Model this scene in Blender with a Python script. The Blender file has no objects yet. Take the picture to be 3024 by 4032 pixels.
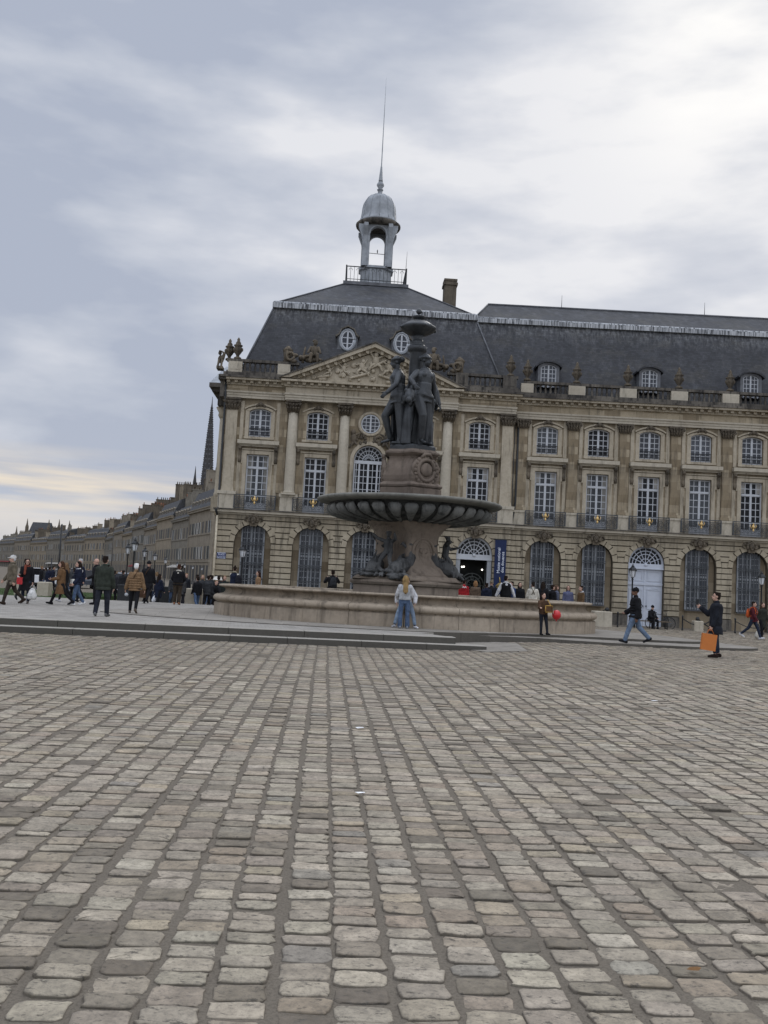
import bpy, math, random
import numpy as np
from mathutils import Vector, Matrix
random.seed(7); RNG = np.random.default_rng(11)
sc = bpy.context.scene
COL = sc.collection
PI = math.pi
rad = math.radians

# ------------------------------------------------------------------ helpers
class MB:
    """collects shapes into one mesh"""
    def __init__(s): s.v = []; s.f = []; s.sm = []
    def add(s, vs, fs, smooth=False):
        o = len(s.v); s.v.extend([tuple(v) for v in vs])
        s.f.extend([tuple(i + o for i in f) for f in fs]); s.sm.extend([smooth] * len(fs)); return s
    def box(s, x0, x1, y0, y1, z0, z1):
        return s.add([(x0,y0,z0),(x1,y0,z0),(x1,y1,z0),(x0,y1,z0),(x0,y0,z1),(x1,y0,z1),(x1,y1,z1),(x0,y1,z1)],
                     [(0,3,2,1),(4,5,6,7),(0,1,5,4),(1,2,6,5),(2,3,7,6),(3,0,4,7)])
    def prism(s, poly, y0, y1):
        """poly in x,z (counter-clockwise seen from -y) extruded from y0 to y1"""
        n = len(poly); a = [(p[0], y0, p[1]) for p in poly] + [(p[0], y1, p[1]) for p in poly]
        fs = [tuple(range(n)), tuple(range(2*n-1, n-1, -1))] + [((i+1) % n, i, i+n, (i+1) % n + n) for i in range(n)]
        return s.add(a, fs)
    def prism_z(s, poly, z0, z1):
        n = len(poly); a = [(p[0], p[1], z0) for p in poly] + [(p[0], p[1], z1) for p in poly]
        fs = [tuple(range(n-1, -1, -1)), tuple(range(n, 2*n))] + [(i, (i+1) % n, (i+1) % n + n, i+n) for i in range(n)]
        return s.add(a, fs)
    def prism_x(s, poly, x0, x1):
        """poly in y,z extruded along x"""
        n = len(poly); a = [(x0, p[0], p[1]) for p in poly] + [(x1, p[0], p[1]) for p in poly]
        fs = [tuple(range(n-1, -1, -1)), tuple(range(n, 2*n))] + [(i, (i+1) % n, (i+1) % n + n, i+n) for i in range(n)]
        return s.add(a, fs)
    def rings(s, rings, smooth=True, cap=True, closed=True):
        n = len(rings[0]); vs = [p for r in rings for p in r]; fs = []
        for k in range(len(rings)-1):
            for i in range(n if closed else n-1):
                j = (i+1) % n; fs.append((k*n+i, k*n+j, (k+1)*n+j, (k+1)*n+i))
        if cap: fs.append(tuple(range(n-1, -1, -1))); fs.append(tuple(range((len(rings)-1)*n, len(rings)*n)))
        return s.add(vs, fs, smooth)
    def lathe(s, prof, c=(0,0), n=16, smooth=True, rot=0, cap=True):
        return s.rings([[(c[0]+r*math.cos(2*PI*i/n+rot), c[1]+r*math.sin(2*PI*i/n+rot), z) for i in range(n)] for r, z in prof], smooth, cap)
    def tube(s, pts, rr, n=8, smooth=True, cap=True):
        pts = [Vector(p) for p in pts]; rr = rr if hasattr(rr, '__len__') else [rr]*len(pts); R = []
        up = None
        for k, p in enumerate(pts):
            d = (pts[min(k+1, len(pts)-1)] - pts[max(k-1, 0)]).normalized()
            if up is None: up = Vector((0,0,1)) if abs(d.z) < .9 else Vector((0,1,0))
            a = d.cross(up)
            if a.length < 1e-4: a = d.cross(Vector((1,0,0)))
            a.normalize(); b = a.cross(d).normalized(); up = b
            R.append([tuple(p + rr[k]*(math.cos(2*PI*i/n)*a + math.sin(2*PI*i/n)*b)) for i in range(n)])
        s.rings(R, smooth, cap)
        return s
    def ell(s, c, r, n=12, m=8, M=None):
        """ellipsoid; M = optional 3x3 rotation"""
        r = r if hasattr(r, '__len__') else (r, r, r); R = []
        c = Vector(c)
        for k in range(m+1):
            t = PI*k/m; t = min(max(t, .02), PI-.02); ring = []
            for i in range(n):
                p = Vector((r[0]*math.sin(t)*math.cos(2*PI*i/n), r[1]*math.sin(t)*math.sin(2*PI*i/n), -r[2]*math.cos(t)))
                if M is not None: p = M @ p
                ring.append(tuple(c+p))
            R.append(ring)
        return s.rings(R, True, True)
    def cap(s, p0, p1, r0, r1, n=10):
        """tapered capsule"""
        p0, p1 = Vector(p0), Vector(p1); d = p1-p0
        if d.length < 1e-5: return s.ell(p0, r0, n, 6)
        d.normalize()
        P = [p0-d*r0*.98, p0-d*r0*.7, p0-d*r0*.3, p0, p1, p1+d*r1*.3, p1+d*r1*.7, p1+d*r1*.98]
        Rr = [r0*.2, r0*.71, r0*.95, r0, r1, r1*.95, r1*.71, r1*.2]
        return s.tube([tuple(p) for p in P], Rr, n)
    def mesh(s, name, mat=None, K=1.0):
        me = bpy.data.meshes.new(name)
        v = s.v if K == 1.0 else [(a*K, b*K, c*K) for a, b, c in s.v]
        me.from_pydata(v, [], s.f); me.polygons.foreach_set('use_smooth', s.sm)
        if mat: me.materials.append(mat)
        me.update(); return me

def link(name, data, parent=None, loc=(0,0,0), rz=0.0):
    o = bpy.data.objects.new(name, data); COL.objects.link(o)
    o.location = loc; o.rotation_euler = (0,0,rz)
    if parent is not None: o.parent = parent
    return o
def part(name, mb, mat, parent, loc=(0,0,0), rz=0.0, K=1.0, label=None):
    me = mb.mesh(name, mat, K) if isinstance(mb, MB) else mb
    o = link(name, me, parent, loc, rz)
    if label: o['label'] = label
    return o
def tag(o, label, cat, group=None):
    o['label'] = label; o['category'] = cat
    if group: o['group'] = group
    return o
def thing(name, label, cat, loc=(0,0,0), rz=0.0, group=None):
    return tag(link(name, None, None, loc, rz), label, cat, group)
def copy_tree(o, parent=None):
    c = o.copy(); COL.objects.link(c)
    if parent is not None: c.parent = parent
    for ch in list(o.children): copy_tree(ch, c)
    return c
def struct(name, mb, mat, label=None):
    o = part(name, mb, mat, None); o['kind'] = 'structure'
    if label: o['label'] = label
    return o

# ------------------------------------------------------------------ materials
class NT:
    def __init__(s, name):
        s.m = bpy.data.materials.new(name); s.m.use_nodes = True; s.t = s.m.node_tree
        s.b = s.t.nodes['Principled BSDF']
    def n(s, typ, **kw):
        nd = s.t.nodes.new(typ)
        for k, v in kw.items():
            if k in nd.inputs: nd.inputs[k].default_value = v
            else: setattr(nd, k, v)
        return nd
    def l(s, a, b): s.t.links.new(a, b)
    def math(s, op, a, b=None, clamp=False):
        nd = s.t.nodes.new('ShaderNodeMath'); nd.operation = op; nd.use_clamp = clamp
        for i, x in enumerate((a, b)):
            if x is None: continue
            if isinstance(x, (int, float)): nd.inputs[i].default_value = x
            else: s.l(x, nd.inputs[i])
        return nd.outputs[0]
    def mix(s, f, a, b, mode='MIX'):
        nd = s.t.nodes.new('ShaderNodeMix'); nd.data_type = 'RGBA'; nd.blend_type = mode
        for i, x in ((0, f), (6, a), (7, b)):
            if isinstance(x, (int, float)): nd.inputs[i].default_value = x
            elif isinstance(x, tuple): nd.inputs[i].default_value = (*x, 1)
            else: s.l(x, nd.inputs[i])
        return nd.outputs[2]
    def ramp(s, f, *stops):
        nd = s.t.nodes.new('ShaderNodeValToRGB'); e = nd.color_ramp.elements
        for i, (p, c) in enumerate(stops):
            el = e[i] if i < 2 else e.new(p)
            el.position = p; el.color = (*c, 1) if isinstance(c, tuple) else (c, c, c, 1)
        s.l(f, nd.inputs[0]); return nd.outputs[0]
    def coord(s, which='Object', scale=(1,1,1)):
        tc = s.n('ShaderNodeTexCoord'); mp = s.n('ShaderNodeMapping'); mp.inputs['Scale'].default_value = scale
        s.l(tc.outputs[which], mp.inputs[0]); return mp.outputs[0]
    def noise(s, vec, scale, detail=4, rough=.6):
        nd = s.n('ShaderNodeTexNoise', Scale=scale, Detail=detail, Roughness=rough); s.l(vec, nd.inputs['Vector']); return nd.outputs['Fac']
    def bump(s, h, strength=.3, dist=.02):
        nd = s.n('ShaderNodeBump', Strength=strength, Distance=dist); s.l(h, nd.inputs['Height']); s.l(nd.outputs[0], s.b.inputs['Normal'])
    def out(s, color, rough=.85, spec=.3, metal=0.0):
        if isinstance(color, tuple): s.b.inputs['Base Color'].default_value = (*color, 1)
        else: s.l(color, s.b.inputs['Base Color'])
        if isinstance(rough, (int, float)): s.b.inputs['Roughness'].default_value = rough
        else: s.l(rough, s.b.inputs['Roughness'])
        s.b.inputs['Specular IOR Level'].default_value = spec; s.b.inputs['Metallic'].default_value = metal
        return s.m

def stone(name, light, dark, grime, gl=.55, blocks=None, streak=.6, bstr=.3, soot=()):
    """weathered limestone: block-to-block tone, blotches and black rain streaks"""
    t = NT(name); P = t.coord('Object')
    big = t.noise(P, .55, 5, .65); fine = t.noise(P, 7, 5, .7)
    c = t.mix(t.ramp(big, (.32, 0), (.68, 1)), dark, light)
    if blocks:
        sp = t.n('ShaderNodeSeparateXYZ'); t.l(P, sp.inputs[0])
        cb = t.n('ShaderNodeCombineXYZ'); t.l(t.math('ADD', sp.outputs[0], sp.outputs[1]), cb.inputs[0]); t.l(sp.outputs[2], cb.inputs[1])
        br = t.n('ShaderNodeTexBrick', Scale=1.0); t.l(cb.outputs[0], br.inputs['Vector'])
        br.inputs['Brick Width'].default_value = blocks[0]; br.inputs['Row Height'].default_value = blocks[1]
        br.inputs['Mortar Size'].default_value = .006; br.inputs['Mortar Smooth'].default_value = .3
        br.inputs['Color1'].default_value = (.56,.51,.44,1); br.inputs['Color2'].default_value = (1.22,1.2,1.15,1); br.inputs['Mortar'].default_value = (.5,.46,.4,1)
        c = t.mix(1.0, c, br.outputs['Color'], 'MULTIPLY')
    c = t.mix(t.math('MULTIPLY', t.ramp(fine, (.4, 0), (.75, 1)), .35), c, tuple(x*.55 for x in dark))
    PS = t.coord('Object', (2.2, 2.2, .22)); st = t.noise(PS, 1.6, 5, .7)
    lo = max(.02, .62-gl*.25)
    c = t.mix(t.math('MULTIPLY', t.ramp(st, (lo, 0), (lo+.16, 1)), streak), c, grime)
    if soot:                                   # rain-borne soot hanging below the ledges
        s3 = t.n('ShaderNodeSeparateXYZ'); t.l(P, s3.inputs[0]); dn_ = t.noise(t.coord('Object', (1.6,1.6,.35)), 1.8, 5, .7)
        for zt_, h_ in soot:
            g_ = t.math('DIVIDE', t.math('SUBTRACT', zt_, s3.outputs[2]), h_)
            k_ = t.math('MULTIPLY', t.math('GREATER_THAN', g_, 0.0), t.math('SUBTRACT', 1.0, g_, True), True)
            c = t.mix(t.math('MULTIPLY', t.math('MULTIPLY', k_, t.ramp(dn_, (.3, 0), (.62, 1))), .6), c, grime)
    t.bump(fine, bstr, .03)
    return t.out(c, .92, .15)

LIME = stone('pale_limestone', (.49,.435,.34), (.35,.302,.225), (.075,.066,.053), .34, None, .68)
WALL = stone('limestone_ashlar', (.435,.38,.29), (.305,.26,.19), (.07,.06,.047), .42, (.95,.46), .65, .3, ((15.95*.7416,1.2),(12.2*.7416,.7),(8.3*.7416,.6)))
RUST = stone('rusticated_limestone', (.46,.405,.305), (.325,.278,.2), (.068,.059,.046), .42, None, .66, .3, ((6.64*.7416,.9),(.9,1.2)))
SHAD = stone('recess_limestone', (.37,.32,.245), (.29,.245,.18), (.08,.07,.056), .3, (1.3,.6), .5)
GRIM = stone('blackened_limestone', (.20,.18,.15), (.06,.055,.05), (.028,.027,.026), .6, None, .9)
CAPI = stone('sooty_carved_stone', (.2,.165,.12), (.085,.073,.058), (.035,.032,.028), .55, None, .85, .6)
PEDS = stone('patched_pedestal_stone', (.52,.475,.385), (.38,.338,.265), (.085,.078,.064), .25, None, .65)
ROSE = stone('tan_fountain_stone', (.40,.338,.262), (.27,.222,.168), (.075,.063,.049), .42, None, .7, .3, ((.80,.5),(1.36,.25)))
ROSED = stone('grey_brown_marble', (.225,.183,.148), (.125,.10,.082), (.05,.043,.036), .45, None, .65)
GREY = stone('grey_brown_fountain_stone', (.30,.25,.20), (.19,.155,.125), (.065,.054,.044), .4, None, .6)
FIGS = stone('streaked_bronze_figures', (.17,.172,.17), (.05,.052,.054), (.018,.019,.02), .5, None, .85, .6)
BOWL = stone('blackened_bowl_stone', (.10,.10,.093), (.045,.047,.045), (.016,.017,.017), .6, None, .85)
RIMS = stone('lichened_rim_stone', (.25,.245,.215), (.15,.148,.132), (.06,.06,.055), .3, None, .5)
QUAY = stone('quay_house_limestone', (.30,.265,.21), (.205,.178,.138), (.08,.072,.06), .4, None, .75)
QUAYD = stone('quay_dark_limestone', (.17,.145,.11), (.11,.092,.07), (.05,.045,.04), .5, None, .7)
SPIR = stone('spire_stone', (.095,.092,.092), (.06,.058,.058), (.025,.025,.025), .5, None, .7)

def slate(name, base, lo, hi):
    t = NT(name); P = t.coord('Object')
    sp = t.n('ShaderNodeSeparateXYZ'); t.l(P, sp.inputs[0])
    cb = t.n('ShaderNodeCombineXYZ'); t.l(t.math('ADD', sp.outputs[0], sp.outputs[1]), cb.inputs[0]); t.l(sp.outputs[2], cb.inputs[1])
    br = t.n('ShaderNodeTexBrick', Scale=1.0); t.l(cb.outputs[0], br.inputs['Vector'])
    br.inputs['Brick Width'].default_value = .22; br.inputs['Row Height'].default_value = .12; br.inputs['Mortar Size'].default_value = .006
    br.inputs['Color1'].default_value = (.75,.75,.75,1); br.inputs['Color2'].default_value = (1.25,1.25,1.25,1); br.inputs['Mortar'].default_value = (.5,.5,.5,1)
    n1 = t.noise(P, .5, 6, .7); n2 = t.noise(t.coord('Object', (1.2,1.2,.25)), 1.5, 5, .7)
    c = t.mix(t.ramp(n1, (.3, 0), (.7, 1)), lo, hi)
    c = t.mix(t.math('MULTIPLY', t.ramp(n2, (.52, 0), (.72, 1)), .55), c, tuple(x*2.1 for x in hi)); n4 = t.noise(t.coord('Object', (.5,.5,.9)), .9, 6, .75); c = t.mix(t.math('MULTIPLY', t.ramp(n4, (.5, 0), (.7, 1)), .6), c, (.075,.07,.058))
    g_ = t.math('DIVIDE', t.math('SUBTRACT', 18.2, sp.outputs[2]), 1.3); k_ = t.math('MULTIPLY', t.math('GREATER_THAN', g_, 0.0), t.math('SUBTRACT', 1.0, g_, True), True); n6 = t.noise(t.coord('Object', (6,6,.5)), 1.2, 4, .6)
    c = t.mix(t.math('MULTIPLY', t.math('MULTIPLY', k_, t.ramp(n6, (.42, 0), (.62, 1))), .8), c, (.17,.175,.18))
    c = t.mix(1.0, c, br.outputs['Color'], 'MULTIPLY')
    sp2 = t.noise(P, 1.7, 3, .5)
    c = t.mix(t.math('MULTIPLY', t.ramp(sp2, (.68, 0), (.74, 1)), .7), c, (.018,.018,.017))
    t.bump(br.outputs['Fac'], .2, .01)
    return t.out(c, .62, .35)
SLATE = slate('roof_slate', None, (.026,.028,.033), (.046,.048,.054))
SLATE2 = slate('quay_roof_slate', None, (.03,.032,.036), (.052,.054,.058))

def simple(name, col, rough=.6, spec=.4, metal=0.0, var=.25, scale=6, bump=0.0):
    t = NT(name); P = t.coord('Object'); n = t.noise(P, scale, 5, .65)
    c = t.mix(t.ramp(n, (.3, 0), (.7, 1)), tuple(x*(1-var) for x in col), tuple(min(1, x*(1+var)) for x in col))
    if bump: t.bump(n, bump, .02)
    return t.out(c, rough, spec, metal)
GROV = simple('dark_groove_stone', (.105,.09,.068), .95, .1, 0, .4, 3)  # darker backing that shows in the grooves between the courses
def drip(name):
    t = NT(name); n = t.noise(t.coord('Object', (9.0,9.0,.6)), 1.3, 3, .6); n2 = t.noise(t.coord('Object'), .6, 4, .6)
    c = t.ramp(n, (.40, (.06,.063,.068)), (.47, (.28,.295,.31)), (.58, (.46,.475,.49)))
    c = t.mix(t.ramp(n2, (.45, 0), (.75, .5)), c, (.09,.093,.097))
    return t.out(c, .6, .35)
LEADB = drip('weathered_lead_band')
LEAD = simple('lead_sheet', (.27,.29,.31), .55, .4, 0, .35, 1.6, .1)
LEADD = simple('dark_lead', (.11,.115,.125), .6, .4, 0, .4, 1.5)
PAINT = simple('grey_white_window_paint', (.46,.48,.505), .5, .35, 0, .08, 3)
PAINTD = simple('pale_blue_grey_door_paint', (.50,.535,.60), .5, .35, 0, .06, 2)
PAINTS = simple('stale_frame_paint', (.33,.35,.37), .55, .3, 0, .12, 3)
IRON = simple('black_iron', (.018,.02,.022), .5, .4, 0, .3, 5)
IRONB = simple('balcony_iron', (.06,.066,.072), .55, .4, 0, .35, 5)
GOLD = simple('gilt', (.72,.5,.2), .4, .5, .3, .15, 8)
BRONZE = simple('dark_patinated_bronze', (.038,.042,.046), .47, .5, .25, .55, 2.2, .25)
def glass(name, col, rough=.06, spec=.2):
    t = NT(name); P = t.coord('Generated', (1,1,1)); oi = t.n('ShaderNodeObjectInfo'); n = t.noise(P, 2.2, 3, .6); n = t.math('ADD', t.math('MULTIPLY', n, .6), t.math('MULTIPLY', oi.outputs['Random'], .5), True)
    t.bump(n, .06, .05)
    return t.out(t.mix(n, tuple(x*.25 for x in col), tuple(x*1.9 for x in col)), rough, spec)  # noise in the base colour imitates reflections varying across the panes
GLASS = glass('dark_window_glass', (.012,.013,.015), .06, .12)
GLASSB = glass('sky_lit_window_glass', (.045,.05,.06), .12, .3)  # paler blue-grey base colour stands in for reflected sky
GLASSQ = glass('dull_house_pane', (.022,.022,.023), .5, .15)
CURT = glass('curtained_window_glass', (.055,.06,.066), .2)
_cl = {}
def cloth(c, rough=.9):
    k = tuple(round(x, 3) for x in c)
    if k not in _cl: _cl[k] = simple('fabric_%d' % len(_cl), c, rough, .15, 0, .42, 7, .6)
    return _cl[k]
SKIN = simple('skin', (.50,.31,.235), .55, .35, 0, .08, 4)
SKIND = simple('brown_skin', (.16,.085,.055), .55, .35, 0, .1, 4)
EYEM = simple('eye_dark', (.02,.015,.012), .3, .5, 0, .05, 4)

# ------------------------------------------------------------------ camera
cam = bpy.data.cameras.new('camera'); CAM = link('camera', cam)
Fp, ROLL, PITCH, EYE = 2000.0/2212, rad(3.0), rad(4.4255), 1.74
cam.sensor_fit = 'VERTICAL'; cam.sensor_height = 24; cam.lens = Fp*24; cam.clip_end = 6000; cam.clip_start = .1
fw = Vector((0, math.cos(PITCH), math.sin(PITCH))); rt = Vector((1,0,0)); up = Vector((0, -math.sin(PITCH), math.cos(PITCH)))
cr = math.cos(ROLL)*rt + math.sin(ROLL)*up; cu = -math.sin(ROLL)*rt + math.cos(ROLL)*up
CAM.matrix_world = Matrix(((cr.x, cu.x, -fw.x, 0), (cr.y, cu.y, -fw.y, 0), (cr.z, cu.z, -fw.z, EYE), (0,0,0,1)))
sc.camera = CAM

# ------------------------------------------------------------------ sky and light
W = bpy.data.worlds.new('World'); sc.world = W; W.use_nodes = True
wt = W.node_tree; bg = wt.nodes['Background']
class WT(NT):
    def __init__(s): s.t = wt
w = WT()
ZEN, BCK = 1.55, .62
SUN_EL, SUN_AZ = rad(29.8), rad(19.2)          # azimuth from +Y towards +X: the bright patch of cloud
sky = w.n('ShaderNodeTexSky'); sky.sky_type = 'NISHITA'; sky.sun_disc = False
sky.sun_elevation = SUN_EL; sky.sun_rotation = SUN_AZ; sky.air_density = 1.0; sky.dust_density = 2.0
tc = w.n('ShaderNodeTexCoord'); D = tc.outputs['Generated']
def wmap(scale, loc=(0,0,0), rot=(0,0,0)):
    mp = w.n('ShaderNodeMapping'); mp.inputs['Scale'].default_value = scale; mp.inputs['Location'].default_value = loc; mp.inputs['Rotation'].default_value = rot
    w.l(D, mp.inputs[0]); return mp.outputs[0]
sep = w.n('ShaderNodeSeparateXYZ'); w.l(D, sep.inputs[0]); dX, dY, dZ = sep.outputs
def blob(d, power, gain):
    vm = w.n('ShaderNodeVectorMath'); vm.operation = 'DOT_PRODUCT'; w.l(D, vm.inputs[0]); vm.inputs[1].default_value = Vector(d).normalized()
    return w.math('MULTIPLY', w.math('POWER', w.math('MAXIMUM', vm.outputs['Value'], 0.0), power), gain)
def ddir(az, el): return (math.sin(rad(az))*math.cos(rad(el)), math.cos(rad(az))*math.cos(rad(el)), math.sin(rad(el)))
n1 = w.noise(wmap((1.2,1.2,2.9), (.35,.1,.62), (0,rad(5),0)), 2.3, 5, .5)
n2 = w.noise(wmap((1.4,1.4,4.6), (1.7,.3,.2), (0,rad(-4),0)), 4.2, 5, .5)
cl = w.math('ADD', w.math('MULTIPLY', n1, .62), w.math('MULTIPLY', n2, .38))
n3 = w.noise(wmap((1.3,1.3,3.6), (.9,.2,.4), (0,rad(7),0)), 9.0, 5, .55)
cl = w.math('ADD', w.math('MULTIPLY', w.math('SUBTRACT', cl, .5), 1.25), w.math('ADD', .488, w.math('MULTIPLY', w.math('SUBTRACT', n3, .5), .11)))
cl = w.math('ADD', cl, w.math('MULTIPLY', dX, .07))                       # brighter cloud towards the right
cl = w.math('ADD', cl, blob(ddir(0, 21), 50, .10))
cl = w.math('ADD', cl, blob(ddir(12, 27), 90, .08))
cl = w.math('SUBTRACT', cl, blob(ddir(-25, 17), 90, .075)); cl = w.math('ADD', cl, blob(ddir(-19, 11.5), 500, .10)); cl = w.math('ADD', cl, blob(ddir(-23, 9.5), 700, .07)); cl = w.math('ADD', cl, blob(ddir(-24, 28), 120, .05))
cl = w.math('SUBTRACT', cl, blob(ddir(19, 19), 300, .13))
cl = w.math('SUBTRACT', cl, blob(ddir(3, 33), 90, .085))
cc = w.ramp(cl, (.38, (.42,.465,.57)), (.46, (.50,.54,.63)), (.545, (.60,.63,.705)), (.65, (.775,.785,.825)))
cc = w.mix(w.math('MULTIPLY', w.math('POWER', w.math('SUBTRACT', 1.0, w.math('ABSOLUTE', dZ)), 9.0), .35), cc, (.60,.63,.68))
stv = w.noise(wmap((1.2,1.2,15), (.2,.4,.0), (0,rad(2.5),0)), 3.4, 4, .5)
warm = w.math('MULTIPLY', w.ramp(stv, (.36, 0), (.56, 1)), w.ramp(dZ, (.0, .2), (.055, .5), (.085, 1), (.125, 0)))
warm = w.math('MULTIPLY', warm, w.ramp(w.math('MULTIPLY', dX, -1.0), (.05, 0), (.3, 1)))
cc = w.mix(w.math('MULTIPLY', warm, .9), cc, (.88,.77,.62))
gl = w.math('ADD', w.math('MULTIPLY', blob(ddir(20.5, 30.2), 170, .62), w.ramp(n2, (.32, .25), (.62, 1))), blob(ddir(16, 26), 60, .10), True)
cc = w.mix(gl, cc, (1.12,1.1,1.05))
# an overcast sky is brightest overhead; boosted there and behind the camera as unseen fill light
hi = w.math('ADD', w.math('MULTIPLY', w.ramp(dZ, (.56, 0), (.9, 1)), ZEN), w.math('MULTIPLY', w.ramp(w.math('MULTIPLY', dY, -1.0), (.0, 0), (.6, 1)), BCK))
gm = w.n('ShaderNodeVectorMath'); gm.operation = 'SCALE'; w.l(cc, gm.inputs[0]); w.l(w.math('ADD', hi, 1.0), gm.inputs['Scale'])
sm = w.n('ShaderNodeVectorMath'); sm.operation = 'SCALE'; w.l(sky.outputs[0], sm.inputs[0]); sm.inputs['Scale'].default_value = .0012
ad = w.mix(1.0, gm.outputs[0], sm.outputs[0], 'ADD')
w.l(ad, bg.inputs['Color']); bg.inputs['Strength'].default_value = 1.0
sun = bpy.data.lights.new('sun', 'SUN'); sun.energy = .55; sun.angle = rad(22); sun.color = (1.0,.96,.9)
SO = link('sun', sun); SO.rotation_euler = (PI/2-SUN_EL, 0, PI-SUN_AZ)
sc.view_settings.view_transform = 'Standard'; sc.view_settings.look = 'None'; sc.view_settings.exposure = 0
sc.cycles.use_denoising = True
sc.cycles.max_bounces = 5; sc.cycles.diffuse_bounces = 3; sc.cycles.glossy_bounces = 2
# ------------------------------------------------------------------ ground, cobbles, terrace
def S(x): x = np.clip(x, 0, 1); return x*x*(3-2*x)
def gz(X, Y):
    X = np.asarray(X, float); Y = np.asarray(Y, float)
    return .2*S((X-1)/6)*S((Y-12)/12)*(1-.85*S((Y-32)/18))
def pl(poly, X, Y):
    X = np.asarray(X); Y = np.asarray(Y); ins = np.zeros(X.shape, bool); n = len(poly)
    for i in range(n):
        x0, y0 = poly[i]; x1, y1 = poly[(i+1) % n]
        c = ((y0 > Y) != (y1 > Y)); xx = (x1-x0)*(Y-y0)/(y1-y0+1e-12)+x0
        ins ^= c & (X < xx)
    return ins
def smooth_loop(P, sub=6):
    out = []; n = len(P)
    for i in range(n):
        a, b, c, d = [Vector(P[(i+k) % n]) for k in (-1,0,1,2)]
        for j in range(sub):
            t = j/sub; out.append(tuple(.5*((2*b)+(c-a)*t+(2*a-5*b+4*c-d)*t*t+(3*b-a-3*c+d)*t**3)))
    return out
xs = [-4000,-1500,-600,-250,-120,-70] + list(range(-46, 47, 1)) + [70,120,250,600,1500,4000]
ys = [-4000,-500,-60,-20] + list(range(-4, 62, 1)) + [80,120,200,400,1000,4000]
gx, gy = np.meshgrid(xs, ys); gzz = gz(gx, gy)
far = (np.abs(gx) > 46) | (gy > 61) | (gy < -4); gzz[far] = 0
mb = MB(); nx = len(xs)
mb.add(np.stack([gx.ravel(), gy.ravel(), gzz.ravel()], 1).tolist(), [(j*nx+i, j*nx+i+1, (j+1)*nx+i+1, (j+1)*nx+i) for j in range(len(ys)-1) for i in range(nx-1)], True)
t = NT('sandy_joint_ground'); P = t.coord('Object'); a = t.noise(P, 1.1, 6, .7); b = t.noise(P, 60, 4, .7)
c = t.mix(a, (.13,.112,.088), (.2,.174,.14)); c = t.mix(t.math('MULTIPLY', t.ramp(b, (.38, 1), (.55, 0)), .5), c, (.075,.066,.055)); t.bump(b, .6, .01)
struct('ground', mb, t.out(c, .95, .1))

# platform behind the two steps and the plinth round the fountain
E0, E1 = Vector((-9.82,24.15)), Vector((2.19,26.02)); ed = (E1-E0).normalized(); en = Vector((-ed.y, ed.x))
FL = E0 - ed*34
platform = [tuple(FL+en*.3), tuple(E1+en*.3), (1.3,27.7), (1.6,28.3), (4,31), (4,41.5), (-2,42.5), (-9,43.2), (-14,42.2), (-40,41.0), (-44,38)]
L0, L1 = E0 - en*.42, E1 - en*.42 + ed*.78
def surf_mat(name, c1, c2, joint, bw, bh, rot=0.0, side_=False):
    t = NT(name); tc = t.n('ShaderNodeTexCoord'); mp = t.n('ShaderNodeMapping'); mp.inputs['Rotation'].default_value = (0,0,rot); t.l(tc.outputs['Object'], mp.inputs[0]); P = mp.outputs[0]
    br = t.n('ShaderNodeTexBrick', Scale=1.0); t.l(P, br.inputs['Vector'])
    br.inputs['Brick Width'].default_value = bw; br.inputs['Row Height'].default_value = bh; br.inputs['Mortar Size'].default_value = .012; br.inputs['Mortar Smooth'].default_value = .4
    br.inputs['Color1'].default_value = (*c1,1); br.inputs['Color2'].default_value = (*c2,1); br.inputs['Mortar'].default_value = (*joint,1)
    n = t.noise(P, 2.0, 6, .7); f = t.noise(P, 18, 4, .7)
    c = t.mix(1.0, br.outputs['Color'], t.ramp(n, (.3, .72), (.7, 1.15)), 'MULTIPLY')
    c = t.mix(t.math('MULTIPLY', t.ramp(f, (.55, 0), (.75, 1)), .4), c, (.07,.063,.055))
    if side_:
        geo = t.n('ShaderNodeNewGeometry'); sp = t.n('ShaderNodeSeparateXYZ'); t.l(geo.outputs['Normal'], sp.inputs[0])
        c = t.mix(t.ramp(sp.outputs[2], (.3, .85), (.7, 0)), c, t.mix(f, (.04,.037,.031), (.11,.1,.085)))  # upright faces get painted shade in the colour, like the step risers
    t.bump(t.math('ADD', t.math('MULTIPLY', br.outputs['Fac'], -.5), t.math('MULTIPLY', f, .8)), .3, .015)
    return t.out(c, .85, .2)
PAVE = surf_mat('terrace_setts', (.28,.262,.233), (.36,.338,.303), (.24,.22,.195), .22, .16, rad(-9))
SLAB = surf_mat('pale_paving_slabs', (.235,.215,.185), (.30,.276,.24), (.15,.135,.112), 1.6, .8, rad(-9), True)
mb = MB(); mb.prism_z([p for p in platform], -.05, .34); struct('terrace', mb, PAVE)
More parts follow.
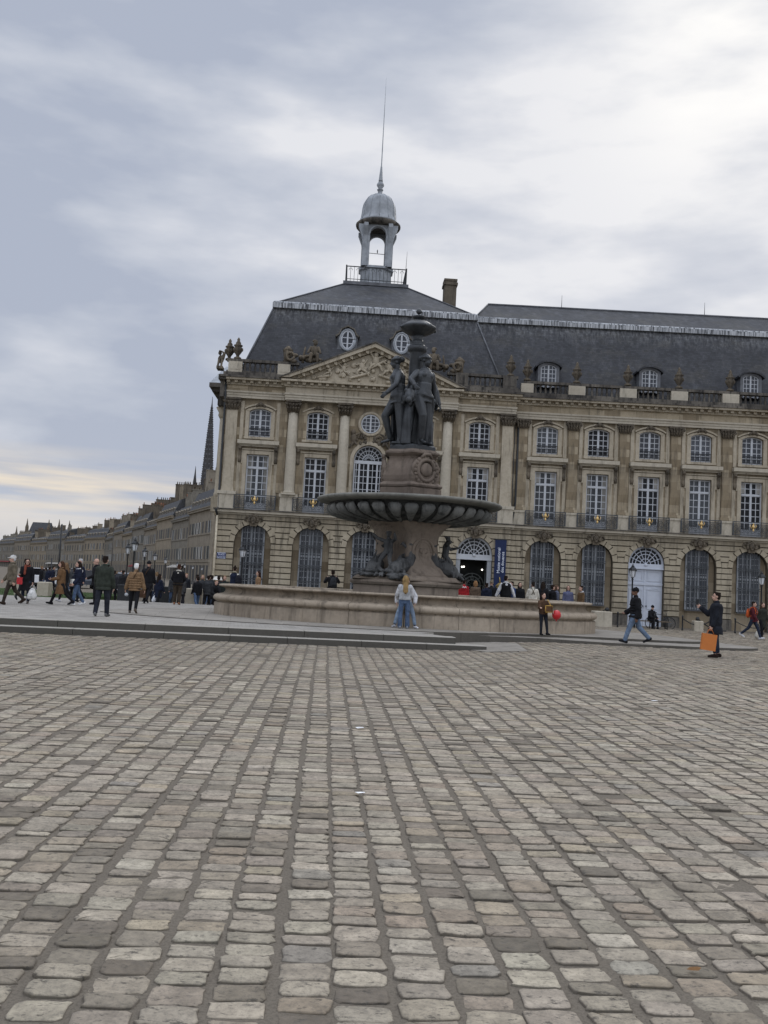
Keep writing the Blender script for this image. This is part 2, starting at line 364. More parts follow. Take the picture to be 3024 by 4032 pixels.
# step stones
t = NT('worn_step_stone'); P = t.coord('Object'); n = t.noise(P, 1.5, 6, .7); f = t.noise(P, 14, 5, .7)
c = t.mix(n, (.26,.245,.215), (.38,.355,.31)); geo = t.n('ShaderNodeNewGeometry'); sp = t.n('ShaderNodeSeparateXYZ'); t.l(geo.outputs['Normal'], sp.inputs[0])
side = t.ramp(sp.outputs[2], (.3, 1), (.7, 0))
c = t.mix(t.math('MULTIPLY', side, .85), c, t.mix(f, (.022,.021,.018), (.07,.065,.055))); t.bump(f, .4, .02)  # risers darkened in the colour: dirt plus shade of faces turned from light
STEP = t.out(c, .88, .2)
mb = MB(); rr = random.Random(3)
def step_row(A, B, z0, z1, wid):
    d = (B-A).normalized(); n = Vector((-d.y, d.x)); L = (B-A).length; s0 = L
    while s0 > 0:
        l = rr.uniform(1.5, 2.3); s1 = max(0, s0-l); j = rr.uniform(-.006, .006)
        q = [A+d*(s1+.006)+n*j, A+d*(s0-.006)+n*j, A+d*(s0-.006)+n*wid, A+d*(s1+.006)+n*wid]
        b = .012; qi = [q[0]+n*b, q[1]+n*b, q[2], q[3]]
        mb.rings([[(p.x,p.y,z0) for p in q], [(p.x,p.y,z1-b) for p in q], [(p.x,p.y,z1) for p in qi]], False)
        s0 = s1
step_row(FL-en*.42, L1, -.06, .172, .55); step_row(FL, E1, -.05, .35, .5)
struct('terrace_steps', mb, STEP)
up_out = smooth_loop([(-9.2,31.5),(-8.8,30.2),(-7,29.15),(-4.75,28.45),(-1,28.1),(2,28.5),(4,29.7),(5.9,30.5),(8.5,30.55),(10.3,30.85),(11.0,31.7),(10.6,33.5),(9.6,36.5),(6.5,40),(1,41.6),(-5,40.5),(-8.6,36)])
lo_out = smooth_loop([(-6,36),(-4,31),(1,29.2),(3.2,29.1),(5,29.45),(7.3,28.85),(10,29.15),(11.9,29.85),(12.5,30.9),(11.9,33),(10.8,37),(7,41.3),(1,42.8),(-4,41)])
mb = MB(); mb.prism_z(lo_out, -.05, .285)
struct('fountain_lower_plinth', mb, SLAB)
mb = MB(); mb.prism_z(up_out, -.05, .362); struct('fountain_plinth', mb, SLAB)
# smooth slabs filling the corner at the end of the steps
q = [(2.0,26.6),(2.95,25.0),(4.1,25.35),(4.3,28.9),(3.2,29.4),(1.5,28.4)]
mb = MB(); cxy = (2.95,27.2); n_ = len(q)
ring = [[(x, y, float(gz(x, y))-.05) for x, y in q], [(x, y, float(gz(x, y))+.021) for x, y in q], [(cxy[0]+(x-cxy[0])*.5, cxy[1]+(y-cxy[1])*.5, float(gz(cxy[0]+(x-cxy[0])*.5, cxy[1]+(y-cxy[1])*.5))+.023) for x, y in q]]
mb.rings(ring, False); struct('landing_slabs', mb, SLAB)

# cobblestones: every stone modelled, set in rows that run away from the camera
CA = rad(3.35); cd = np.array([-math.sin(CA), math.cos(CA)]); ca = np.array([math.cos(CA), math.sin(CA)])
PW = .258
st = []
for k in range(-150, 200):
    v = 1.6 + RNG.uniform(0, .2); drift = 0.0
    while v < 53:
        l = RNG.uniform(.13, .205) if RNG.random() > .06 else RNG.uniform(.09, .13)
        drift = .9*drift + RNG.normal(0, .0025)
        st.append((k*PW+drift, v+l/2, PW-RNG.uniform(.02, .05), l-RNG.uniform(.011, .024))); v += l
st = np.array(st)
cx = st[:,0]*ca[0]+st[:,1]*cd[0]; cy = st[:,0]*ca[1]+st[:,1]*cd[1]
front = E0-en*.44
dist = (cx-front.x)*en.x + (cy-front.y)*en.y
vis = (np.abs(cx) < .49*cy+3.2) & (cy > 2.0)
ok = vis & ((dist < -.02) | (cx > 3.0))
ok &= ~pl([tuple(p) for p in [(L1.x+.02, L1.y-.1), (4.15,25.3), (4.35,29), (3,29.6), (1,28)]], cx, cy)
ok &= ~pl(lo_out, cx, cy) & ~pl(up_out, cx, cy) & ~((cx < 3.4) & (dist > -.05)) & (cy < 52)
st = st[ok]; cx = cx[ok]; cy = cy[ok]; dc = np.hypot(cx, cy)
pal = np.array([(.405,.385,.355),(.37,.352,.325),(.44,.42,.385),(.335,.315,.285),(.39,.36,.325),(.41,.38,.325),(.33,.325,.318),(.22,.205,.185),(.50,.485,.45),(.36,.325,.285)])
pw = np.array([.22,.18,.14,.14,.09,.08,.03,.06,.03,.06]); pw = pw/pw.sum()
VS, FS, CS, SMN = [], [], [], 0; off = 0
def stones(sel, n, levels):
    global off
    s = st[sel]; m = len(s)
    if not m: return
    th = np.linspace(0, 2*PI, n, endpoint=False)+PI/n
    ex = 2/ RNG.uniform(4.0, 9.0, (m,1))
    ux = np.sign(np.cos(th))*np.abs(np.cos(th))**ex; uy = np.sign(np.sin(th))*np.abs(np.sin(th))**ex
    jit = 1+RNG.normal(0, .05, (m, n)); ux = ux*jit; uy = uy*(1+RNG.normal(0, .06, (m, n)))
    sk = RNG.normal(0, .05, (m,1)); hx = s[:,2:3]/2; hy = s[:,3:4]/2
    hz = RNG.normal(0, .0035, (m,1)); tx = RNG.normal(0, .016, (m,1)); ty = RNG.normal(0, .02, (m,1))
    dome = RNG.uniform(.006, .013, (m,1))
    V = []
    for q, z in levels:
        lx = ux*hx*q[0]+uy*hy*sk*.3; ly = uy*hy*q[1]
        nz = RNG.normal(0, .0014, (m, n))*(1 if z > 0 else 0)
        lz = z*dome/.011+hz+tx*lx+ty*ly+nz + (-.03 if z < 0 else 0)
        V.append(np.stack([lx, ly, lz], 2))
    cen = np.zeros((m,1,3)); cen[:,0,2] = (levels[-1][1]*dome/.011+hz+.001)[:,0]
    V = np.concatenate(V+[cen], 1); r = len(levels)
    rot = RNG.normal(0, .03, (m,1)); lx = V[:,:,0]*np.cos(rot)-V[:,:,1]*np.sin(rot); ly = V[:,:,0]*np.sin(rot)+V[:,:,1]*np.cos(rot)
    A = s[:,0:1]+lx; B = s[:,1:2]+ly
    X = A*ca[0]+B*cd[0]; Y = A*ca[1]+B*cd[1]; Z = V[:,:,2]+gz(X, Y)+.0015
    nv = n*r+1; i = np.arange(n); j = (i+1) % n
    quads = np.concatenate([np.stack([k*n+i, k*n+j, (k+1)*n+j, (k+1)*n+i], 1) for k in range(r-1)])
    tris = np.stack([(r-1)*n+i, (r-1)*n+j, np.full(n, n*r)], 1)
    base = off+np.arange(m)[:,None,None]*nv
    FS.append((quads[None]+base).reshape(-1,4)); FS.append((tris[None]+base).reshape(-1,3))
    VS.append(np.stack([X,Y,Z], 2).reshape(-1,3)); off += m*nv
    col = pal[RNG.choice(len(pal), m, p=pw)]*RNG.normal(1, .085, (m,1))*np.array([.82,.745,.625])*RNG.uniform(.985, 1.015, (m,3))
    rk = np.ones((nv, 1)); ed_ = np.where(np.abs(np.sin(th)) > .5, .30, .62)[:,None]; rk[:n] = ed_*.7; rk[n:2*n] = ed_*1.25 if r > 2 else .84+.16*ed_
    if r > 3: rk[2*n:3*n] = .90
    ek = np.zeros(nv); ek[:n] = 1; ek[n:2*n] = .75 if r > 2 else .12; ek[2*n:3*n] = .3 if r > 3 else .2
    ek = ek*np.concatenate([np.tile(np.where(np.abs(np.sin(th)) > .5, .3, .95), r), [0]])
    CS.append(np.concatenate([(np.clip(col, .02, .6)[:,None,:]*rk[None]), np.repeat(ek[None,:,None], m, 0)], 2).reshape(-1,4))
near = dc < 9.5; mid = (dc >= 9.5) & (dc < 18); fr = dc >= 18
stones(near, 18, [((1,1),-.02),((1.0,1.0),.002),((.975,.965),.0075),((.91,.88),.0105),((.6,.55),.011)])
stones(mid, 12, [((1,1),-.02),((.995,.985),.004),((.93,.90),.010)])
stones(fr, 8, [((1,1),-.02),((.97,.95),.008)])
V = np.concatenate(VS).astype(np.float32); Cc = np.concatenate(CS).astype(np.float32)
me = bpy.data.meshes.new('cobblestones')
nl = sum(f.size for f in FS); npoly = sum(len(f) for f in FS)
me.vertices.add(len(V)); me.vertices.foreach_set('co', V.ravel())
me.loops.add(nl); me.loops.foreach_set('vertex_index', np.concatenate([f.ravel() for f in FS]).astype(np.int32))
me.polygons.add(npoly)
tot = np.concatenate([np.full(len(f), f.shape[1]) for f in FS]); me.polygons.foreach_set('loop_start', (np.cumsum(tot)-tot).astype(np.int32))
me.polygons.foreach_set('use_smooth', np.ones(npoly, bool))
at = me.color_attributes.new('tone', 'FLOAT_COLOR', 'POINT'); at.data.foreach_set('color', Cc.ravel())
me.update(calc_edges=True); me.validate()
t = NT('cobble_stone'); P = t.coord('Object'); va = t.n('ShaderNodeVertexColor'); va.layer_name = 'tone'
a = t.noise(P, 9, 5, .7); b = t.noise(P, 45, 5, .75); g = t.noise(P, .35, 4, .6); h = t.noise(t.coord('Object', (1,2.0,1)), 15, 5, .72)
c = t.mix(1.0, va.outputs[0], t.ramp(a, (.3, .64), (.7, 1.24)), 'MULTIPLY')
c = t.mix(1.0, c, t.ramp(g, (.3, .86), (.7, 1.12)), 'MULTIPLY')
c = t.mix(t.math('MULTIPLY', t.ramp(h, (.565, 0), (.64, 1)), .75), c, (.06,.054,.045))
dn2 = t.noise(P, 34, 4, .7); dn3 = t.noise(P, 3.0, 4, .6)
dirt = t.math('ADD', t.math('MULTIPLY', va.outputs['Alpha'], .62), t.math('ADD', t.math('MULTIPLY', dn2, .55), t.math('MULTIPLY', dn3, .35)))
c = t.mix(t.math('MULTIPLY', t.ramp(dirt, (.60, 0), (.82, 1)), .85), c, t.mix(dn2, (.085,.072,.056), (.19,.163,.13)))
c = t.mix(t.math('MULTIPLY', t.ramp(b, (.34, 1), (.52, 0)), .5), c, (.10,.09,.077))
t.bump(t.math('ADD', b, t.math('MULTIPLY', t.ramp(h, (.62, 1), (.70, 0)), .6)), .55, .008)
me.materials.append(t.out(c, .78, .28))
o = link('cobblestones', me); o['kind'] = 'structure'
# scraps on the cobbles
for (x, y, r, m_, nm, lb) in [(-.07,7.7,.03,(.8,.8,.8),'paper_scrap','small white scrap of paper on the cobbles, nearer one'),(-.15,11.1,.04,(.8,.8,.82),'paper_scrap','white scrap of paper on the cobbles, mid distance'),(4.6,15.4,.05,(.75,.75,.75),'paper_scrap','pale scrap of paper on the cobbles far to the right'),(7.0,18.7,.06,(.03,.03,.03),'leaf_scrap','dark crumpled scrap on the cobbles near the phone man'),(1.55,4.45,.024,(.2,.11,.05),'dry_leaf','small dry brown leaf lying on the cobbles in the foreground')]:
    mb = MB(); z = float(gz(x, y))+.03; R_ = random.Random(x)
    p = [(x+r*(1+R_.uniform(-.3,.3))*math.cos(a)*1.4, y+r*.8*math.sin(a)*(1+R_.uniform(-.3,.3)), z+R_.uniform(-.004,.01)) for a in (0,1,2,3,4.2,5.2)]
    mb.add(p+[(x,y,z+.012)], [(i, (i+1) % 6, 6) for i in range(6)])
    tag(part(nm, mb, cloth(m_), None), lb, 'litter')
# ------------------------------------------------------------------ the palace (authored in facade units, K scales to metres)
K = .7416; GZ = -.62
A25 = rad(2.5); OX, OY = -1.45, 74.0
PAL = thing('palace', 'long pale limestone palace with slate mansard roofs, pedimented corner pavilion and open domed lantern', 'palace', (OX*K, OY*K, EYE*(1-K)), A25)
def wloc(x, w=0.0):                          # wing point (straight front, a little behind) in the pavilion's frame
    dx, dy = x-OX, 74.8+w-OY
    return ((dx*math.cos(A25)+dy*math.sin(A25))*K, (-dx*math.sin(A25)+dy*math.cos(A25))*K, 0)
WR = -A25; W0 = wloc(0)
def pav(name, mb, mat, u=0, label=None): return part(name, mb, mat, PAL, (u*K, 0, 0), 0, K, label)
def wing(name, mb, mat, x=0, label=None): return part(name, mb, mat, PAL, wloc(x), WR, K, label)

def arch_pts(xc, r, zs, n=16, rise=None):
    if rise is None: return [(xc+r*math.cos(PI*i/n), zs+r*math.sin(PI*i/n)) for i in range(n+1)]
    R = (r*r+rise*rise)/(2*rise); a = math.asin(r/R); return [(xc+R*math.sin(a-2*a*i/n), zs+R*math.cos(a-2*a*i/n)-(R-rise)) for i in range(n+1)]
def ztop(h, x):
    xc, w, zb, zs, kind = h; d = abs(x-xc)
    if kind == 'round': return zs+math.sqrt(max(0, w*w-d*d))
    if kind == 0: return zs
    rise = kind; R = (w*w+rise*rise)/(2*rise); return zs+math.sqrt(max(0, R*R-d*d))-(R-rise)
def wall(mb, x0, x1, z0, z1, holes, y=0.0, dep=.35, N=14):
    """front wall with openings (xc, halfwidth, zbottom, zspring, 'round' | 0 | rise) and their reveals"""
    x = x0
    for h in sorted(holes):
        xc, w, zb, zs, kind = h; a, b = xc-w, xc+w
        if a > x: mb.add([(x,y,z0),(a,y,z0),(a,y,z1),(x,y,z1)], [(0,1,2,3)])
        if zb > z0: mb.add([(a,y,z0),(b,y,z0),(b,y,zb),(a,y,zb)], [(0,1,2,3)])
        m = 1 if kind == 0 else N
        xsn = [xc-w*math.cos(PI*i/m) for i in range(m+1)] if m > 1 else [a, b]
        for p, q in zip(xsn, xsn[1:]):
            zp, zq = ztop(h, p), ztop(h, q)
            mb.add([(p,y,zp),(q,y,zq),(q,y,z1),(p,y,z1)], [(0,1,2,3)])
            mb.add([(p,y,zp),(q,y,zq),(q,y+dep,zq),(p,y+dep,zp)], [(3,2,1,0)])
        za, zbb = ztop(h, a), ztop(h, b)
        mb.add([(a,y,zb),(a,y,za),(a,y+dep,za),(a,y+dep,zb)], [(0,1,2,3)]); mb.add([(b,y,zb),(b,y,zbb),(b,y+dep,zbb),(b,y+dep,zb)], [(3,2,1,0)])
        mb.add([(a,y,zb),(b,y,zb),(b,y+dep,zb),(a,y+dep,zb)], [(0,1,2,3)])
        x = b
    if x < x1: mb.add([(x,y,z0),(x1,y,z0),(x1,y,z1),(x,y,z1)], [(0,1,2,3)])

# ---- shared meshes -------------------------------------------------------
def bar_h(mb, x0, x1, z, t, y0, y1): mb.box(x0, x1, y0, y1, z-t/2, z+t/2)
def bar_v(mb, x, z0, z1, t, y0, y1): mb.box(x-t/2, x+t/2, y0, y1, z0, z1)
def mk_upper():                                   # casement under a segmental arch, 4 x 5 panes
    f = MB(); w, z0, z1 = .86, 12.95, 15.0
    for s in (-1, 1): bar_v(f, s*(w-.05), z0, z1, .1, .2, .3)
    bar_v(f, 0, z0, 15.2, .17, .17, .3); bar_h(f, -w+.1, w-.1, z0+.06, .12, .21, .3)
    for s in (-1, 1): bar_v(f, s*.43, z0+.12, 15.14, .055, .22, .28)
    for i in range(1, 5): bar_h(f, -w+.1, w-.1, z0+.08+i*.43, .055, .225, .275)
    top = arch_pts(0, w, 15.0, 10, .24); low = arch_pts(0, w, 14.9, 10, .24)
    f.prism(top[::-1][:0] + top + low[::-1], .2, .3)
    g = MB(); g.prism([(-w, z0), (w, z0)] + [(x, z) for x, z in arch_pts(0, w, 15.0, 10, .24)], .255, .262)
    r = MB()
    for z in (13.62, 13.35, 13.12): bar_h(r, -w+.01, w-.01, z, .055 if z > 13.5 else .035, .06, .1)
    for i in range(-1, 2): bar_v(r, i*.42, 12.97, 13.6, .03, .065, .095)
    return f.mesh('casement_frame', PAINT, K), g.mesh('pane', GLASS, K), g.mesh('pane', GLASSB, K), g.mesh('pane', CURT, K), r.mesh('window_guard', IRON, K)
def mk_lower(arch=False):                         # french window with transom and fanlight panes
    f = MB(); w, z0, z1 = .88, 7.05, 11.5
    for s in (-1, 1): bar_v(f, s*(w-.055), z0, z1, .11, .2, .3)
    bar_v(f, 0, z0, z1, .17, .17, .3); bar_h(f, -w+.11, w-.11, z1-.05, .1, .21, .3); bar_h(f, -w+.11, w-.11, 10.47, .17, .16, .29)
    bar_h(f, -w+.11, w-.11, z0+.3, .6, .21, .29)
    for s in (-1, 1): bar_v(f, s*.44, z0+.6, z1-.1, .055, .225, .275)
    for z in [10.98]+[7.65+i*.545 for i in range(1, 6)]: bar_h(f, -w+.11, w-.11, z, .055, .23, .27)
    g = MB(); g.box(-w, w, .255, .262, z0, z1)
    return f.mesh('french_window_frame', PAINT, K), g.mesh('pane', GLASS, K), g.mesh('pane', CURT, K)
def mk_grille(r=1.45, zs=4.45, w=.93):
    f = MB(); z0 = .95
    ta = lambda x: zs+math.sqrt(r*r-x*x)-.02
    for s in (-1, 1):
        bar_v(f, s*(w-.06), z0, ta(w), .12, .3, .4); bar_v(f, s*.46, z0, ta(.5), .06, .32, .38); bar_v(f, s*.13, z0, ta(.17), .13, .29, .4)
    for i in range(1, 10): bar_h(f, -w+.12, w-.12, z0+i*.48, .05, .33, .37)
    for z in (z0+.1, 3.6): bar_h(f, -w+.12, w-.12, z, .16, .31, .39)
    g = MB(); g.prism([(-w, z0), (w, z0)] + [(x, ta(x)) for x in np.linspace(w, -w, 11)], .36, .366)
    b = MB()
    for i in range(9):
        x = -.8+i*.2; bar_v(b, x, z0-.05, ta(x)-.02, .052, .1, .15)
    for z in (1.6, 2.7, 2.85, 4.3, 4.45): bar_h(b, -w, w, z, .07, .095, .155)
    b.box(-w-.02, w+.02, .08, .2, z0-.1, z0-.02)
    return f.mesh('shuttered_window_frame', PAINTS, K), g.mesh('pane', GLASSB, K), b.mesh('window_grille', IRONB, K)
def mk_curtain(k):
    c = MB(); R_ = random.Random(k)
    for s_ in (-1, 1):
        w_ = R_.uniform(.2, .42); zb = R_.uniform(7.3, 8.6) if k else 10.6; n = 10
        x0, x1 = s_*.78, s_*(.78-w_)
        for i in range(n):
            a, b = x0+(x1-x0)*i/n, x0+(x1-x0)*(i+1)/n; ya, yb_ = .246+.004*(i % 2), .246+.004*((i+1) % 2)
            c.add([(a,ya,zb),(b,yb_,zb),(b*(.9 if k == 2 else 1),yb_,11.4),(a,ya,11.4)], [(0,1,2,3)])
    return c.mesh('curtains', simple('old_curtain_%d' % k, (.2,.195,.18) if k else (.3,.29,.27), .9, .1, 0, .2, 5), K)
CU = [mk_curtain(k) for k in range(3)]
UF, UG, UGB, UGC, UR = mk_upper(); LF, LG, LGC = mk_lower(); GF, GG, GB = mk_grille()
def mk_balcony():
    b = MB(); w = 1.62
    for z, t_ in ((8.2, .07), (8.05, .035), (7.15, .05)): bar_h(b, -w, w, z, t_, -.47, -.43)
    for i in range(29):
        x = -w+.06+i*(2*w-.12)/28; bar_v(b, x, 7.15, 8.05, .028, -.465, -.435)
    for i in range(7):                                # scrolls
        cxs = -w+.25+i*(2*w-.5)/6
        for rr_ in (.2, .1): b.tube([(cxs+rr_*math.cos(a), -.455, 7.62+rr_*1.5*math.sin(a)) for a in np.linspace(0, 2*PI, 11)], .016, 4)
    for s in (-1, 1): b.box(s*w-.03, s*w+.03, -.48, 0, 7.12, 8.22)
    o = MB(); o.ell((0,-.52,7.86), (.12,.08,.16), 10, 6); o.ell((0,-.52,7.58), (.08,.06,.12), 8, 5); o.ell((0,-.54,8.06), (.07,.06,.07), 8, 5)
    for s in (-1, 1): o.tube([(s*.12,-.5,7.72),(s*.26,-.5,7.9),(s*.2,-.5,8.05)], [.04,.03,.01], 5)
    return b.mesh('balcony_railing', IRONB, K), o.mesh('gilt_emblem', GOLD, K)
BR, BO = mk_balcony()
def mk_mask(seed):
    R_ = random.Random(seed); m = MB()
    m.prism([(-.26,5.75),(.26,5.75),(.38,6.62),(-.38,6.62)], -.28, .02)
    m.ell((0,-.36,6.25), (.2,.16,.26), 10, 8); m.ell((0,-.5,6.2), (.05,.06,.08), 6, 5); m.ell((0,-.42,6.02), (.13,.1,.14), 8, 5)
    for s in (-1, 1): m.ell((s*.08,-.48,6.3), (.05,.03,.04), 6, 4)
    for i in range(11):
        a = PI*(i/10)*1.25-.4; m.ell((.34*math.cos(a), -.3+R_.uniform(-.05,.05), 6.25+.32*math.sin(a)), (R_.uniform(.1,.16), .12, R_.uniform(.08,.15)), 7, 5)
    for s in (-1, 1):
        m.tube([(s*.3,-.22,6.4),(s*.6,-.2,6.45),(s*.7,-.16,6.2),(s*.52,-.18,6.1)], [.1,.09,.07,.03], 6)
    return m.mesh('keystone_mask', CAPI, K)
MASKS = [mk_mask(i) for i in range(3)]
def mk_surround_up():
    s = MB(); w = .87
    for sg in (-1, 1):
        x0, x1 = sorted((sg*w, sg*(w+.3))); s.box(x0, x1, -.07, .02, 12.75, 15.06)
        x0, x1 = sorted((sg*(w+.44), sg*(w+.72))); s.box(x0, x1, -.05, .02, 12.7, 15.78)
    o = arch_pts(0, w+.3, 15.06, 12, .34); i = arch_pts(0, w, 15.0, 12, .24)
    s.prism(o+i[::-1], -.09, .02)
    o2 = arch_pts(0, w+.42, 15.2, 12, .42); i2 = arch_pts(0, w+.34, 15.12, 12, .36); s.prism(o2+i2[::-1], -.16, .02)
    s.box(-w-.34, w+.34, -.16, .02, 12.74, 12.92)
    k = MB()
    for j in range(9): k.ell((-.32+.08*j, -.16, 15.5+.1*math.cos((j-4)*.6)), (.1,.09,.11), 7, 5)
    k.ell((0,-.2,15.56), (.17,.12,.19), 8, 6)
    return s.mesh('window_surround', LIME, K), k.mesh('carved_crest', CAPI, K)
SU, SK = mk_surround_up()
def mk_surround_lo():
    s = MB(); w = .89
    for sg in (-1, 1):
        x0, x1 = sorted((sg*w, sg*(w+.3))); s.box(x0, x1, -.08, .02, 7.05, 11.52)
        x0, x1 = sorted((sg*(w+.3), sg*(w+.42))); s.box(x0, x1, -.09, .02, 10.75, 11.82)
        x0, x1 = sorted((sg*(w+.46), sg*(w+.74))); s.box(x0, x1, -.045, .02, 7.05, 12.2)
    s.box(-w-.3, w+.3, -.08, .02, 11.52, 11.8); s.box(-w-.38, w+.38, -.13, .02, 11.85, 11.95)
    h = MB(); h.box(-1.66, 1.66, -.5, .02, 12.3, 12.6); h.box(-1.6, 1.6, -.36, .02, 12.22, 12.3); h.box(-1.52, 1.52, -.24, .02, 12.12, 12.22)
    c = MB()
    for sg in (-1, 1):
        x0, x1 = sorted((sg*1.3, sg*1.56))
        c.prism_x([(.02,12.12),(-.34,12.12),(-.34,11.95),(-.2,11.7),(-.13,11.35),(-.2,11.1),(-.1,10.85),(.02,10.8)], x0, x1)
        c.ell((sg*1.43,-.28,11.95), (.14,.14,.16), 8, 6); c.ell((sg*1.43,-.14,11.05), (.12,.12,.22), 8, 6)
    return s.mesh('window_surround', LIME, K), h.mesh('hood_cornice', PEDS, K), c.mesh('carved_consoles', CAPI, K)
SL, SH, SC_ = mk_surround_lo()
def inst(name, me, place, x, label=None): return link(name, me, PAL, (x*K,0,0) if place == 'p' else wloc(x), 0 if place == 'p' else WR)
def sub(name, me, par): return link(name, me, par)
rv = random.Random(5)
def upper_window(pl_, x):
    f = inst('upper_window', UF, pl_, x); sub('pane', rv.choice((UG, UGB, UGB, UGC)), f); sub('window_guard', UR, f)
    inst('window_surround', SU, pl_, x); inst('carved_crest', SK, pl_, x)
def lower_window(pl_, x):
    f = inst('french_window', LF, pl_, x); sub('pane', rv.choice((LG, LG, LGC)), f)
    inst('window_surround', SL, pl_, x); inst('hood_cornice', SH, pl_, x); inst('carved_consoles', SC_, pl_, x)
    b = inst('balcony_railing', BR, pl_, x); sub('gilt_emblem', BO, b)
    if rv.random() < .6: sub('curtains', CU[rv.randrange(3)], f)
def grille_window(pl_, x):
    f = inst('arcade_window', GF, pl_, x); sub('pane', GG, f); sub('window_grille', GB, f)

# ---- rusticated arcade storey ---------------------------------------------
AR, AZ = 1.45, 4.45
def arcade(x0, x1, bays, doors, put, pl_):
    front = MB(); wall(front, x0, x1, GZ-.3, 6.62, [(b, AR, GZ-.3 if b in doors else GZ+.02, AZ, 'round') for b in bays], 0, .5, 18)
    put('arcade_wall', front, GROV)
    cs = MB(); h = .455; g = .085; z = GZ+.9
    edges = [x0] + [e for b in bays for e in (b-AR, b+AR)] + [x1]
    base = MB()
    for i in range(0, len(edges), 2):
        if edges[i+1]-edges[i] > .05: base.box(edges[i], edges[i+1], -.17, 0, GZ-.3, GZ+.9)
    while z < 6.5:
        za, zb = z+g, min(z+h, 6.6)
        def off(zz, rr_): return math.sqrt(max(0, rr_*rr_-(zz-AZ)**2)) if zz > AZ else rr_
        for i in range(0, len(edges), 2):
            ra = AR+.03 if za < AZ-.1 else AR+.42
            l0 = edges[i] if i == 0 else bays[i//2-1]+off(za, ra); l1 = edges[i] if i == 0 else bays[i//2-1]+off(zb, ra)
            j = i//2
            r0 = edges[i+1] if j >= len(bays) else bays[j]-off(za, ra); r1 = edges[i+1] if j >= len(bays) else bays[j]-off(zb, ra)
            if r0-l0 > .08: cs.prism([(l0,za),(r0,za),(r1,zb),(l1,zb)], -.12, .0)
        z += h
    for b in bays:                                     # voussoirs, stepped into the courses
        n = 9
        for i in range(n):
            if i == n//2: continue
            a0 = PI*i/n+.022; a1 = PI*(i+1)/n-.022; r0, r1 = AR+.005, AR+.40+.1*(i % 2)
            cs.prism([(b+r0*math.cos(a0), AZ+r0*math.sin(a0)), (b+r1*math.cos(a0), AZ+r1*math.sin(a0)), (b+r1*math.cos(a1), AZ+r1*math.sin(a1)), (b+r0*math.cos(a1), AZ+r0*math.sin(a1))], -.122, 0)
    put('rusticated_courses', cs, RUST); put('base_course', base, GRIM)
    back = MB()
    for b in bays:
        if b in doors: continue
        wall(back, b-AR-.3, b+AR+.3, GZ-.3, 6.3, [(b, .93, .9, 6.0, 0)], .48, .3); back.box(b-AR-.3, b+AR+.3, .8, .84, GZ-.3, 6.3)
        back.box(b-1.0, b+1.0, .38, .52, .78, .9)
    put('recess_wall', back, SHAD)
    for i, b in enumerate(bays):
        inst('keystone_mask', MASKS[i % 3], pl_, b)
        if b not in doors:
            grille_window(pl_, b)
def fan_window(par, pl_, x, r, zs, paint):
    f = MB(); n = 20
    o = arch_pts(0, r, zs, n); i = arch_pts(0, r-.16, zs, n); f.prism(o+i[::-1], .2, .42)
    for rr_ in (.42, .8, 1.06):
        q = rr_*r/1.45; f.prism(arch_pts(0, q+.028, zs, n)+arch_pts(0, q-.028, zs, n)[::-1], .26, .32)
    for k in range(1, 8):
        a = PI*k/8; r0 = .0 if k in (2,4,6) else .42*r/1.45
        f.tube([(r0*math.cos(a), .29, zs+r0*math.sin(a)), ((r-.1)*math.cos(a), .29, zs+(r-.1)*math.sin(a))], .034, 4, False)
    f.box(-r, r, .14, .42, zs-.34, zs+.02); f.box(-r-.02, r+.02, .08, .16, zs-.42, zs-.34)
    f.ell((0,.12,zs-.06), (.15,.06,.13), 10, 6)
    o_ = inst('fanlight', f.mesh('fanlight', paint, K), pl_, x)
    g = MB(); g.prism([(-r, zs), ]+[(a, b) for a, b in arch_pts(0, r-.02, zs, n)][0:n], .33, .336)
    part('pane', g, GLASS, o_, K=K)
    return o_

PB = [-8.88, -4.24, 0.0, 4.24, 8.88]
arcade(-11.7, 11.75, PB, [8.88], pav, 'p')
WB = [13.0+4.19*i for i in range(8)]
arcade(9.2, 44.6, WB, [WB[2]], wing, 'w')
fan_window(PAL, 'p', 8.88, AR, AZ, PAINT); fan_window(PAL, 'w', WB[2], AR, AZ-.02, PAINTD)
# museum doorway: open, with dark hall and an iron gate rosette inside
d = MB()
for s in (-1, 1): d.box(s*1.27-.17, s*1.27+.17, .16, .5, GZ-.3, AZ-.42)
dj = pav('door_frame', d, PAINTS, 8.88)
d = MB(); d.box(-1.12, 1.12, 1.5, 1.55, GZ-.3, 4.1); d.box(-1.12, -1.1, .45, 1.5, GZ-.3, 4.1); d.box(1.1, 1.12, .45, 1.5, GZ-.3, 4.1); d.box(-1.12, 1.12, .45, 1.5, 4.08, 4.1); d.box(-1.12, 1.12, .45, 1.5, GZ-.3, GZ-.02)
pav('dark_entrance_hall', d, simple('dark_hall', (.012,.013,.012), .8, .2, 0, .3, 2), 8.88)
d = MB()
for rr_ in (.95, .7, .42): d.tube([(rr_*math.cos(a), .7, 2.0+rr_*math.sin(a)) for a in np.linspace(0, 2*PI, 25)], .045, 5)
for i in range(8):
    a = 2*PI*i/8; d.tube([(.1*math.cos(a),.7,2+.1*math.sin(a)),(.95*math.cos(a),.7,2+.95*math.sin(a))], .03, 4)
    d.tube([(.56*math.cos(a)+.13*math.cos(b),.68,2+.56*math.sin(a)+.13*math.sin(b)) for b in np.linspace(0,2*PI,9)], .028, 4)
for s in (-1, 1): d.tube([(s*1.05,.7,GZ),(s*1.05,.7,3.9)], .05, 5)
d.box(-1.08, 1.08, .66, .74, GZ, .7)
pav('iron_gate', d, simple('gate_iron', (.05,.055,.05), .5, .4), 8.88)
d = MB()
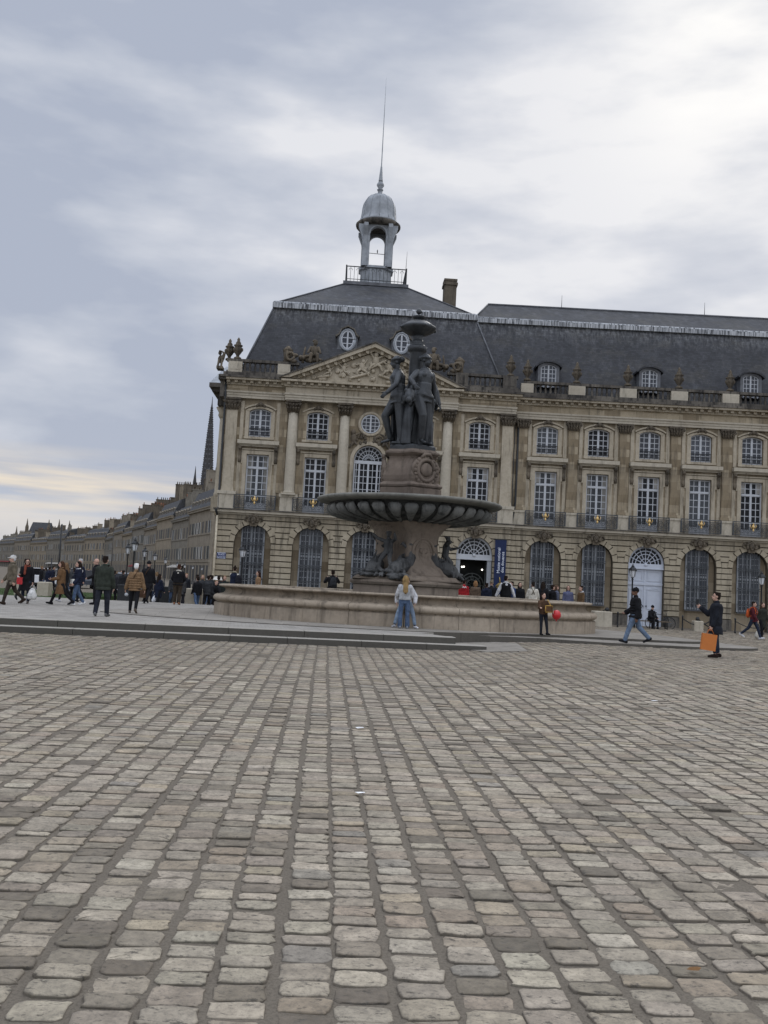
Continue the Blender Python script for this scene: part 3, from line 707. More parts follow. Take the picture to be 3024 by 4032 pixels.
for x_, z_ in ((-.78,3.45),(-.62,3.47),(.88,3.3)): d.ell((x_,1.3,z_), .07, 8, 6)
lm = NT('ceiling_spot'); lm.b.inputs['Emission Color'].default_value = (1,.95,.85,1); lm.b.inputs['Emission Strength'].default_value = 3
pav('ceiling_spots', d, lm.out((.9,.9,.85)), 8.88)
# white panelled carriage door in the wing
d = MB(); zt = AZ-.42
d.box(-1.42, 1.42, .3, .42, GZ-.3, zt); d.box(-.06, .06, .24, .3, GZ-.3, zt); d.box(-1.42, 1.42, .22, .3, 2.72, 2.9)
for s in (-1, 1):
    for z0_, z1_ in ((GZ+.45, .55), (.8, 2.4), (3.05, zt-.15)):
        x0_, x1_ = sorted((s*.2, s*1.28))
        for a, b, c_, e in ((x0_,x1_,z0_,z0_+.07),(x0_,x1_,z1_-.07,z1_),(x0_,x0_+.07,z0_+.07,z1_-.07),(x1_-.07,x1_,z0_+.07,z1_-.07)): d.box(a, b, .26, .3, c_, e)
        if z1_ == 2.4: d.prism(arch_pts((x0_+x1_)/2, .54, 2.4, 8, .16)+arch_pts((x0_+x1_)/2, .54, 2.31, 8, .16)[::-1], .255, .3)
DO = wing('carriage_door', d, PAINTD, WB[2]); d = MB()
for s in (-1, 1): d.ell((s*.14,.2,1.05), .06, 8, 6)
part('door_handle', d, IRON, DO, K=K)

# ---- string course ---------------------------------------------------------
for nm_, x0, x1, put in (('p', -11.95, 11.95, pav), ('w', 9.4, 44.6, wing)):
    s = MB(); s.box(x0, x1, -.22, .02, 6.62, 6.76); s.box(x0-.1 if nm_ == 'p' else x0, x1, -.46, .02, 6.765, 6.96); put('string_course', s, PEDS)
    s = MB(); s.box(x0-.14 if nm_ == 'p' else x0, x1, -.55, .02, 6.965, 7.05); put('string_course_lip', s, GRIM)

# ---- upper walls -----------------------------------------------------------
holesP = [b for b in PB if b != 0]
m = MB(); wall(m, -11.7, 11.7, 7.05, 12.0, [(b, .88, 7.05, 11.5, 0) for b in holesP]+[(0, 1.2, 7.05, 11.56, 'round')], 0, .3)
# arch of the central window rises above 12.0: build the two wall bands so that they meet over it
m = MB(); segs = [(-11.7,-1.6),(-1.6,1.6),(1.6,11.7)]
for a, b in (segs[0], segs[2]):
    hs = [h for h in holesP if a < h < b]
    wall(m, a, b, 7.05, 12.1, [(h, .88, 7.05, 11.5, 0) for h in hs], 0, .3); wall(m, a, b, 12.1, 16.0, [(h, .87, 12.95, 15.0, .24) for h in hs], 0, .3)
wall(m, -1.6, 1.6, 7.05, 13.2, [(0, 1.2, 7.05, 11.56, 'round')], 0, .3); wall(m, -1.6, 1.6, 13.2, 16.0, [], 0, .3)
pav('pavilion_wall', m, WALL)
m = MB(); wall(m, 9.0, 44.6, 7.05, 12.1, [(b, .88, 7.05, 11.5, 0) for b in WB], 0, .3); wall(m, 9.0, 44.6, 12.1, 17.6, [(b, .87, 12.95, 15.0, .24) for b in WB], 0, .3)
wing('wing_wall', m, WALL)
for b in holesP: upper_window('p', b); lower_window('p', b)
for b in WB: upper_window('w', b); lower_window('w', b)
# central arched window, oculus and the carving between
f = MB(); r, zs = 1.18, 11.56; n = 18
f.prism(arch_pts(0, r, zs, n)+arch_pts(0, r-.09, zs, n)[::-1], .18, .3)
for q in (.48, .8): f.prism(arch_pts(0, q+.025, zs, n)+arch_pts(0, q-.025, zs, n)[::-1], .22, .27)
for k in range(1, 10):
    a = PI*k/10; f.tube([(.2*math.cos(a),.245,zs+.2*math.sin(a)),(1.12*math.cos(a),.245,zs+1.12*math.sin(a))], .026, 4, False)
f.box(-r, r, .16, .3, zs-.28, zs-.02)
for s in (-1, 1): bar_v(f, s*(r-.06), 7.05, zs-.28, .12, .18, .3); bar_v(f, s*.72, 7.05, zs-.28, .13, .19, .3); bar_v(f, s*.36, 7.65, zs-.28, .05, .22, .27); bar_v(f, s*.96, 7.65, zs-.28, .05, .22, .27)
bar_v(f, 0, 7.05, zs-.28, .15, .17, .3); bar_h(f, -r, r, 7.35, .6, .2, .29)
for i in range(1, 7): bar_h(f, -r, r, 7.65+i*.52, .05, .225, .265)
o = pav('arched_window', f, PAINT); g = MB(); g.prism([(-r,7.05),(r,7.05)]+arch_pts(0, r, zs, n), .25, .256); part('pane', g, GLASS, o, K=K)
b_ = sub('balcony_railing', BR, o); sub('gilt_emblem', BO, b_)
f = MB(); R0 = .72; f.prism([(R0*math.cos(2*PI*i/24), 14.5+R0*math.sin(2*PI*i/24)) for i in range(24)], -.02, -.012)
o = pav('round_window', f, GLASSB)
f = MB(); f.tube([(.72*math.cos(a),-.05,14.5+.72*math.sin(a)) for a in np.linspace(0,2*PI,29)], .06, 5); bar_v(f, 0, 13.8, 15.2, .13, -.09, -.025)
for x_ in (-.36, .36): bar_v(f, x_, 13.88, 15.12, .045, -.07, -.025)
for z_ in (14.05, 14.35, 14.65, 14.95): bar_h(f, -.66, .66, z_, .045, -.075, -.025)
part('casement_frame', f, PAINT, o, K=K)
f = MB(); f.prism([(1.0*math.cos(a), 14.5+1.0*math.sin(a)) for a in np.linspace(0,2*PI,25)[:-1]]+[], .0, .002)
f = MB(); f.tube([(.9*math.cos(a),-.05,14.5+.9*math.sin(a)) for a in np.linspace(0,2*PI,33)], .13, 6)
f.prism(arch_pts(0, 1.5, 11.56, 18)+arch_pts(0, 1.22, 11.56, 18)[::-1], -.14, .02); f.box(-1.5, -1.22, -.14, .02, 7.05, 11.56); f.box(1.22, 1.5, -.14, .02, 7.05, 11.56)
pav('arch_surround', f, LIME)
f = MB(); R_ = random.Random(8)
for s in (-1, 1):
    f.ell((s*1.35,-.2,13.75), (.2,.18,.24), 9, 6); f.ell((s*1.3,-.2,13.25), (.26,.2,.4), 9, 6); f.cap((s*1.3,-.25,13.45), (s*.8,-.25,13.7), .09, .07); f.cap((s*1.3,-.22,12.95), (s*1.6,-.25,12.5), .13, .08); f.cap((s*1.2,-.22,12.95), (s*1.05,-.25,12.75), .12, .08)
    for i in range(12): f.ell((s*R_.uniform(.3,1.45),-.1,R_.uniform(12.8,13.6)), (R_.uniform(.1,.2),.1,R_.uniform(.08,.2)), 7, 5)
pav('carved_spandrel_figures', f, CAPI)

# ---- columns, pilasters, pedestals ------------------------------------------
def capital(w, d, y, z0=15.0, z1=15.98):
    m = MB(); n = 3
    m.prism([(-w*.42,z0),(w*.42,z0),(w*.6,z1-.16),(-w*.6,z1-.16)], y-d*.6, y+.1); m.box(-w*.72, w*.72, y-d*.85, y+.1, z1-.16, z1)
    for row, (zz, sc_) in enumerate(((z0+.05,.48),(z0+.33,.56))):
        for i in range(5):
            x = (-1+i*.5)*w*sc_; m.tube([(x,y-d*.55,zz),(x*1.05,y-d*.75,zz+.22),(x*1.12,y-d*.98,zz+.3),(x*1.12,y-d*1.0,zz+.2)], [.09,.09,.06,.03], 6)
    for s in (-1, 1): m.tube([(s*w*.35,y-d*.7,z1-.45),(s*w*.62,y-d*.85,z1-.25),(s*w*.74,y-d*.95,z1-.3),(s*w*.66,y-d*.98,z1-.42)], [.06,.07,.07,.04], 6)
    return m
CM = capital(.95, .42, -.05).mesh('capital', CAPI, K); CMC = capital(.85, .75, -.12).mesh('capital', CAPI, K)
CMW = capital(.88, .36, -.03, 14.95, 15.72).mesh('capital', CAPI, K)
p = MB(); p.box(-.44, .44, -.24, .02, 8.78, 15.02); p.box(-.52, .52, -.32, .02, 8.45, 8.62); p.box(-.48, .48, -.28, .02, 8.62, 8.78); PIL = p.mesh('pilaster', LIME, K)
p = MB(); p.box(-.66, .66, -.42, .02, 7.05, 8.2); p.box(-.74, .74, -.5, .02, 8.2, 8.45); PED = p.mesh('pedestal', PEDS, K)
p = MB(); p.lathe([(.46,8.5),(.48,8.6),(.42,8.7),(.425,8.75),(.42,10),(.405,12.5),(.36,15.05)], (0,-.2), 20); p.box(-.55, .55, -.75, .02, 8.38, 8.5); COLM = p.mesh('engaged_column', PEDS, K)
p = MB(); p.box(-.4, .4, -.15, .02, 8.5, 15.0); p.box(-.48, .48, -.22, .02, 8.22, 8.5); PILW = p.mesh('pilaster', WALL, K)
p = MB(); p.box(-.62, .62, -.36, .02, 7.05, 8.05); p.box(-.68, .68, -.42, .02, 8.05, 8.22); PEDW = p.mesh('pedestal', PEDS, K)
for u in (-11.13, 11.13): inst('pedestal', PED, 'p', u); x_ = inst('pilaster', PIL, 'p', u); sub('capital', CM, x_)
for u in (-6.24, -2.09, 2.09, 6.24): inst('pedestal', PED, 'p', u); x_ = inst('engaged_column', COLM, 'p', u); sub('capital', CMC, x_)
for u in (-7.0, -2.85, 2.85, 7.0, -5.48, 5.48):
    m = MB(); m.box(-.3, .3, -.1, .02, 8.5, 15.9); pav('backing_pilaster', m, WALL, u)
for x in [10.95]+[15.09+4.19*i for i in range(7)]: inst('pedestal', PEDW, 'w', x); x_ = inst('pilaster', PILW, 'w', x); sub('capital', CMW, x_)

# ---- entablature, cornice, balustrade ----------------------------------------
def entab(put, x0, x1, za, zf, zc, y, nm='', lcap=True):
    m = MB(); m.box(x0, x1, y, .02, za, za+.22); m.box(x0-.02, x1+.02, y-.05, .02, za+.22, za+.42); m.box(x0-.06, x1+.06, y-.13, .02, za+.42, za+.56); put('architrave', m, PEDS)
    m = MB(); m.box(x0, x1, y+.02, .02, za+.56, zf); put('frieze', m, WALL)
    m = MB(); m.box(x0-.1, x1+.1, y-.16, .02, zf, zf+.14); x = x0+.1; 
    while x < x1-.15: m.box(x, x+.26, y-.42, y-.1, zf+.14, zf+.34); x += .62
    m.box(x0-.1, x1+.1, y-.12, .02, zf+.14, zf+.34); m.box(x0-.35, x1+.35, y-.62, .02, zf+.34, zf+.5); put('modillion_cornice', m, LIME)
    m = MB(); m.box(x0-.42, x1+.42, y-.72, .02, zf+.5, zf+.66); m.box(x0-.2, x1+.2, y-.5, .2, zf+.66, zc); put('cornice_gutter', m, GRIM)
for a, b in ((-11.75, -7.0), (7.0, 11.75)): entab(pav, a, b, 15.98, 17.0, 17.95, -.28)
m = MB(); a, b, y = -6.95, 6.95, -.62
m.box(a, b, y, .02, 15.98, 16.2); m.box(a-.02, b+.02, y-.05, .02, 16.2, 16.4); m.box(a-.05, b+.05, y-.13, .02, 16.4, 16.54); pav('architrave', m, PEDS)
m = MB(); m.box(a, b, y+.02, .02, 16.54, 17.05); pav('frieze', m, LIME)
m = MB(); m.box(a-.1, b+.1, y-.16, .02, 17.05, 17.2); x = a+.1
while x < b-.2: m.box(x, x+.26, y-.42, y-.1, 17.2, 17.4); x += .62
m.box(a-.1, b+.1, y-.12, .02, 17.2, 17.4); m.box(a-.35, b+.35, y-.6, .02, 17.4, 17.56); pav('modillion_cornice', m, LIME)
entab(wing, 9.6, 44.6, 15.72, 16.85, 17.8, -.26)
# pediment
m = MB(); ap = 20.85; bz = 17.56; hb = 7.4
m.prism([(-hb+.9,bz+.02),(hb-.9,bz+.02),(0,ap-.62)], y+.06, .3); PD = pav('pediment', m, LIME)
sl = (ap-bz-.1)/hb; m = MB()
for s in (-1, 1):
    q = [(s*(hb),bz+.1),(0,ap),(0,ap-.3),(s*(hb-.75),bz+.13)]; q = q if s < 0 else q
    m.prism(q if s > 0 else q[::-1], y-.62, .3)
    q = [(s*(hb-.6),bz+.16),(0,ap-.3),(0,ap-.55),(s*(hb-1.4),bz+.16)]; m.prism(q if s > 0 else q[::-1], y-.2, .3)
    k = .6
    while k < hb-1.3:
        zc_ = ap-.42-(k)*sl; m.prism([(s*k-.12,zc_-.13-s*.05),(s*k+.12,zc_-.13-s*.05*-1 if s<0 else zc_-.13-.05),(s*k+.12,zc_+.1),(s*k-.12,zc_+.1)], y-.45, y-.18); k += .62
part('raking_cornice', m, LIME, PD, K=K)
m = MB()
for s in (-1, 1):
    q = [(s*(hb+.1),bz+.13),(0,ap+.14),(0,ap+.02),(s*(hb+.02),bz+.06)]; m.prism(q if s > 0 else q[::-1], y-.7, .3)
part('sooty_coping', m, GRIM, PD, K=K)
m = MB(); R_ = random.Random(21); yb = y+.02
def putto(x, z, sc_, lean):
    m.ell((x+lean*.35*sc_, yb-.14, z+.62*sc_), (.15*sc_,.13,.17*sc_), 9, 7); m.ell((x+lean*.1*sc_, yb-.1, z+.28*sc_), (.22*sc_,.14,.32*sc_), 9, 7)
    for s in (-1, 1):
        a = R_.uniform(-.3,.6); m.cap((x+s*.16*sc_, yb-.12, z+.42*sc_), (x+s*.45*sc_, yb-.16, z+(.42+a)*sc_), .075*sc_, .05*sc_, 7)
        kx = x+s*.3*sc_+lean*.2; m.cap((x+s*.1*sc_, yb-.1, z+.02*sc_), (kx, yb-.2, z-.12*sc_), .11*sc_, .085*sc_, 7); m.cap((kx, yb-.2, z-.12*sc_), (kx+s*.12*sc_+lean*.3*sc_, yb-.16, z-.4*sc_), .085*sc_, .05*sc_, 7)
for x_, z_, s_, l_ in ((-3.5,18.35,.72,-.6),(-2.45,18.55,.85,.4),(-1.0,18.75,1.1,.3),(.15,19.25,1.25,0),(1.3,18.8,1.1,-.3),(2.5,18.55,.85,-.5),(3.6,18.3,.7,.6)): putto(x_, z_, s_, l_)
for i in range(46):
    x_ = R_.uniform(-5,5); zm = ap-.9-abs(x_)*sl
    z_ = R_.uniform(17.85, max(17.95, min(zm, 19.6))); q = R_.uniform(.1,.26); m.ell((x_, yb-.05, z_), (q,.1,q*R_.uniform(.5,1.1)), 7, 5, Matrix.Rotation(R_.uniform(-1,1), 3, 'Y'))
for x0_, z0_, x1_, z1_ in ((-1.9,18.0,-.4,18.5),(.5,18.4,1.9,18.0),(-4.4,17.95,-3.6,18.1),(-.3,18.9,.9,19.6)): m.cap((x0_,yb-.1,z0_), (x1_,yb-.1,z1_), .1, .12, 7)
part('tympanum_relief', m, LIME, PD, K=K)

def baluster_run(put, x0, x1, z0, zt, y):
    m = MB(); n = max(2, int((x1-x0)/.36)); h = zt-z0
    for i in range(n):
        x = x0+(i+.5)*(x1-x0)/n
        m.lathe([(.1,z0),(.1,z0+.08*h),(.05,z0+.14*h),(.115,z0+.38*h),(.05,z0+.74*h),(.09,z0+.82*h),(.1,zt)], (x,y), 6)
    put('balusters', m, GRIM)
def balustrade(put, x0, x1, peds, zb, zt, y, white):
    m = MB(); m.box(x0, x1, y-.2, y+.2, zb, zb+.22); m.box(x0, x1, y-.24, y+.24, zt-.22, zt); put('balustrade_rails', m, GRIM)
    last = x0
    for p_, w_ in peds:
        if p_-w_ > last+.3: baluster_run(put, last, p_-w_, zb+.22, zt-.22, y)
        last = p_+w_
        m = MB(); m.box(p_-w_, p_+w_, y-.28, y+.28, zb+.05, zt-.225); m.box(p_-w_*.7, p_+w_*.7, y-.3, y-.28, zb+.3, zt-.4); put('balustrade_pedestal', m, PEDS if white else GRIM)
    if x1 > last+.3: baluster_run(put, last, x1, zb+.22, zt-.22, y)
balustrade(pav, -11.8, -6.0, [(-11.1,.55),(-7.2,.5)], 17.95, 19.12, -.1, True)
balustrade(pav, 6.0, 11.8, [(7.2,.5),(11.1,.55)], 17.95, 19.12, -.1, False)
balustrade(wing, 10.9, 44.6, [(11.15,.5)]+[(15.2+4.19*i,.68) for i in range(7)], 17.55, 18.85, -.1, True)
def urn_mesh():
    m = MB(); m.lathe([(.3,0),(.3,.12),(.14,.2),(.13,.3),(.3,.55),(.36,.8),(.27,1.0),(.36,1.08),(.36,1.14),(.2,1.22),(.22,1.32),(.1,1.5),(.13,1.6),(.03,1.78)], n=12)
    for i in range(6):
        a = 2*PI*i/6; m.ell((.34*math.cos(a),.34*math.sin(a),.78), (.08,.08,.16), 6, 5)
    return m.mesh('urn', CAPI, K)
UM = urn_mesh()
def urn(par_fn, x, y, z): return link('urn', UM, PAL, (par_fn(x, y)[0], par_fn(x, y)[1], z*K), WR if par_fn is wloc else 0)
plc = lambda x, y: (x*K, y*K, 0)
for u, y_ in ((-11.0, 0), (-11.75, .6), (11.2, 0)): urn(plc, u, y_, 19.15)
for x in [11.15]+[15.2+4.19*i for i in range(7)]: urn(wloc, x, -.1, 18.9)
# trophies and seated figures beside the pediment, winged beast at the corner
def trophy(sg):
    R_ = random.Random(31); m = MB(); z = 19.15
    m.ell((sg*7.0,-.1,z+.55), (.3,.3,.5), 10, 8); m.lathe([(.36,z),(.3,z+.3),(.38,z+.9),(.45,z+1.0),(.1,z+1.35)], (sg*7.0,.1), 10); m.tube([(sg*6.7,-.35,z+.42+.28*math.sin(a)) if False else (sg*6.75+.3*math.cos(a),-.4,z+.42+.3*math.sin(a)) for a in np.linspace(0,2*PI,15)], .11, 6)
    for i in range(16): m.ell((sg*R_.uniform(4.4,6.5),R_.uniform(-.3,.2),z+R_.uniform(.05,.65)), (R_.uniform(.15,.34),.25,R_.uniform(.12,.3)), 8, 6)
    x = sg*4.85                                              # seated figure
    m.ell((x,-.1,z+1.0), (.34,.28,.5), 10, 8); m.ell((x+sg*-.05,-.15,z+1.68), (.18,.19,.23), 9, 7); m.ell((x,-.1,z+1.85), (.22,.2,.12), 9, 6)
    for s in (-1, 1): m.cap((x+s*.3,-.15,z+1.3), (x+s*.5,-.3,z+.85), .12, .09); m.cap((x+s*.15,-.2,z+.6), (x+s*.25,-.65,z+.65), .18, .14); m.cap((x+s*.25,-.65,z+.65), (x+s*.28,-.6,z+.05), .14, .09)
    m.cap((x+sg*.35,-.1,z+.6), (x+sg*1.0,-.1,z+.5), .16, .1); m.tube([(x+sg*.9,-.1,z),(x+sg*.8,-.1,z+1.0),(x+sg*.75,-.1,z+1.35)], [.12,.08,.05], 6)
    return m
for sg in (-1, 1): pav('roof_sculpture_group', trophy(sg), CAPI)
m = MB(); x, z = -11.95, 18.0
m.ell((x,.3,z+1.3), (.4,.5,.55), 10, 8); m.ell((x-.1,-.1,z+2.0), (.24,.3,.26), 9, 7); m.tube([(x,-.2,z+2.1),(x-.1,-.45,z+2.25),(x-.2,-.55,z+2.1)], [.16,.1,.04], 6)
m.tube([(x+.2,.4,z+1.4),(x+.35,.7,z+2.2),(x-.1,.8,z+2.55)], [.25,.2,.05], 7); m.cap((x-.15,-.2,z+1.1), (x-.25,-.45,z+.2), .17, .12); m.cap((x+.2,-.2,z+1.1), (x+.2,-.45,z+.2), .17, .12); m.box(x-.4, x+.4, -.6, 1.0, z-.1, z+.25)
m.v = [(-12.35+(a_+11.95)*.62, b_*.62, 18.3+(c_-18.0)*.62) for a_, b_, c_ in m.v]
pav('winged_beast', m, CAPI)

# ---- river side of the pavilion: wall, columns, entablature and small gable --------
m = MB(); m.box(-11.7, -11.68, 0, 24, GZ-.3, 17.0); m.box(-11.7, 11.7, 23.98, 24, GZ-.3, 17.0); m.box(11.68, 11.7, .02, 24, GZ-.3, 17.0); pav('side_wall', m, WALL)
m = MB(); z = GZ+.9
while z < 6.5: m.box(-11.79, -11.69, .0, 24, z+.065, z+.455); z += .455
m.box(-11.9, -11.69, -.2, 24, 6.62, 7.0); m.box(-12.4, -11.69, 3.5, 20.5, GZ-.3, 7.0); m.box(-12.5, -11.69, 3.2, 20.8, 6.7, 7.02); pav('side_arcade', m, WALL)
for w_ in (4.6, 8.9, 15.1, 19.4):
    m = MB(); m.lathe([(.5,8.3),(.5,8.6),(.44,8.75),(.43,10),(.38,15.0)], (0,0), 16); m.box(-.6, .6, -.6, .6, 7.02, 8.3); m.lathe([(.4,15),(.55,15.3),(.5,15.5),(.75,15.95)], (0,0), 10)
    part('side_column', m, LIME, PAL, (-12.35*K, w_*K, 0), 0, K)
m = MB(); m.box(-12.85, -11.69, 3.4, 20.6, 15.95, 17.0); m.box(-13.3, -11.69, 2.9, 21.1, 17.0, 17.3); m.box(-13.5, -11.69, 2.5, 21.5, 17.3, 17.65); m.box(-12.2, -11.69, -.3, 3.4, 16.0, 17.3); m.box(-12.3, -11.69, -.9, 24.5, 17.3, 17.66); pav('side_entablature', m, GRIM)
m = MB(); m.prism_x([(2.6,17.66),(21.4,17.66),(12,21.2)], -13.5, -9); pav('side_gable', m, LEAD)

# ---- roofs ---------------------------------------------------------------
def frustum(mb, a, b, z0, c, d, z1):           # a,b = (x0,x1),(y0,y1) lower; c,d upper
    mb.add([(a[0],b[0],z0),(a[1],b[0],z0),(a[1],b[1],z0),(a[0],b[1],z0),(c[0],d[0],z1),(c[1],d[0],z1),(c[1],d[1],z1),(c[0],d[1],z1)], [(0,1,5,4),(1,2,6,5),(2,3,7,6),(3,0,4,7),(4,5,6,7),(3,2,1,0)])
m = MB(); frustum(m, (-11.1,11.1), (.65,23.35), 17.6, (-8.5,8.5), (3.0,21.0), 24.75); frustum(m, (-8.45,8.45), (3.05,20.95), 24.9, (-2.8,2.8), (9.2,14.8), 28.95)
PR = pav('pavilion_roof', m, SLATE)
def lead_band(mb, pts, r):
    mb.tube(pts, r, 8, True)
m = MB(); lead_band(m, [(-8.55,2.95,24.88),(8.55,2.95,24.88),(8.55,21,24.88),(-8.55,21,24.88),(-8.55,2.95,24.88)], .17)
m.box(-8.7, 8.7, 2.68, 2.96, 24.42, 24.85); m.box(8.42, 8.7, 2.96, 21.1, 24.42, 24.85); m.box(-8.7, -8.42, 2.96, 21.1, 24.42, 24.85)
lb = part('lead_flashing', m, LEADB, PR, K=K)
m = MB()
for s in (-1, 1): m.tube([(s*8.5,2.95,24.7),(s*11.1,.6,17.6)], .07, 6); m.tube([(s*8.45,3.05,24.95),(s*2.8,9.2,29.0)], .06, 6)
part('hip_flashing', m, LEADD, PR, K=K)
m = MB(); m.box(10.3, 44.6, .65, .7, 17.6, 17.65)
m = MB(); x0, x1 = 6.3, 44.6; 
m.add([(x0,.65,17.4),(x1,.65,17.4),(x1,3.15,24.7),(x0,3.15,24.7),(x0,11.4,17.4),(x1,11.4,17.4),(x1,8.85,24.7),(x0,8.85,24.7)], [(0,1,2,3),(5,4,7,6),(1,5,6,2)])
m.add([(x0+.6,3.2,24.85),(x1,3.2,24.85),(x1,6,27.0),(8.3,6,27.0),(x0+.6,8.8,24.85),(x1,8.8,24.85)], [(0,1,2,3),(5,4,3,2),(4,0,3),(1,5,2)])
WRF = wing('wing_roof', m, SLATE)
m = MB(); lead_band(m, [(x0+.3,3.1,24.85),(x1,3.1,24.85)], .15); m.box(x0+.3, x1, 2.86, 3.1, 24.45, 24.82); part('lead_flashing', m, LEADB, WRF, K=K)
m = MB(); lead_band(m, [(8.3,6,27.03),(x1,6,27.03)], .09); m.tube([(8.3,6,27.03),(x0+.6,3.2,24.9)], .06, 6); part('ridge_flashing', m, LEADD, WRF, K=K)
for x in (14.85, 27.6, 40.3):
    m = MB(); m.tube([(x,6,27),(x,6,28.2)], [.03,.012], 5); part('lightning_rod', m, IRON, WRF, K=K)
# wing dormers
def dormer_mesh():
    m = MB(); r = .88; rise = .36; z0 = 18.6; zs = 20.35
    o = arch_pts(0, r, zs, 12, rise); i = arch_pts(0, .66, zs-.08, 12, .26)
    m.prism([(-r,z0),(-.66,z0)]+[(x, z) for x, z in i[::-1]]+[(.66,z0),(r,z0)]+o, .6, 3.2)
    h = MB(); o2 = arch_pts(0, r+.24, zs+.02, 14, rise+.12); h.prism(o2+arch_pts(0, r+.2, zs-.12, 14, rise+.1)[::-1], .4, 2.9)
    f = MB(); f.prism(arch_pts(0, .66, zs-.08, 12, .26)+arch_pts(0, .58, zs-.12, 12, .24)[::-1], .72, .8)
    for s in (-1, 1): bar_v(f, s*.61, z0, zs-.06, .1, .71, .82); bar_v(f, s*.33, z0, zs+.06, .045, .74, .8)
    bar_v(f, 0, z0, zs+.14, .13, .7, .82)
    for k in range(6): bar_h(f, -.6, .6, z0+.1+k*.36, .05, .745, .79)
    g = MB(); g.prism([(-.66,z0),(.66,z0)]+arch_pts(0, .66, zs-.08, 12, .26), .77, .775)
    return m.mesh('dormer', LEADD, K), h.mesh('dormer_hood', SLATE, K), f.mesh('dormer_window', PAINT, K), g.mesh('pane', GLASSB, K)
DM = dormer_mesh()
for i in (0, 2, 4, 6):
    d_ = inst('dormer', DM[0], 'w', WB[i]); sub('dormer_hood', DM[1], d_); sub('dormer_window', DM[2], d_); sub('pane', DM[3], d_)
# oval dormers on the pavilion
def oval_mesh():
    m = MB(); z = 21.75; ov = lambda a, b, n=24: [(a*math.cos(2*PI*i/n), z+b*math.sin(2*PI*i/n)) for i in range(n)]
    m.prism([(-.95,z-1.25),(.95,z-1.25),(.8,z-.6),(.85,z+.35),(.55,z+.85),(0,z+1.05),(-.55,z+.85),(-.85,z+.35),(-.8,z-.6)], 1.75, 4.2)
    h = MB(); pts = [(-1.02,z+.32),(-.75,z+.5),(-.55,z+.95),(0,z+1.2),(.55,z+.95),(.75,z+.5),(1.02,z+.32)]; h.prism(pts[::-1]+[(x*.92, q-.1) for x, q in pts], 1.55, 4.0)
    f = MB(); n = 24; f.tube([(.5*math.cos(2*PI*i/n),1.72,z+.74*math.sin(2*PI*i/n)) for i in range(n+1)], .075, 6); bar_v(f, 0, z-.7, z+.7, .13, 1.68, 1.745); bar_h(f, -.48, .48, z+.18, .07, 1.69, 1.742); bar_h(f, -.45, .45, z-.3, .07, 1.69, 1.742)
    g = MB(); g.prism(ov(.5,.74), 1.738, 1.748)
    s = MB(); s.tube([(.63*math.cos(2*PI*i/n),1.72,z+.88*math.sin(2*PI*i/n)) for i in range(n+1)], .11, 6)
    return m.mesh('oval_dormer', LEADD, K), h.mesh('dormer_hood', GRIM, K), f.mesh('oval_window', PAINT, K), g.mesh('pane', GLASSB, K), s.mesh('dormer_moulding', LEAD, K)
OM = oval_mesh()
for u in (-2.25, 2.25):
    d_ = inst('oval_dormer', OM[0], 'p', u)
    for nm_, q in zip(('dormer_hood','oval_window','pane','dormer_moulding'), OM[1:]): sub(nm_, q, d_)
# chimney
m = MB(); m.box(6.55, 7.7, 11.3, 12.7, 25.3, 30.6); m.box(6.45, 7.8, 11.2, 12.8, 30.2, 30.45); m.box(6.5, 7.75, 11.25, 12.75, 30.6, 30.8); pav('chimney', m, QUAYD)
m = MB()
for (u, w_, z_) in ((-10.9,2.0,19.7),): m.ell((u,w_,z_), .35, 8, 6)
# lantern
LA = link('lantern', None, PAL, (0, 12*K, 0))
m = MB(); m.box(-3.0, 3.0, -3.0, 3.0, 28.9, 29.2); part('lantern_platform', m, LEADD, LA, K=K)
m = MB()
for i in range(4):
    a = PI/2*i; M4 = Matrix.Rotation(a, 3, 'Z')
    def rb(x0, x1, y0, y1, z0, z1):
        q = MB(); q.box(x0, x1, y0, y1, z0, z1); m.add([tuple(M4 @ Vector(v)) for v in q.v], q.f)
    rb(-2.72, 2.72, -2.74, -2.68, 30.62, 30.7); rb(-2.72, 2.72, -2.73, -2.69, 29.45, 29.5)
    for k in range(17): rb(-2.7+k*.3375-.018, -2.7+k*.3375+.018, -2.73, -2.69, 29.2, 30.62)
    for k in range(8):
        x_ = -2.53+k*.675+.17; q = MB(); q.tube([(x_+.16*math.cos(b),-2.71,30.3+.2*math.sin(b)) for b in np.linspace(0,PI,7)], .018, 4); m.add([tuple(M4 @ Vector(v)) for v in q.v], q.f)
    rb(-2.82, -2.7, -2.82, -2.7, 29.2, 30.75)
part('lantern_railing', m, IRON, LA, K=K)
m = MB(); m.lathe([(1.85,29.2),(1.85,29.6),(1.6,29.8),(1.55,31.0),(1.75,31.1),(1.75,31.3)], n=8, smooth=False, rot=PI/8); m.lathe([(1.1,31.3),(.9,31.55),(.2,31.75)], n=12); part('lantern_base', m, LEAD, LA, K=K)
m = MB()                                        # four piers with arches between: openings on all four sides
def lant_side(M4):
    q = MB(); hw, r_, zs_, y_ = 1.42, .74, 34.35, -1.42
    wall(q, -hw, hw, 31.3, 35.3, [(0, r_, 31.3, zs_, 'round')], y_, .42, 12); wall(q, -hw+.42, hw-.42, 31.3, 35.3, [(0, r_, 31.3, zs_, 'round')], y_+.42, 0.0, 12)
    for s in (-1, 1): q.box(s*.86-.06, s*.86+.06, y_-.06, y_, 31.3, zs_); q.prism_x([(y_,33.6),(y_-.1,34.2),(y_-.42,35.0),(y_-.42,35.3),(y_,35.3)], s*1.15-.2, s*1.15+.2)
    q.prism(arch_pts(0, .88, zs_, 12)+arch_pts(0, .76, zs_, 12)[::-1], y_-.06, y_)
    m.add([tuple(M4 @ Vector(v)) for v in q.v], q.f)
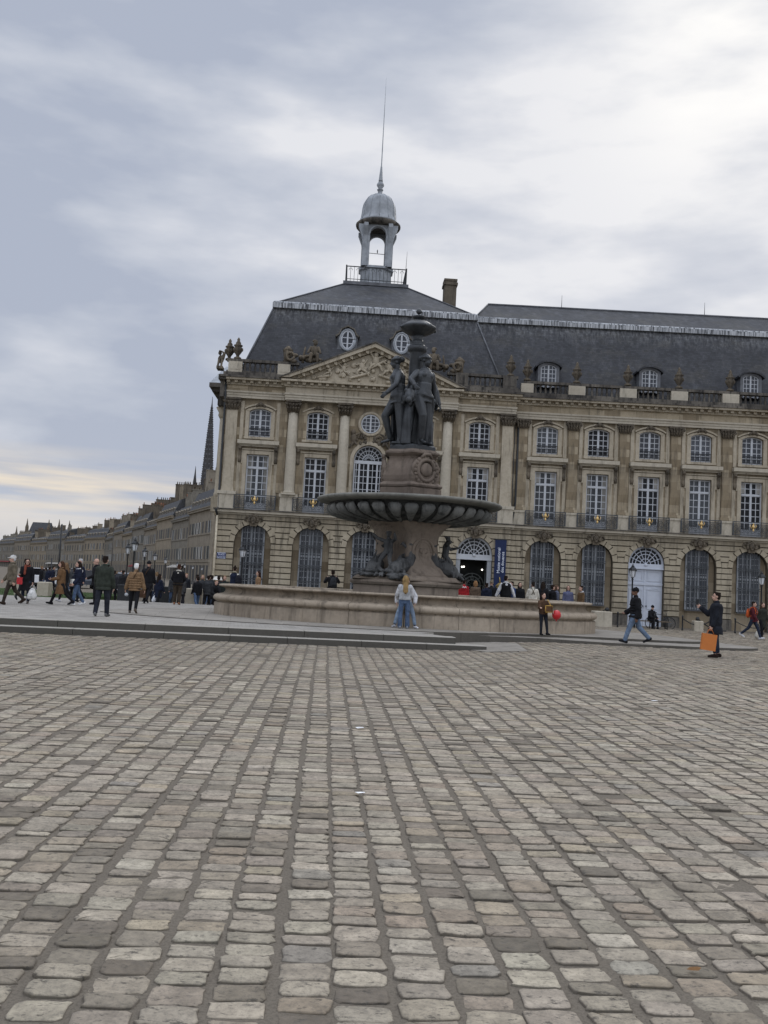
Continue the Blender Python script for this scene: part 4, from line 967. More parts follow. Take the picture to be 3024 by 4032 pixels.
for i in range(4): lant_side(Matrix.Rotation(PI/2*i, 3, 'Z'))
part('lantern_piers', m, LEAD, LA, K=K)
m = MB(); m.lathe([(1.6,35.28),(1.95,35.3),(2.12,35.5),(2.14,35.7),(2.0,35.78)], n=24); part('lantern_cornice', m, GRIM, LA, K=K)
m = MB(); m.lathe([(2.0,35.78),(1.82,36.0),(1.66,36.4),(1.6,36.9),(1.57,37.3),(1.48,37.75),(1.25,38.2),(.9,38.52),(.5,38.7),(.27,38.75)], n=24)
for i in range(12):
    a = 2*PI*i/12; m.tube([((r+.01)*math.cos(a),(r+.01)*math.sin(a),z) for r, z in ((1.82,36.0),(1.66,36.4),(1.6,36.9),(1.57,37.3),(1.48,37.75),(1.25,38.2),(.9,38.52),(.5,38.7))], .03, 4)
part('dome', m, LEAD, LA, K=K)
m = MB(); m.lathe([(.27,38.7),(.22,38.9),(.22,39.15),(.3,39.2),(.3,39.28),(.15,39.34),(.33,39.6),(.36,39.72),(.33,39.85),(.15,40.1),(.22,40.12),(.2,40.2),(.08,41.55),(.055,41.6),(.03,47),(.008,50.4)], n=10); part('finial_spike', m, LEAD, LA, K=K)
m = MB(); m.tube([(-.75,0,33.0),(.75,0,32.95)], .03, 5); m.ell((.05,0,33.2), (.05,.05,.2), 6, 5); part('bell_bar', m, IRON, LA, K=K)
m = MB(); m.tube([(2.7,-2.7,30.6),(2.75,-2.7,32.4)], [.025,.01], 4); part('lightning_rod', m, IRON, LA, K=K)
# downpipes
m = MB(); m.tube([(-11.75,-.4,17.3),(-11.72,-.34,16.0),(-11.72,-.34,7.1),(-11.85,-.62,6.9),(-11.76,-.2,6.5)], .09, 8); pav('downpipe', m, IRON)
m = MB(); m.tube([(-11.76,-.2,6.5),(-11.76,-.2,GZ)], .09, 8); pav('downpipe', m, simple('cream_pipe', (.50,.44,.33), .6), label='cream painted lower downpipe')
for dx in (.0, .34):
    m = MB(); m.tube([(10.25+dx,-.12,17.0),(10.25+dx,-.12,7.2 if dx == 0 else 8.9),(10.25,-.62,6.9),(10.25,-.14,6.4),(10.25,-.14,GZ)], .085, 8); wing('downpipe', m, IRON)
# banner and street plate hang on the palace but are things of their own
def on_pav(u, w_, z): 
    v = Matrix.Rotation(A25, 3, 'Z') @ Vector((u*K, w_*K, z*K)); return (v.x+OX*K, v.y+OY*K, v.z+EYE*(1-K))
BN = thing('museum_banner', 'tall navy vertical banner with white museum lettering beside the fanlit museum entrance', 'banner', on_pav(10.92, -.42, 0), A25)
m = MB(); nb = 14; W_ = .46
m.add([((-W_ if s == 0 else W_), .02*math.sin(i*.7)*(1 if s else -1), 1.35+i*(5.75-1.35)/nb) for i in range(nb+1) for s in (0,1)], [(2*i, 2*i+1, 2*i+3, 2*i+2) for i in range(nb)], True)
part('banner_cloth', m, simple('navy_banner', (.012,.022,.07), .7, .3, 0, .15, 3), BN, K=K)
WHT = simple('banner_white', (.75,.8,.9), .7, .2, 0, .03)
def text(s, size, par, loc, rot, mat, name='lettering', align='LEFT'):
    cu_ = bpy.data.curves.new(name, 'FONT'); cu_.body = s; cu_.align_x = align; cu_.size = size; cu_.materials.append(mat); cu_.extrude = .002
    o = bpy.data.objects.new(name, cu_); COL.objects.link(o); bpy.context.view_layer.update()
    me = bpy.data.meshes.new_from_object(o.evaluated_get(bpy.context.evaluated_depsgraph_get())); bpy.data.objects.remove(o)
    if not me.materials: me.materials.append(mat)
    o = link(name, me, par); o.location = loc; o.rotation_euler = rot; return o
text('Musée national', .25, BN, (-.02*K, -.035, 3.05*K), (PI/2, -PI/2, 0), WHT); text('des douanes', .25, BN, (.3*K, -.035, 3.1*K), (PI/2, -PI/2, 0), WHT)
m = MB()
for i, (a, b) in enumerate([((-.3,2.0),(.15,2.3)),((.15,2.3),(-.2,1.9)),((-.2,1.9),(.25,1.85)),((0,2.75),(.05,2.2))]): m.tube([(a[0],-.04,a[1]),((a[0]+b[0])/2,-.05,(a[1]+b[1])/2+.05),(b[0],-.04,b[1])], [.03,.06,.03], 5)
part('gold_figure', m, simple('banner_gold', (.33,.24,.08), .7), BN, K=K)
m = MB(); m.box(-.5, .5, -.02, .2, 5.72, 5.8); m.box(-.5, .5, -.02, .2, 1.3, 1.36); part('banner_rods', m, IRON, BN, K=K)
SG = thing('street_plate', 'small blue enamel street name plate with white lettering near the left corner of the pavilion', 'street sign', on_pav(-11.25, -.12, 3.3), A25)
m = MB(); m.box(-.27, .27, -.02, 0, -.17, .17); part('plate', m, simple('enamel_blue', (.03,.04,.12), .35, .5, 0, .05), SG)
m = MB()
for z_ in (-.155, .155): m.box(-.255, .255, -.026, -.022, z_-.012, z_+.012)
part('border', m, WHT, SG)
for s_, z_, sz in (('PLACE', .02, .13), ('DE LA BOURSE', -.1, .075)):
    text(s_, sz, SG, (0,-.026,z_), (PI/2,0,0), WHT, 'lettering', 'CENTER')
# ------------------------------------------------------------------ people (and the fountain's figures)
REMESH = []
def body_obj(name, mb, mat, parent, vox, smooth=4, loc=(0,0,0)):
    o = part(name, mb, mat, parent, loc); md = o.modifiers.new('r', 'REMESH'); md.mode = 'VOXEL'; md.voxel_size = vox; md.use_smooth_shade = True
    if smooth: s = o.modifiers.new('s', 'SMOOTH'); s.iterations = smooth; s.factor = .5
    REMESH.append(o); return o
def bake_remesh():
    bpy.context.view_layer.update(); dg = bpy.context.evaluated_depsgraph_get(); out = []
    for o in REMESH: out.append((o, bpy.data.meshes.new_from_object(o.evaluated_get(dg))))
    for o, me in out:
        old = o.data; o.modifiers.clear(); me.name = old.name; o.data = me
        if not me.materials: me.materials.append(old.materials[0])
        me.polygons.foreach_set('use_smooth', [True]*len(me.polygons))
    REMESH.clear()

class Fig:
    """joint positions of a posed figure; faces -y, x>0 is the figure's left"""
    def __init__(s, h=1.75, bulk=1.0, lean=0, twist=0, side=0, head=(0,0), arms=None, legs=None, seat=None, child=False):
        k = h/1.75; s.k = k; s.b = bulk; s.child = child
        f = rad(lean); sl = rad(side)
        s.up = Vector((math.sin(sl), -math.sin(f)*math.cos(sl), math.cos(f)*math.cos(sl))); s.rt = Vector((1,0,0)); s.fw = s.up.cross(s.rt)*-1 if False else s.rt.cross(s.up)*-1
        if s.fw.y > 0: s.fw = -s.fw
        P = Vector((0,0,.94)); tw = rad(twist)
        R = Matrix.Rotation(tw, 3, s.up)
        s.srt = R @ s.rt; s.sfw = R @ s.fw
        s.pel = P; s.chest = P+s.up*.30; s.neck = P+s.up*.51
        hy, hp = rad(head[0]), rad(head[1])
        s.hd = s.neck+s.up*.145+s.sfw*.025
        s.HR = Matrix.Rotation(hy, 3, 'Z') @ Matrix.Rotation(tw, 3, 'Z') @ Matrix.Rotation(hp+f*.3, 3, 'X')
        arms = arms or {}; legs = legs or {}
        s.J = {}
        for sg, nm in ((1,'L'),(-1,'R')):
            sh = s.neck+s.srt*sg*.158*bulk**.5-s.up*.108
            a, ab, e, ab2 = arms.get(nm, (3, 7, 10, 3))
            def dirn(p, b): p, b = rad(p), rad(b); return (s.srt*sg*math.sin(b) + (s.sfw*math.sin(p)-Vector((0,0,1))*math.cos(p))*math.cos(b)).normalized()
            el = sh+dirn(a, ab)*.29; wr = el+dirn(a+e, ab2)*.25; ha = wr+dirn(a+e+4, ab2)*.09
            s.J['sh'+nm], s.J['el'+nm], s.J['wr'+nm], s.J['ha'+nm] = sh, el, wr, ha
            hp_ = P+Vector((sg*.092,0,-.03)); t_, ab, kb, fp, turn = legs.get(nm, (0, 3, 2, 0, 8))
            def ld(p, b): p, b = rad(p), rad(b); return Vector((sg*math.sin(b), -math.sin(p)*math.cos(b), -math.cos(p)*math.cos(b)))
            kn = hp_+ld(t_, ab)*.425; an = kn+ld(t_-kb, ab*.6)*.42
            tr = rad(turn)*sg; fd = Vector((math.sin(tr), -math.cos(tr)*math.cos(rad(fp)), math.sin(rad(fp))))
            s.J['hp'+nm], s.J['kn'+nm], s.J['an'+nm], s.J['toe'+nm], s.J['hl'+nm] = hp_, kn, an, an+fd*.16+Vector((0,0,-.055)), an-fd*.055+Vector((0,0,-.05))
        lo = min(min(s.J['toe'+n].z, s.J['hl'+n].z) for n in 'LR')-.035
        dz = -lo if seat is None else seat/k-(P.z-.1)
        D_ = Vector((0,0,dz))
        for a_ in ('pel','chest','neck','hd'): setattr(s, a_, (getattr(s, a_)+D_)*k)
        for q in s.J: s.J[q] = (s.J[q]+D_)*k
    def torso(s, mb, e=0.0, lo=-.1, hi=.5, flare=0.0, n=16, waist=1.0):
        k, b = s.k, s.b; R = []
        prof = [(-.12,.145,.10),(-.02,.17,.115),(.08,.155*waist,.108),(.2,.152*waist,.108),(.32,.168,.118),(.38,.17,.112),(.43,.145,.095),(.475,.095,.075),(.52,.062,.062)]
        prof = [q for q in prof if lo-.01 <= q[0] <= hi+.01]
        if lo < -.12:
            for i in range(4):
                t_ = -.12+(lo+.12)*(4-i)/4; R.append((t_, .165+flare*(4-i)/4, .118+flare*(4-i)/4))
        for t_, rx, ry in R+prof:
            yield_r = []
            w = 1 if t_ > .25 else max(0, (t_+.02)/.27)
            rt_ = (s.rt*(1-w)+s.srt*w).normalized(); fw_ = (s.fw*(1-w)+s.sfw*w).normalized(); c = s.pel+(s.up*t_*k if t_ > -.12 else s.up*-.12*k+Vector((0,0,(t_+.12)*k)))
            yield_r = [tuple(c+k*((rx*b**.7+e)*math.cos(2*PI*i/n)*rt_+(ry*b+e)*math.sin(2*PI*i/n)*fw_)) for i in range(n)]
            s._r.append(yield_r)
        mb.rings(s._r, True, True); s._r = []
        return mb
    _r = []
    def arm(s, mb, nm, e=0.0, fore=True, upto=1.0, r=(.054,.044,.031)):
        k = s.k; J = s.J; b = s.b**.5
        mb.cap(J['sh'+nm], J['el'+nm], (r[0]*b+e)*k, (r[1]*b+e)*k)
        if fore: mb.cap(J['el'+nm], J['el'+nm].lerp(J['wr'+nm], upto), (r[1]*b+e)*k, (r[2]*b+e)*k)
    def leg(s, mb, nm, e=0.0, r=(.088,.056,.037), upto=1.0, low=None):
        k = s.k; J = s.J; b = s.b**.5
        mb.cap(J['hp'+nm], J['kn'+nm], (r[0]*b+e)*k, (r[1]*b+e)*k)
        mb.cap(J['kn'+nm], J['kn'+nm].lerp(J['an'+nm], upto), (r[1]*b+e)*k, low*k if low else (r[2]*b+e)*k)
    def hand(s, mb, nm, fingers=True, curl=28):
        k = s.k; w_, h_ = s.J['wr'+nm], s.J['ha'+nm]; d = (h_-w_).normalized(); sg = 1 if nm == 'L' else -1
        side = s.sfw-d*s.sfw.dot(d)
        if side.length < .1: side = Vector((0,0,1))-d*d.z
        side.normalize(); pn = d.cross(side)*sg
        M = Matrix((side, pn, d)).transposed()
        mb.ell(tuple(w_.lerp(h_, .5)), (.042*k,.018*k,.055*k), 8, 6, M)
        if fingers:
            for i, ln in enumerate((.066,.076,.07,.054)):
                b0 = h_+side*(.03-.02*i)*k; p = b0; dd = d
                for q in range(2):
                    dd = (Matrix.Rotation(rad(curl)*-sg, 3, side) @ dd).normalized(); p2 = p+dd*ln*k*.5; mb.cap(p, p2, .0115*k, .0095*k, 6); p = p2
            b0 = w_.lerp(h_, .35)+side*.036*k; m_ = b0+(side*.6+d*.8).normalized()*.034*k; mb.cap(b0, m_, .014*k, .012*k, 6); mb.cap(m_, m_+(d*.95+side*.15).normalized()*.03*k, .012*k, .01*k, 6)
    def head(s, mb):
        k = s.k*(1.12 if s.child else 1); H_ = s.hd; R = s.HR
        def at(x, y, z): return tuple(H_+R @ Vector((x,y,z))*k)
        mb.ell(at(0,.012,.03), (.077*k,.096*k,.092*k), 14, 10, R); mb.ell(at(0,-.022,-.04), (.058*k,.068*k,.075*k), 12, 9, R); mb.ell(at(0,-.05,-.085), (.032*k,.032*k,.026*k), 8, 6, R)
        mb.cap(at(0,-.085,.022), at(0,-.108,-.018), .011*k, .016*k, 7)
        for sg in (-1, 1): mb.ell(at(sg*.078,.012,-.005), (.012*k,.022*k,.034*k), 7, 6, R)
        mb.cap(at(-.018,-.088,-.05), at(.018,-.088,-.05), .012*k, .012*k, 6)
        mb.cap(tuple(s.neck-s.up*.05*s.k), at(0,.015,-.05), .056*s.k, .052*s.k)
    def skin(s, mb, fingers=True):
        s._r = []; s.torso(mb, -.006); s.head(mb)
        for n in 'LR':
            s.arm(mb, n); s.hand(mb, n, fingers); s.leg(mb, n, -.004)
            mb.cap(s.J['an'+n], s.J['hl'+n], .036*s.k, .03*s.k, 8); mb.cap(s.J['hl'+n]+Vector((0,0,.005)), s.J['toe'+n]+Vector((0,0,.01)), .028*s.k, .022*s.k, 8)
        return mb

def walk(a=22, sg=1, armsw=18):
    L, R = (a, -a) if sg > 0 else (-a, a)
    kb = lambda t: 8 if t > 0 else 26
    fp = lambda t: 14 if t > 0 else -28
    return dict(legs={'L': (L,2,kb(L),fp(L),6), 'R': (R,2,kb(R),fp(R),6)}, arms={'L': (-L*.8,8,18,4), 'R': (-R*.8,8,18,4)})

def person(label, loc, rz, fig, wear, skin=None, fine=False, group=None, hidden_face=False):
    F = Fig(**fig); k = F.k
    root = thing('person', label, 'person', loc, rad(rz), group)
    vx = .011 if fine else .016
    body_obj('body', F.skin(MB(), fine), skin or SKIN, root, .0105 if fine else .014, 2)
    if not hidden_face:
        for sg in (-1, 1):
            e = MB(); e.ell(tuple(F.hd+F.HR @ Vector((sg*.031,-.0835,.012))*k*(1.1 if F.child else 1)), .0125*k, 8, 6); part('eye', e, EYEM, root)
    for w_ in wear:
        kind, c = w_[0], cloth(w_[1]) if isinstance(w_[1], tuple) else w_[1]; a = w_[2] if len(w_) > 2 else {}
        m = MB(); F._r = []
        if kind in ('jacket', 'coat', 'top'):
            e = a.get('e', .022); lo = a.get('lo', -.14)
            F.torso(m, e, lo, .475, a.get('flare', 0.0)); F.arms_done = True
            if not a.get('vest'):
                for n in 'LR': F.arm(m, n, e*.8+a.get('arm', 0), upto=a.get('sleeve', .95))
            m.cap(F.neck-F.up*.06*k, F.neck+F.up*a.get('collar', .0)*k, .085*k, .075*k)
            if a.get('puff'):
                for t_ in np.arange(lo+.03, .34, .085):
                    c0 = F.pel+F.up*t_*k
                    q = [tuple(c0+k*((.172*F.b**.7+e)*math.cos(z)*F.rt+(.117*F.b+e)*math.sin(z)*F.fw)) for z in np.linspace(0, 2*PI, 19)]
                    m.tube(q, .016*k, 6)
                for n in 'LR':
                    for p0, p1 in (('sh','el'),('el','wr')):
                        for t_ in (.15,.4,.65,.9): p = F.J[p0+n].lerp(F.J[p1+n], t_); m.ell(p, (.053+e-.012*(p0 == 'el'))*k, 9, 6)
            if a.get('hem'): 
                c0 = F.pel+F.up*lo*k; m.tube([tuple(c0+k*((.168*F.b**.7+e)*math.cos(z)*F.rt+(.118*F.b+e)*math.sin(z)*F.fw)) for z in np.linspace(0, 2*PI, 19)], .03*k, 6)
            nm_ = kind if kind != 'top' else 'jumper'; body_obj(a.get('name', nm_), m, c, root, vx, 3)
        elif kind == 'trousers':
            F.torso(m, .01, -.12, .1)
            for n in 'LR': F.leg(m, n, a.get('e', .014), upto=a.get('upto', .97), low=a.get('low'))
            m.ell(tuple(F.pel-F.up*.08*k), (.15*k*F.b**.6,.112*k,.11*k), 12, 8)
            body_obj('trousers', m, c, root, vx, 2)
        elif kind == 'shoes':
            for n in 'LR':
                m = MB(); J = F.J; h_, t_ = J['hl'+n], J['toe'+n]
                m.cap(h_, t_, .041*k, .036*k, 9); m.cap(J['an'+n]-Vector((0,0,.01)), h_+Vector((0,0,.02)), .044*k, .042*k, 9); m.cap(h_.lerp(t_,.4)+Vector((0,0,.02*k)), t_, .042*k, .03*k, 9)
                if a.get('boot'): m.cap(J['an'+n], J['an'+n].lerp(J['kn'+n], .4), .05*k, .056*k, 9)
                body_obj('boot' if a.get('boot') else 'shoe', m, c, root, .012, 2)
        elif kind == 'skirt':
            F.torso(m, .012, a.get('lo', -.5), .08, a.get('flare', .06)); body_obj('skirt', m, c, root, vx, 3)
        elif kind == 'socks':
            for n in 'LR': m.cap(F.J['an'+n], F.J['an'+n].lerp(F.J['kn'+n], .3), .043*k, .05*k, 9)
            body_obj('socks', m, c, root, .012, 1)
        elif kind == 'hair':
            kk = k*(1.12 if F.child else 1); R = F.HR; at = lambda x, y, z: tuple(F.hd+R @ Vector((x,y,z))*kk)
            st_ = a.get('style', 'short')
            m.ell(at(0,.024,.048), (.084*kk,.094*kk,.086*kk), 14, 10, R); m.ell(at(0,.05,.0), (.074*kk,.065*kk,.085*kk), 12, 8, R)
            if st_ == 'short':
                for i in range(9): a_ = i*.7; m.ell(at(.05*math.cos(a_),.02+.06*math.sin(a_),.105), (.03*kk,.03*kk,.028*kk), 7, 5, R)
            if st_ in ('long', 'bob'):
                ln = a.get('len', .3) if st_ == 'long' else .13
                m.cap(at(0,.065,0), at(0,.085,-.13), .075*kk, .07*kk); m.cap(at(0,.085,-.13), at(0,.10+.25*max(0, ln-.13), -ln), .07*kk, .055*kk)
                for sg in (-1, 1): m.cap(at(sg*.07,.03,.02), at(sg*.075,.035,-ln*.8), .034*kk, .034*kk); m.cap(at(sg*.045,.085,-.05), at(sg*.055,.10+.2*max(0, ln-.13),-ln*.95), .04*kk, .03*kk)
            if st_ == 'bun': m.ell(at(.0,.06,.13), .045*kk, 9, 7)
            body_obj('hair', m, c, root, .011, 1)
        elif kind in ('beanie', 'cap'):
            R = F.HR; at = lambda x, y, z: tuple(F.hd+R @ Vector((x,y,z))*k)
            m.ell(at(0,.015,.055), (.09*k,.106*k,.088*k), 14, 10, R); m.ell(at(0,.016,.03), (.092*k,.108*k,.045*k), 14, 8, R)
            if kind == 'cap': m.ell(at(0,-.11,.04), (.06*k,.07*k,.014*k), 12, 6, R)
            else: m.ell(at(0,.03,.13), .03*k, 8, 6)
            body_obj('woolly_hat' if kind == 'beanie' else 'cap', m, c, root, .012, 1)
        elif kind in ('scarf', 'hood'):
            c0 = F.neck-F.up*(.0 if kind == 'scarf' else .03)*k; q = []
            for z in np.linspace(0, 2*PI, 15): q.append(tuple(c0+k*(.088*math.cos(z)*F.srt+.08*math.sin(z)*F.sfw+F.up*(-.03*math.sin(z) if kind == 'hood' else -.03*math.sin(z)))))
            m.tube(q, .036*k, 8)
            if kind == 'hood': m.ell(tuple(c0-F.sfw*.12*k-F.up*.09*k), (.12*k*a.get('s',1),.06*k,.12*k*a.get('s',1)), 10, 8)
            elif a.get('tail', True): m.cap(c0+F.sfw*.13*k-F.srt*.04*k, c0+F.sfw*.16*k-F.srt*.05*k-F.up*.32*k, .05*k, .045*k)
            body_obj(kind, m, c, root, .012, 2)
        elif kind == 'strap':
            n = F.srt; pts = [F.pel+F.up*.0*k+F.srt*a.get('s', 1)*.2*k, F.chest+F.up*.05*k-F.sfw*.185*k*F.b, F.neck-F.srt*a.get('s', 1)*.08*k+F.up*.03*k-F.sfw*.06*k, F.neck-F.srt*a.get('s', 1)*.07*k+F.sfw*.10*k-F.up*.02*k, F.chest+F.sfw*.17*k*F.b, F.pel+F.srt*a.get('s', 1)*.2*k+F.sfw*.02*k]
            m.tube([tuple(p) for p in pts], .014, 6); part('shoulder_strap', m, c, root)
        elif kind == 'glasses':
            R = F.HR; at = lambda x, y, z: tuple(F.hd+R @ Vector((x,y,z))*k)
            for sg in (-1, 1): m.tube([at(sg*.034+.026*math.cos(z), -.1, .012+.022*math.sin(z)) for z in np.linspace(0, 2*PI, 11)], .004, 4); m.tube([at(sg*.06,-.1,.015), at(sg*.082,-.02,.015)], .004, 4)
            part('glasses', m, c, root)
    root['fig'] = 0; del root['fig']
    return root, F
def wpt(root_loc, rz, p):
    v = Matrix.Rotation(rad(rz), 3, 'Z') @ Vector(p); return (v.x+root_loc[0], v.y+root_loc[1], v.z+root_loc[2])
def backpack(loc, rz, F, col, label, side=None, front=False, sc_=1.0, trim=None):
    k = F.k; sg = -1 if not front else 1
    t_ = thing('backpack', label, 'backpack', loc, rad(rz)); m = MB(); c0 = F.pel+F.up*.24*k+F.sfw*sg*(.23 if not front else .2)*k*F.b
    if side is not None: c0 = Vector(side)
    M = Matrix((F.srt, -F.sfw, F.up)).transposed()
    m.ell(tuple(c0), (.155*k*sc_,.095*k*sc_,.24*k*sc_), 14, 10, M); m.ell(tuple(c0-F.up*.08*k*sc_), (.16*k*sc_,.1*k*sc_,.17*k*sc_), 14, 10, M); m.ell(tuple(c0+F.sfw*sg*.06*k*sc_-F.up*.09*k*sc_), (.11*k*sc_,.06*k*sc_,.1*k*sc_), 10, 8, M)
    body_obj('bag_body', m, cloth(col), t_, .014, 2)
    if side is None:
        for q in (-1, 1):
            m = MB(); a = F.srt*q*.1*k
            m.tube([tuple(p) for p in (c0+a+F.up*.17*k*sc_, F.neck+a*1.0-F.up*.0*k+F.sfw*sg*.05*k, F.neck+a*1.05+F.up*.0*k-F.sfw*sg*.06*k, F.chest+a*1.3-F.sfw*sg*.15*k*F.b, F.chest+a*1.7-F.up*.16*k-F.sfw*sg*.08*k, c0+a*1.3-F.up*.15*k)], .016, 6); part('shoulder_strap', m, cloth(trim or col), t_)
    return t_
def carrier(loc, rz, p, w, d, h, col, label, nm='shopping_bag', cat='bag', soft=False, tilt=0, handle=None, hl=.14, turn=0):
    """bag hanging with its handle at local point p"""
    v = wpt(loc, rz, p); t_ = thing(nm, label, cat, v, rad(rz+turn)); m = MB()
    if soft: m.rings([[(a*w*f_*math.cos(q), d*f_*math.sin(q)*1.2, -hl-z) for q in np.linspace(0, 2*PI, 13)[:-1] for a in (.5,)] for f_, z in ((.25,0),(.6,h*.2),(.95,h*.6),(1,h*.85),(.7,h))])
    else:
        m.rings([[(-w/2,-d/2,-hl),(w/2,-d/2,-hl),(w/2,d/2,-hl),(-w/2,d/2,-hl)],[(-w/2,-d*.5,-hl-h*.5),(w/2,-d*.5,-hl-h*.5),(w/2,d*.5,-hl-h*.5),(-w/2,d*.5,-hl-h*.5)],[(-w/2,-d/2,-hl-h),(w/2,-d/2,-hl-h),(w/2,d/2,-hl-h),(-w/2,d/2,-hl-h)]], False)
    b = part('bag_body', m, col, t_); b.rotation_euler = (0, rad(tilt), 0)
    m = MB()
    for y in (-d*.4, d*.4): m.tube([(-w*.22,y,-hl),(-w*.12,y*.3,-.01),(0,0,.012),(w*.12,y*.3,-.01),(w*.22,y,-hl)], .006, 5)
    part('handle', m, handle or col, t_)
    return t_
# ------------------------------------------------------------------ the fountain
FX, FY = .95, 35.0; PZ = .362
FT = thing('fountain', 'monumental stone fountain with gadrooned bowl, dolphin groups and dark bronze maidens on top', 'fountain', (FX, FY, 0))
BA, BB = 7.05, 4.85
def sup(a, off, n=2.35):
    c, s_ = math.cos(a), math.sin(a); return ((BA-off)*math.copysign(abs(c)**(2/n), c), (BB-off)*math.copysign(abs(s_)**(2/n), s_))
prof = [(0,PZ-.05),(0,.765),(.03,.79),(.1,.80),(.1,.83),(.02,.85),(-.035,.89),(-.05,.95),(-.02,1.02),(.05,1.065),(.17,1.085),(.30,1.12),(.37,1.19),(.38,1.25),(.33,1.30),(.23,1.335),(.15,1.355),(.12,1.39),(.14,1.42),(.22,1.435),(.5,1.435),(.62,1.42),(.66,1.3),(.68,PZ)]
m = MB()
rr = random.Random(2); a = 0; cuts = []
while a < 2*PI-.12: cuts.append(a); a += rr.uniform(.19, .27)
cuts.append(2*PI)
dn = {}
for a0, a1 in zip(cuts, cuts[1:]):
    g = .0009; n = 7; R = []; j = rr.uniform(-.006, .006)
    for i in range(n):
        a = a0+g+(a1-a0-2*g)*i/(n-1); R.append([(*sup(a, o+j), z) for o, z in prof])
    m.rings(R, True, False, False)
    for e in (R[0], R[-1]): m.add(e, [tuple(range(len(e)))])
part('basin_wall', m, ROSE, FT)
m = MB(); m.rings([[(*sup(2*PI*i/96, o+.03), z) for i in range(96)] for o, z in prof[1:16]], True, False); part('basin_joints', m, simple('dark_joint', (.03,.027,.022), .9), FT)
t = NT('basin_water'); n_ = t.noise(t.coord('Object'), 3.0, 3, .5); t.bump(n_, .15, .05); m = MB(); m.add([(*sup(2*PI*i/64, .6), 1.1) for i in range(64)], [tuple(range(64))])
part('water', m, t.out((.03,.045,.04), .06, .5), FT)
# plinth
def poly_r(r, n, rot): return [(r*math.cos(2*PI*i/n+rot), r*math.sin(2*PI*i/n+rot)) for i in range(n)]
def tri(rv_, rm, rc, rot=0.0, n=72):
    """three broad faces (half width rm at distance rv) with hollowed sides between; faces at -60, 60, 180 deg"""
    out = []
    for i in range(n):
        a = 2*PI*i/n; d = min(abs((a-b+PI) % (2*PI)-PI) for b in (rad(-60), rad(60), rad(180)))
        ac = math.atan2(rm, rv_)
        if d <= ac: r = rv_/math.cos(d)
        else:
            r0 = rv_/math.cos(ac); u = (d-ac)/(PI/3-ac); r = r0+(rc-r0)*math.sin(u*PI/2)**.8
        out.append((r*math.cos(a), r*math.sin(a)))
    return out
m = MB(); rt8 = PI/8
m.rings([[(*p, z) for p in poly_r(r, 8, rt8)] for r, z in ((2.1,PZ-.05),(2.1,1.68),(2.2,1.72),(2.26,1.80),(2.26,1.86),(2.1,1.9))], False)
m.rings([[(*p, z) for p in tri(a_, b_, c_)] for a_, b_, c_, z in ((2.0,1.3,1.9,1.9),(1.85,1.15,1.6,2.02),(1.8,1.1,1.5,2.08))], True); part('plinth', m, GREY, FT)
m = MB(); L = [(1.72,.86,1.2,2.06),(1.5,.76,.95,2.22),(1.28,.70,.75,2.5),(1.14,.66,.66,2.85),(1.12,.64,.66,3.2),(1.2,.66,.75,3.55),(1.34,.76,.95,3.8),(1.5,.95,1.3,3.98),(1.55,1.0,1.45,4.06)]
m.rings([[(*p, z) for p in tri(a_, b_, c_)] for a_, b_, c_, z in L], True); part('shaft', m, GREY, FT)
for k in range(3):
    a = rad(-60+120*k); M = Matrix.Rotation(a+PI/2, 3, 'Z'); m = MB()
    def P3(x, y, z): return tuple(M @ Vector((x, y, z)))
    m.tube([P3(.46*math.cos(b), -1.15, 2.95+.52*math.sin(b)) for b in np.linspace(0, 2*PI, 25)], .055, 6); m.tube([P3(.34*math.cos(b), -1.13, 2.95+.4*math.sin(b)) for b in np.linspace(0, 2*PI, 25)], .03, 5)
    for j in range(3): m.ell(P3(.1*math.cos(2.1*j+.5), -1.14, 2.95+.12*math.sin(2.1*j+.5)), (.11,.05,.1), 8, 6, M)
    m.ell(P3(0,-1.14,2.85), (.09,.06,.16), 8, 6, M)
    part('shaft_medallion', m, GREY, FT)
# gadrooned bowl
m = MB(); m.lathe([(1.3,4.0),(1.6,4.04),(2.1,4.10),(2.55,4.21),(2.82,4.36),(2.92,4.5),(2.9,4.6),(2.98,4.66),(3.1,4.72)], n=64); part('bowl_shell', m, BOWL, FT); m = MB()
nl = 32
for i in range(nl):                                   # fat-headed gadroons sweeping out from the stem
    a = 2*PI*i/nl; ca_, sa_ = math.cos(a), math.sin(a)
    path = [(1.55,4.03,.05),(1.95,4.07,.075),(2.35,4.14,.105),(2.7,4.24,.15),(2.95,4.36,.205),(3.06,4.47,.225),(3.07,4.55,.19),(3.03,4.60,.09)]
    R = []
    for r, z, w_ in path:
        ring = []
        for k in range(8):
            b = 2*PI*k/8; tx, nz_ = w_*1.12*math.cos(b), w_*.72*math.sin(b)
            rr_ = r+nz_*.55*(1 if z > 4.2 else .2); zz = z-nz_*.75*(.35 if z > 4.45 else 1)*(-1 if False else 1)*(-1)*-1
            ring.append((rr_*ca_-tx*sa_, rr_*sa_+tx*ca_, zz))
        R.append(ring)
    m.rings(R, True, True)
part('gadroons', m, stone('gadroon_stone', (.25,.25,.235), (.10,.104,.10), (.025,.027,.027), .45, None, .8), FT)
m = MB(); m.lathe([(3.0,4.68),(3.3,4.70),(3.43,4.73),(3.5,4.78),(3.5,4.83),(3.45,4.87),(3.3,4.88),(3.1,4.80),(2.6,4.7),(1.0,4.66)], n=96); part('bowl_rim', m, RIMS, FT)
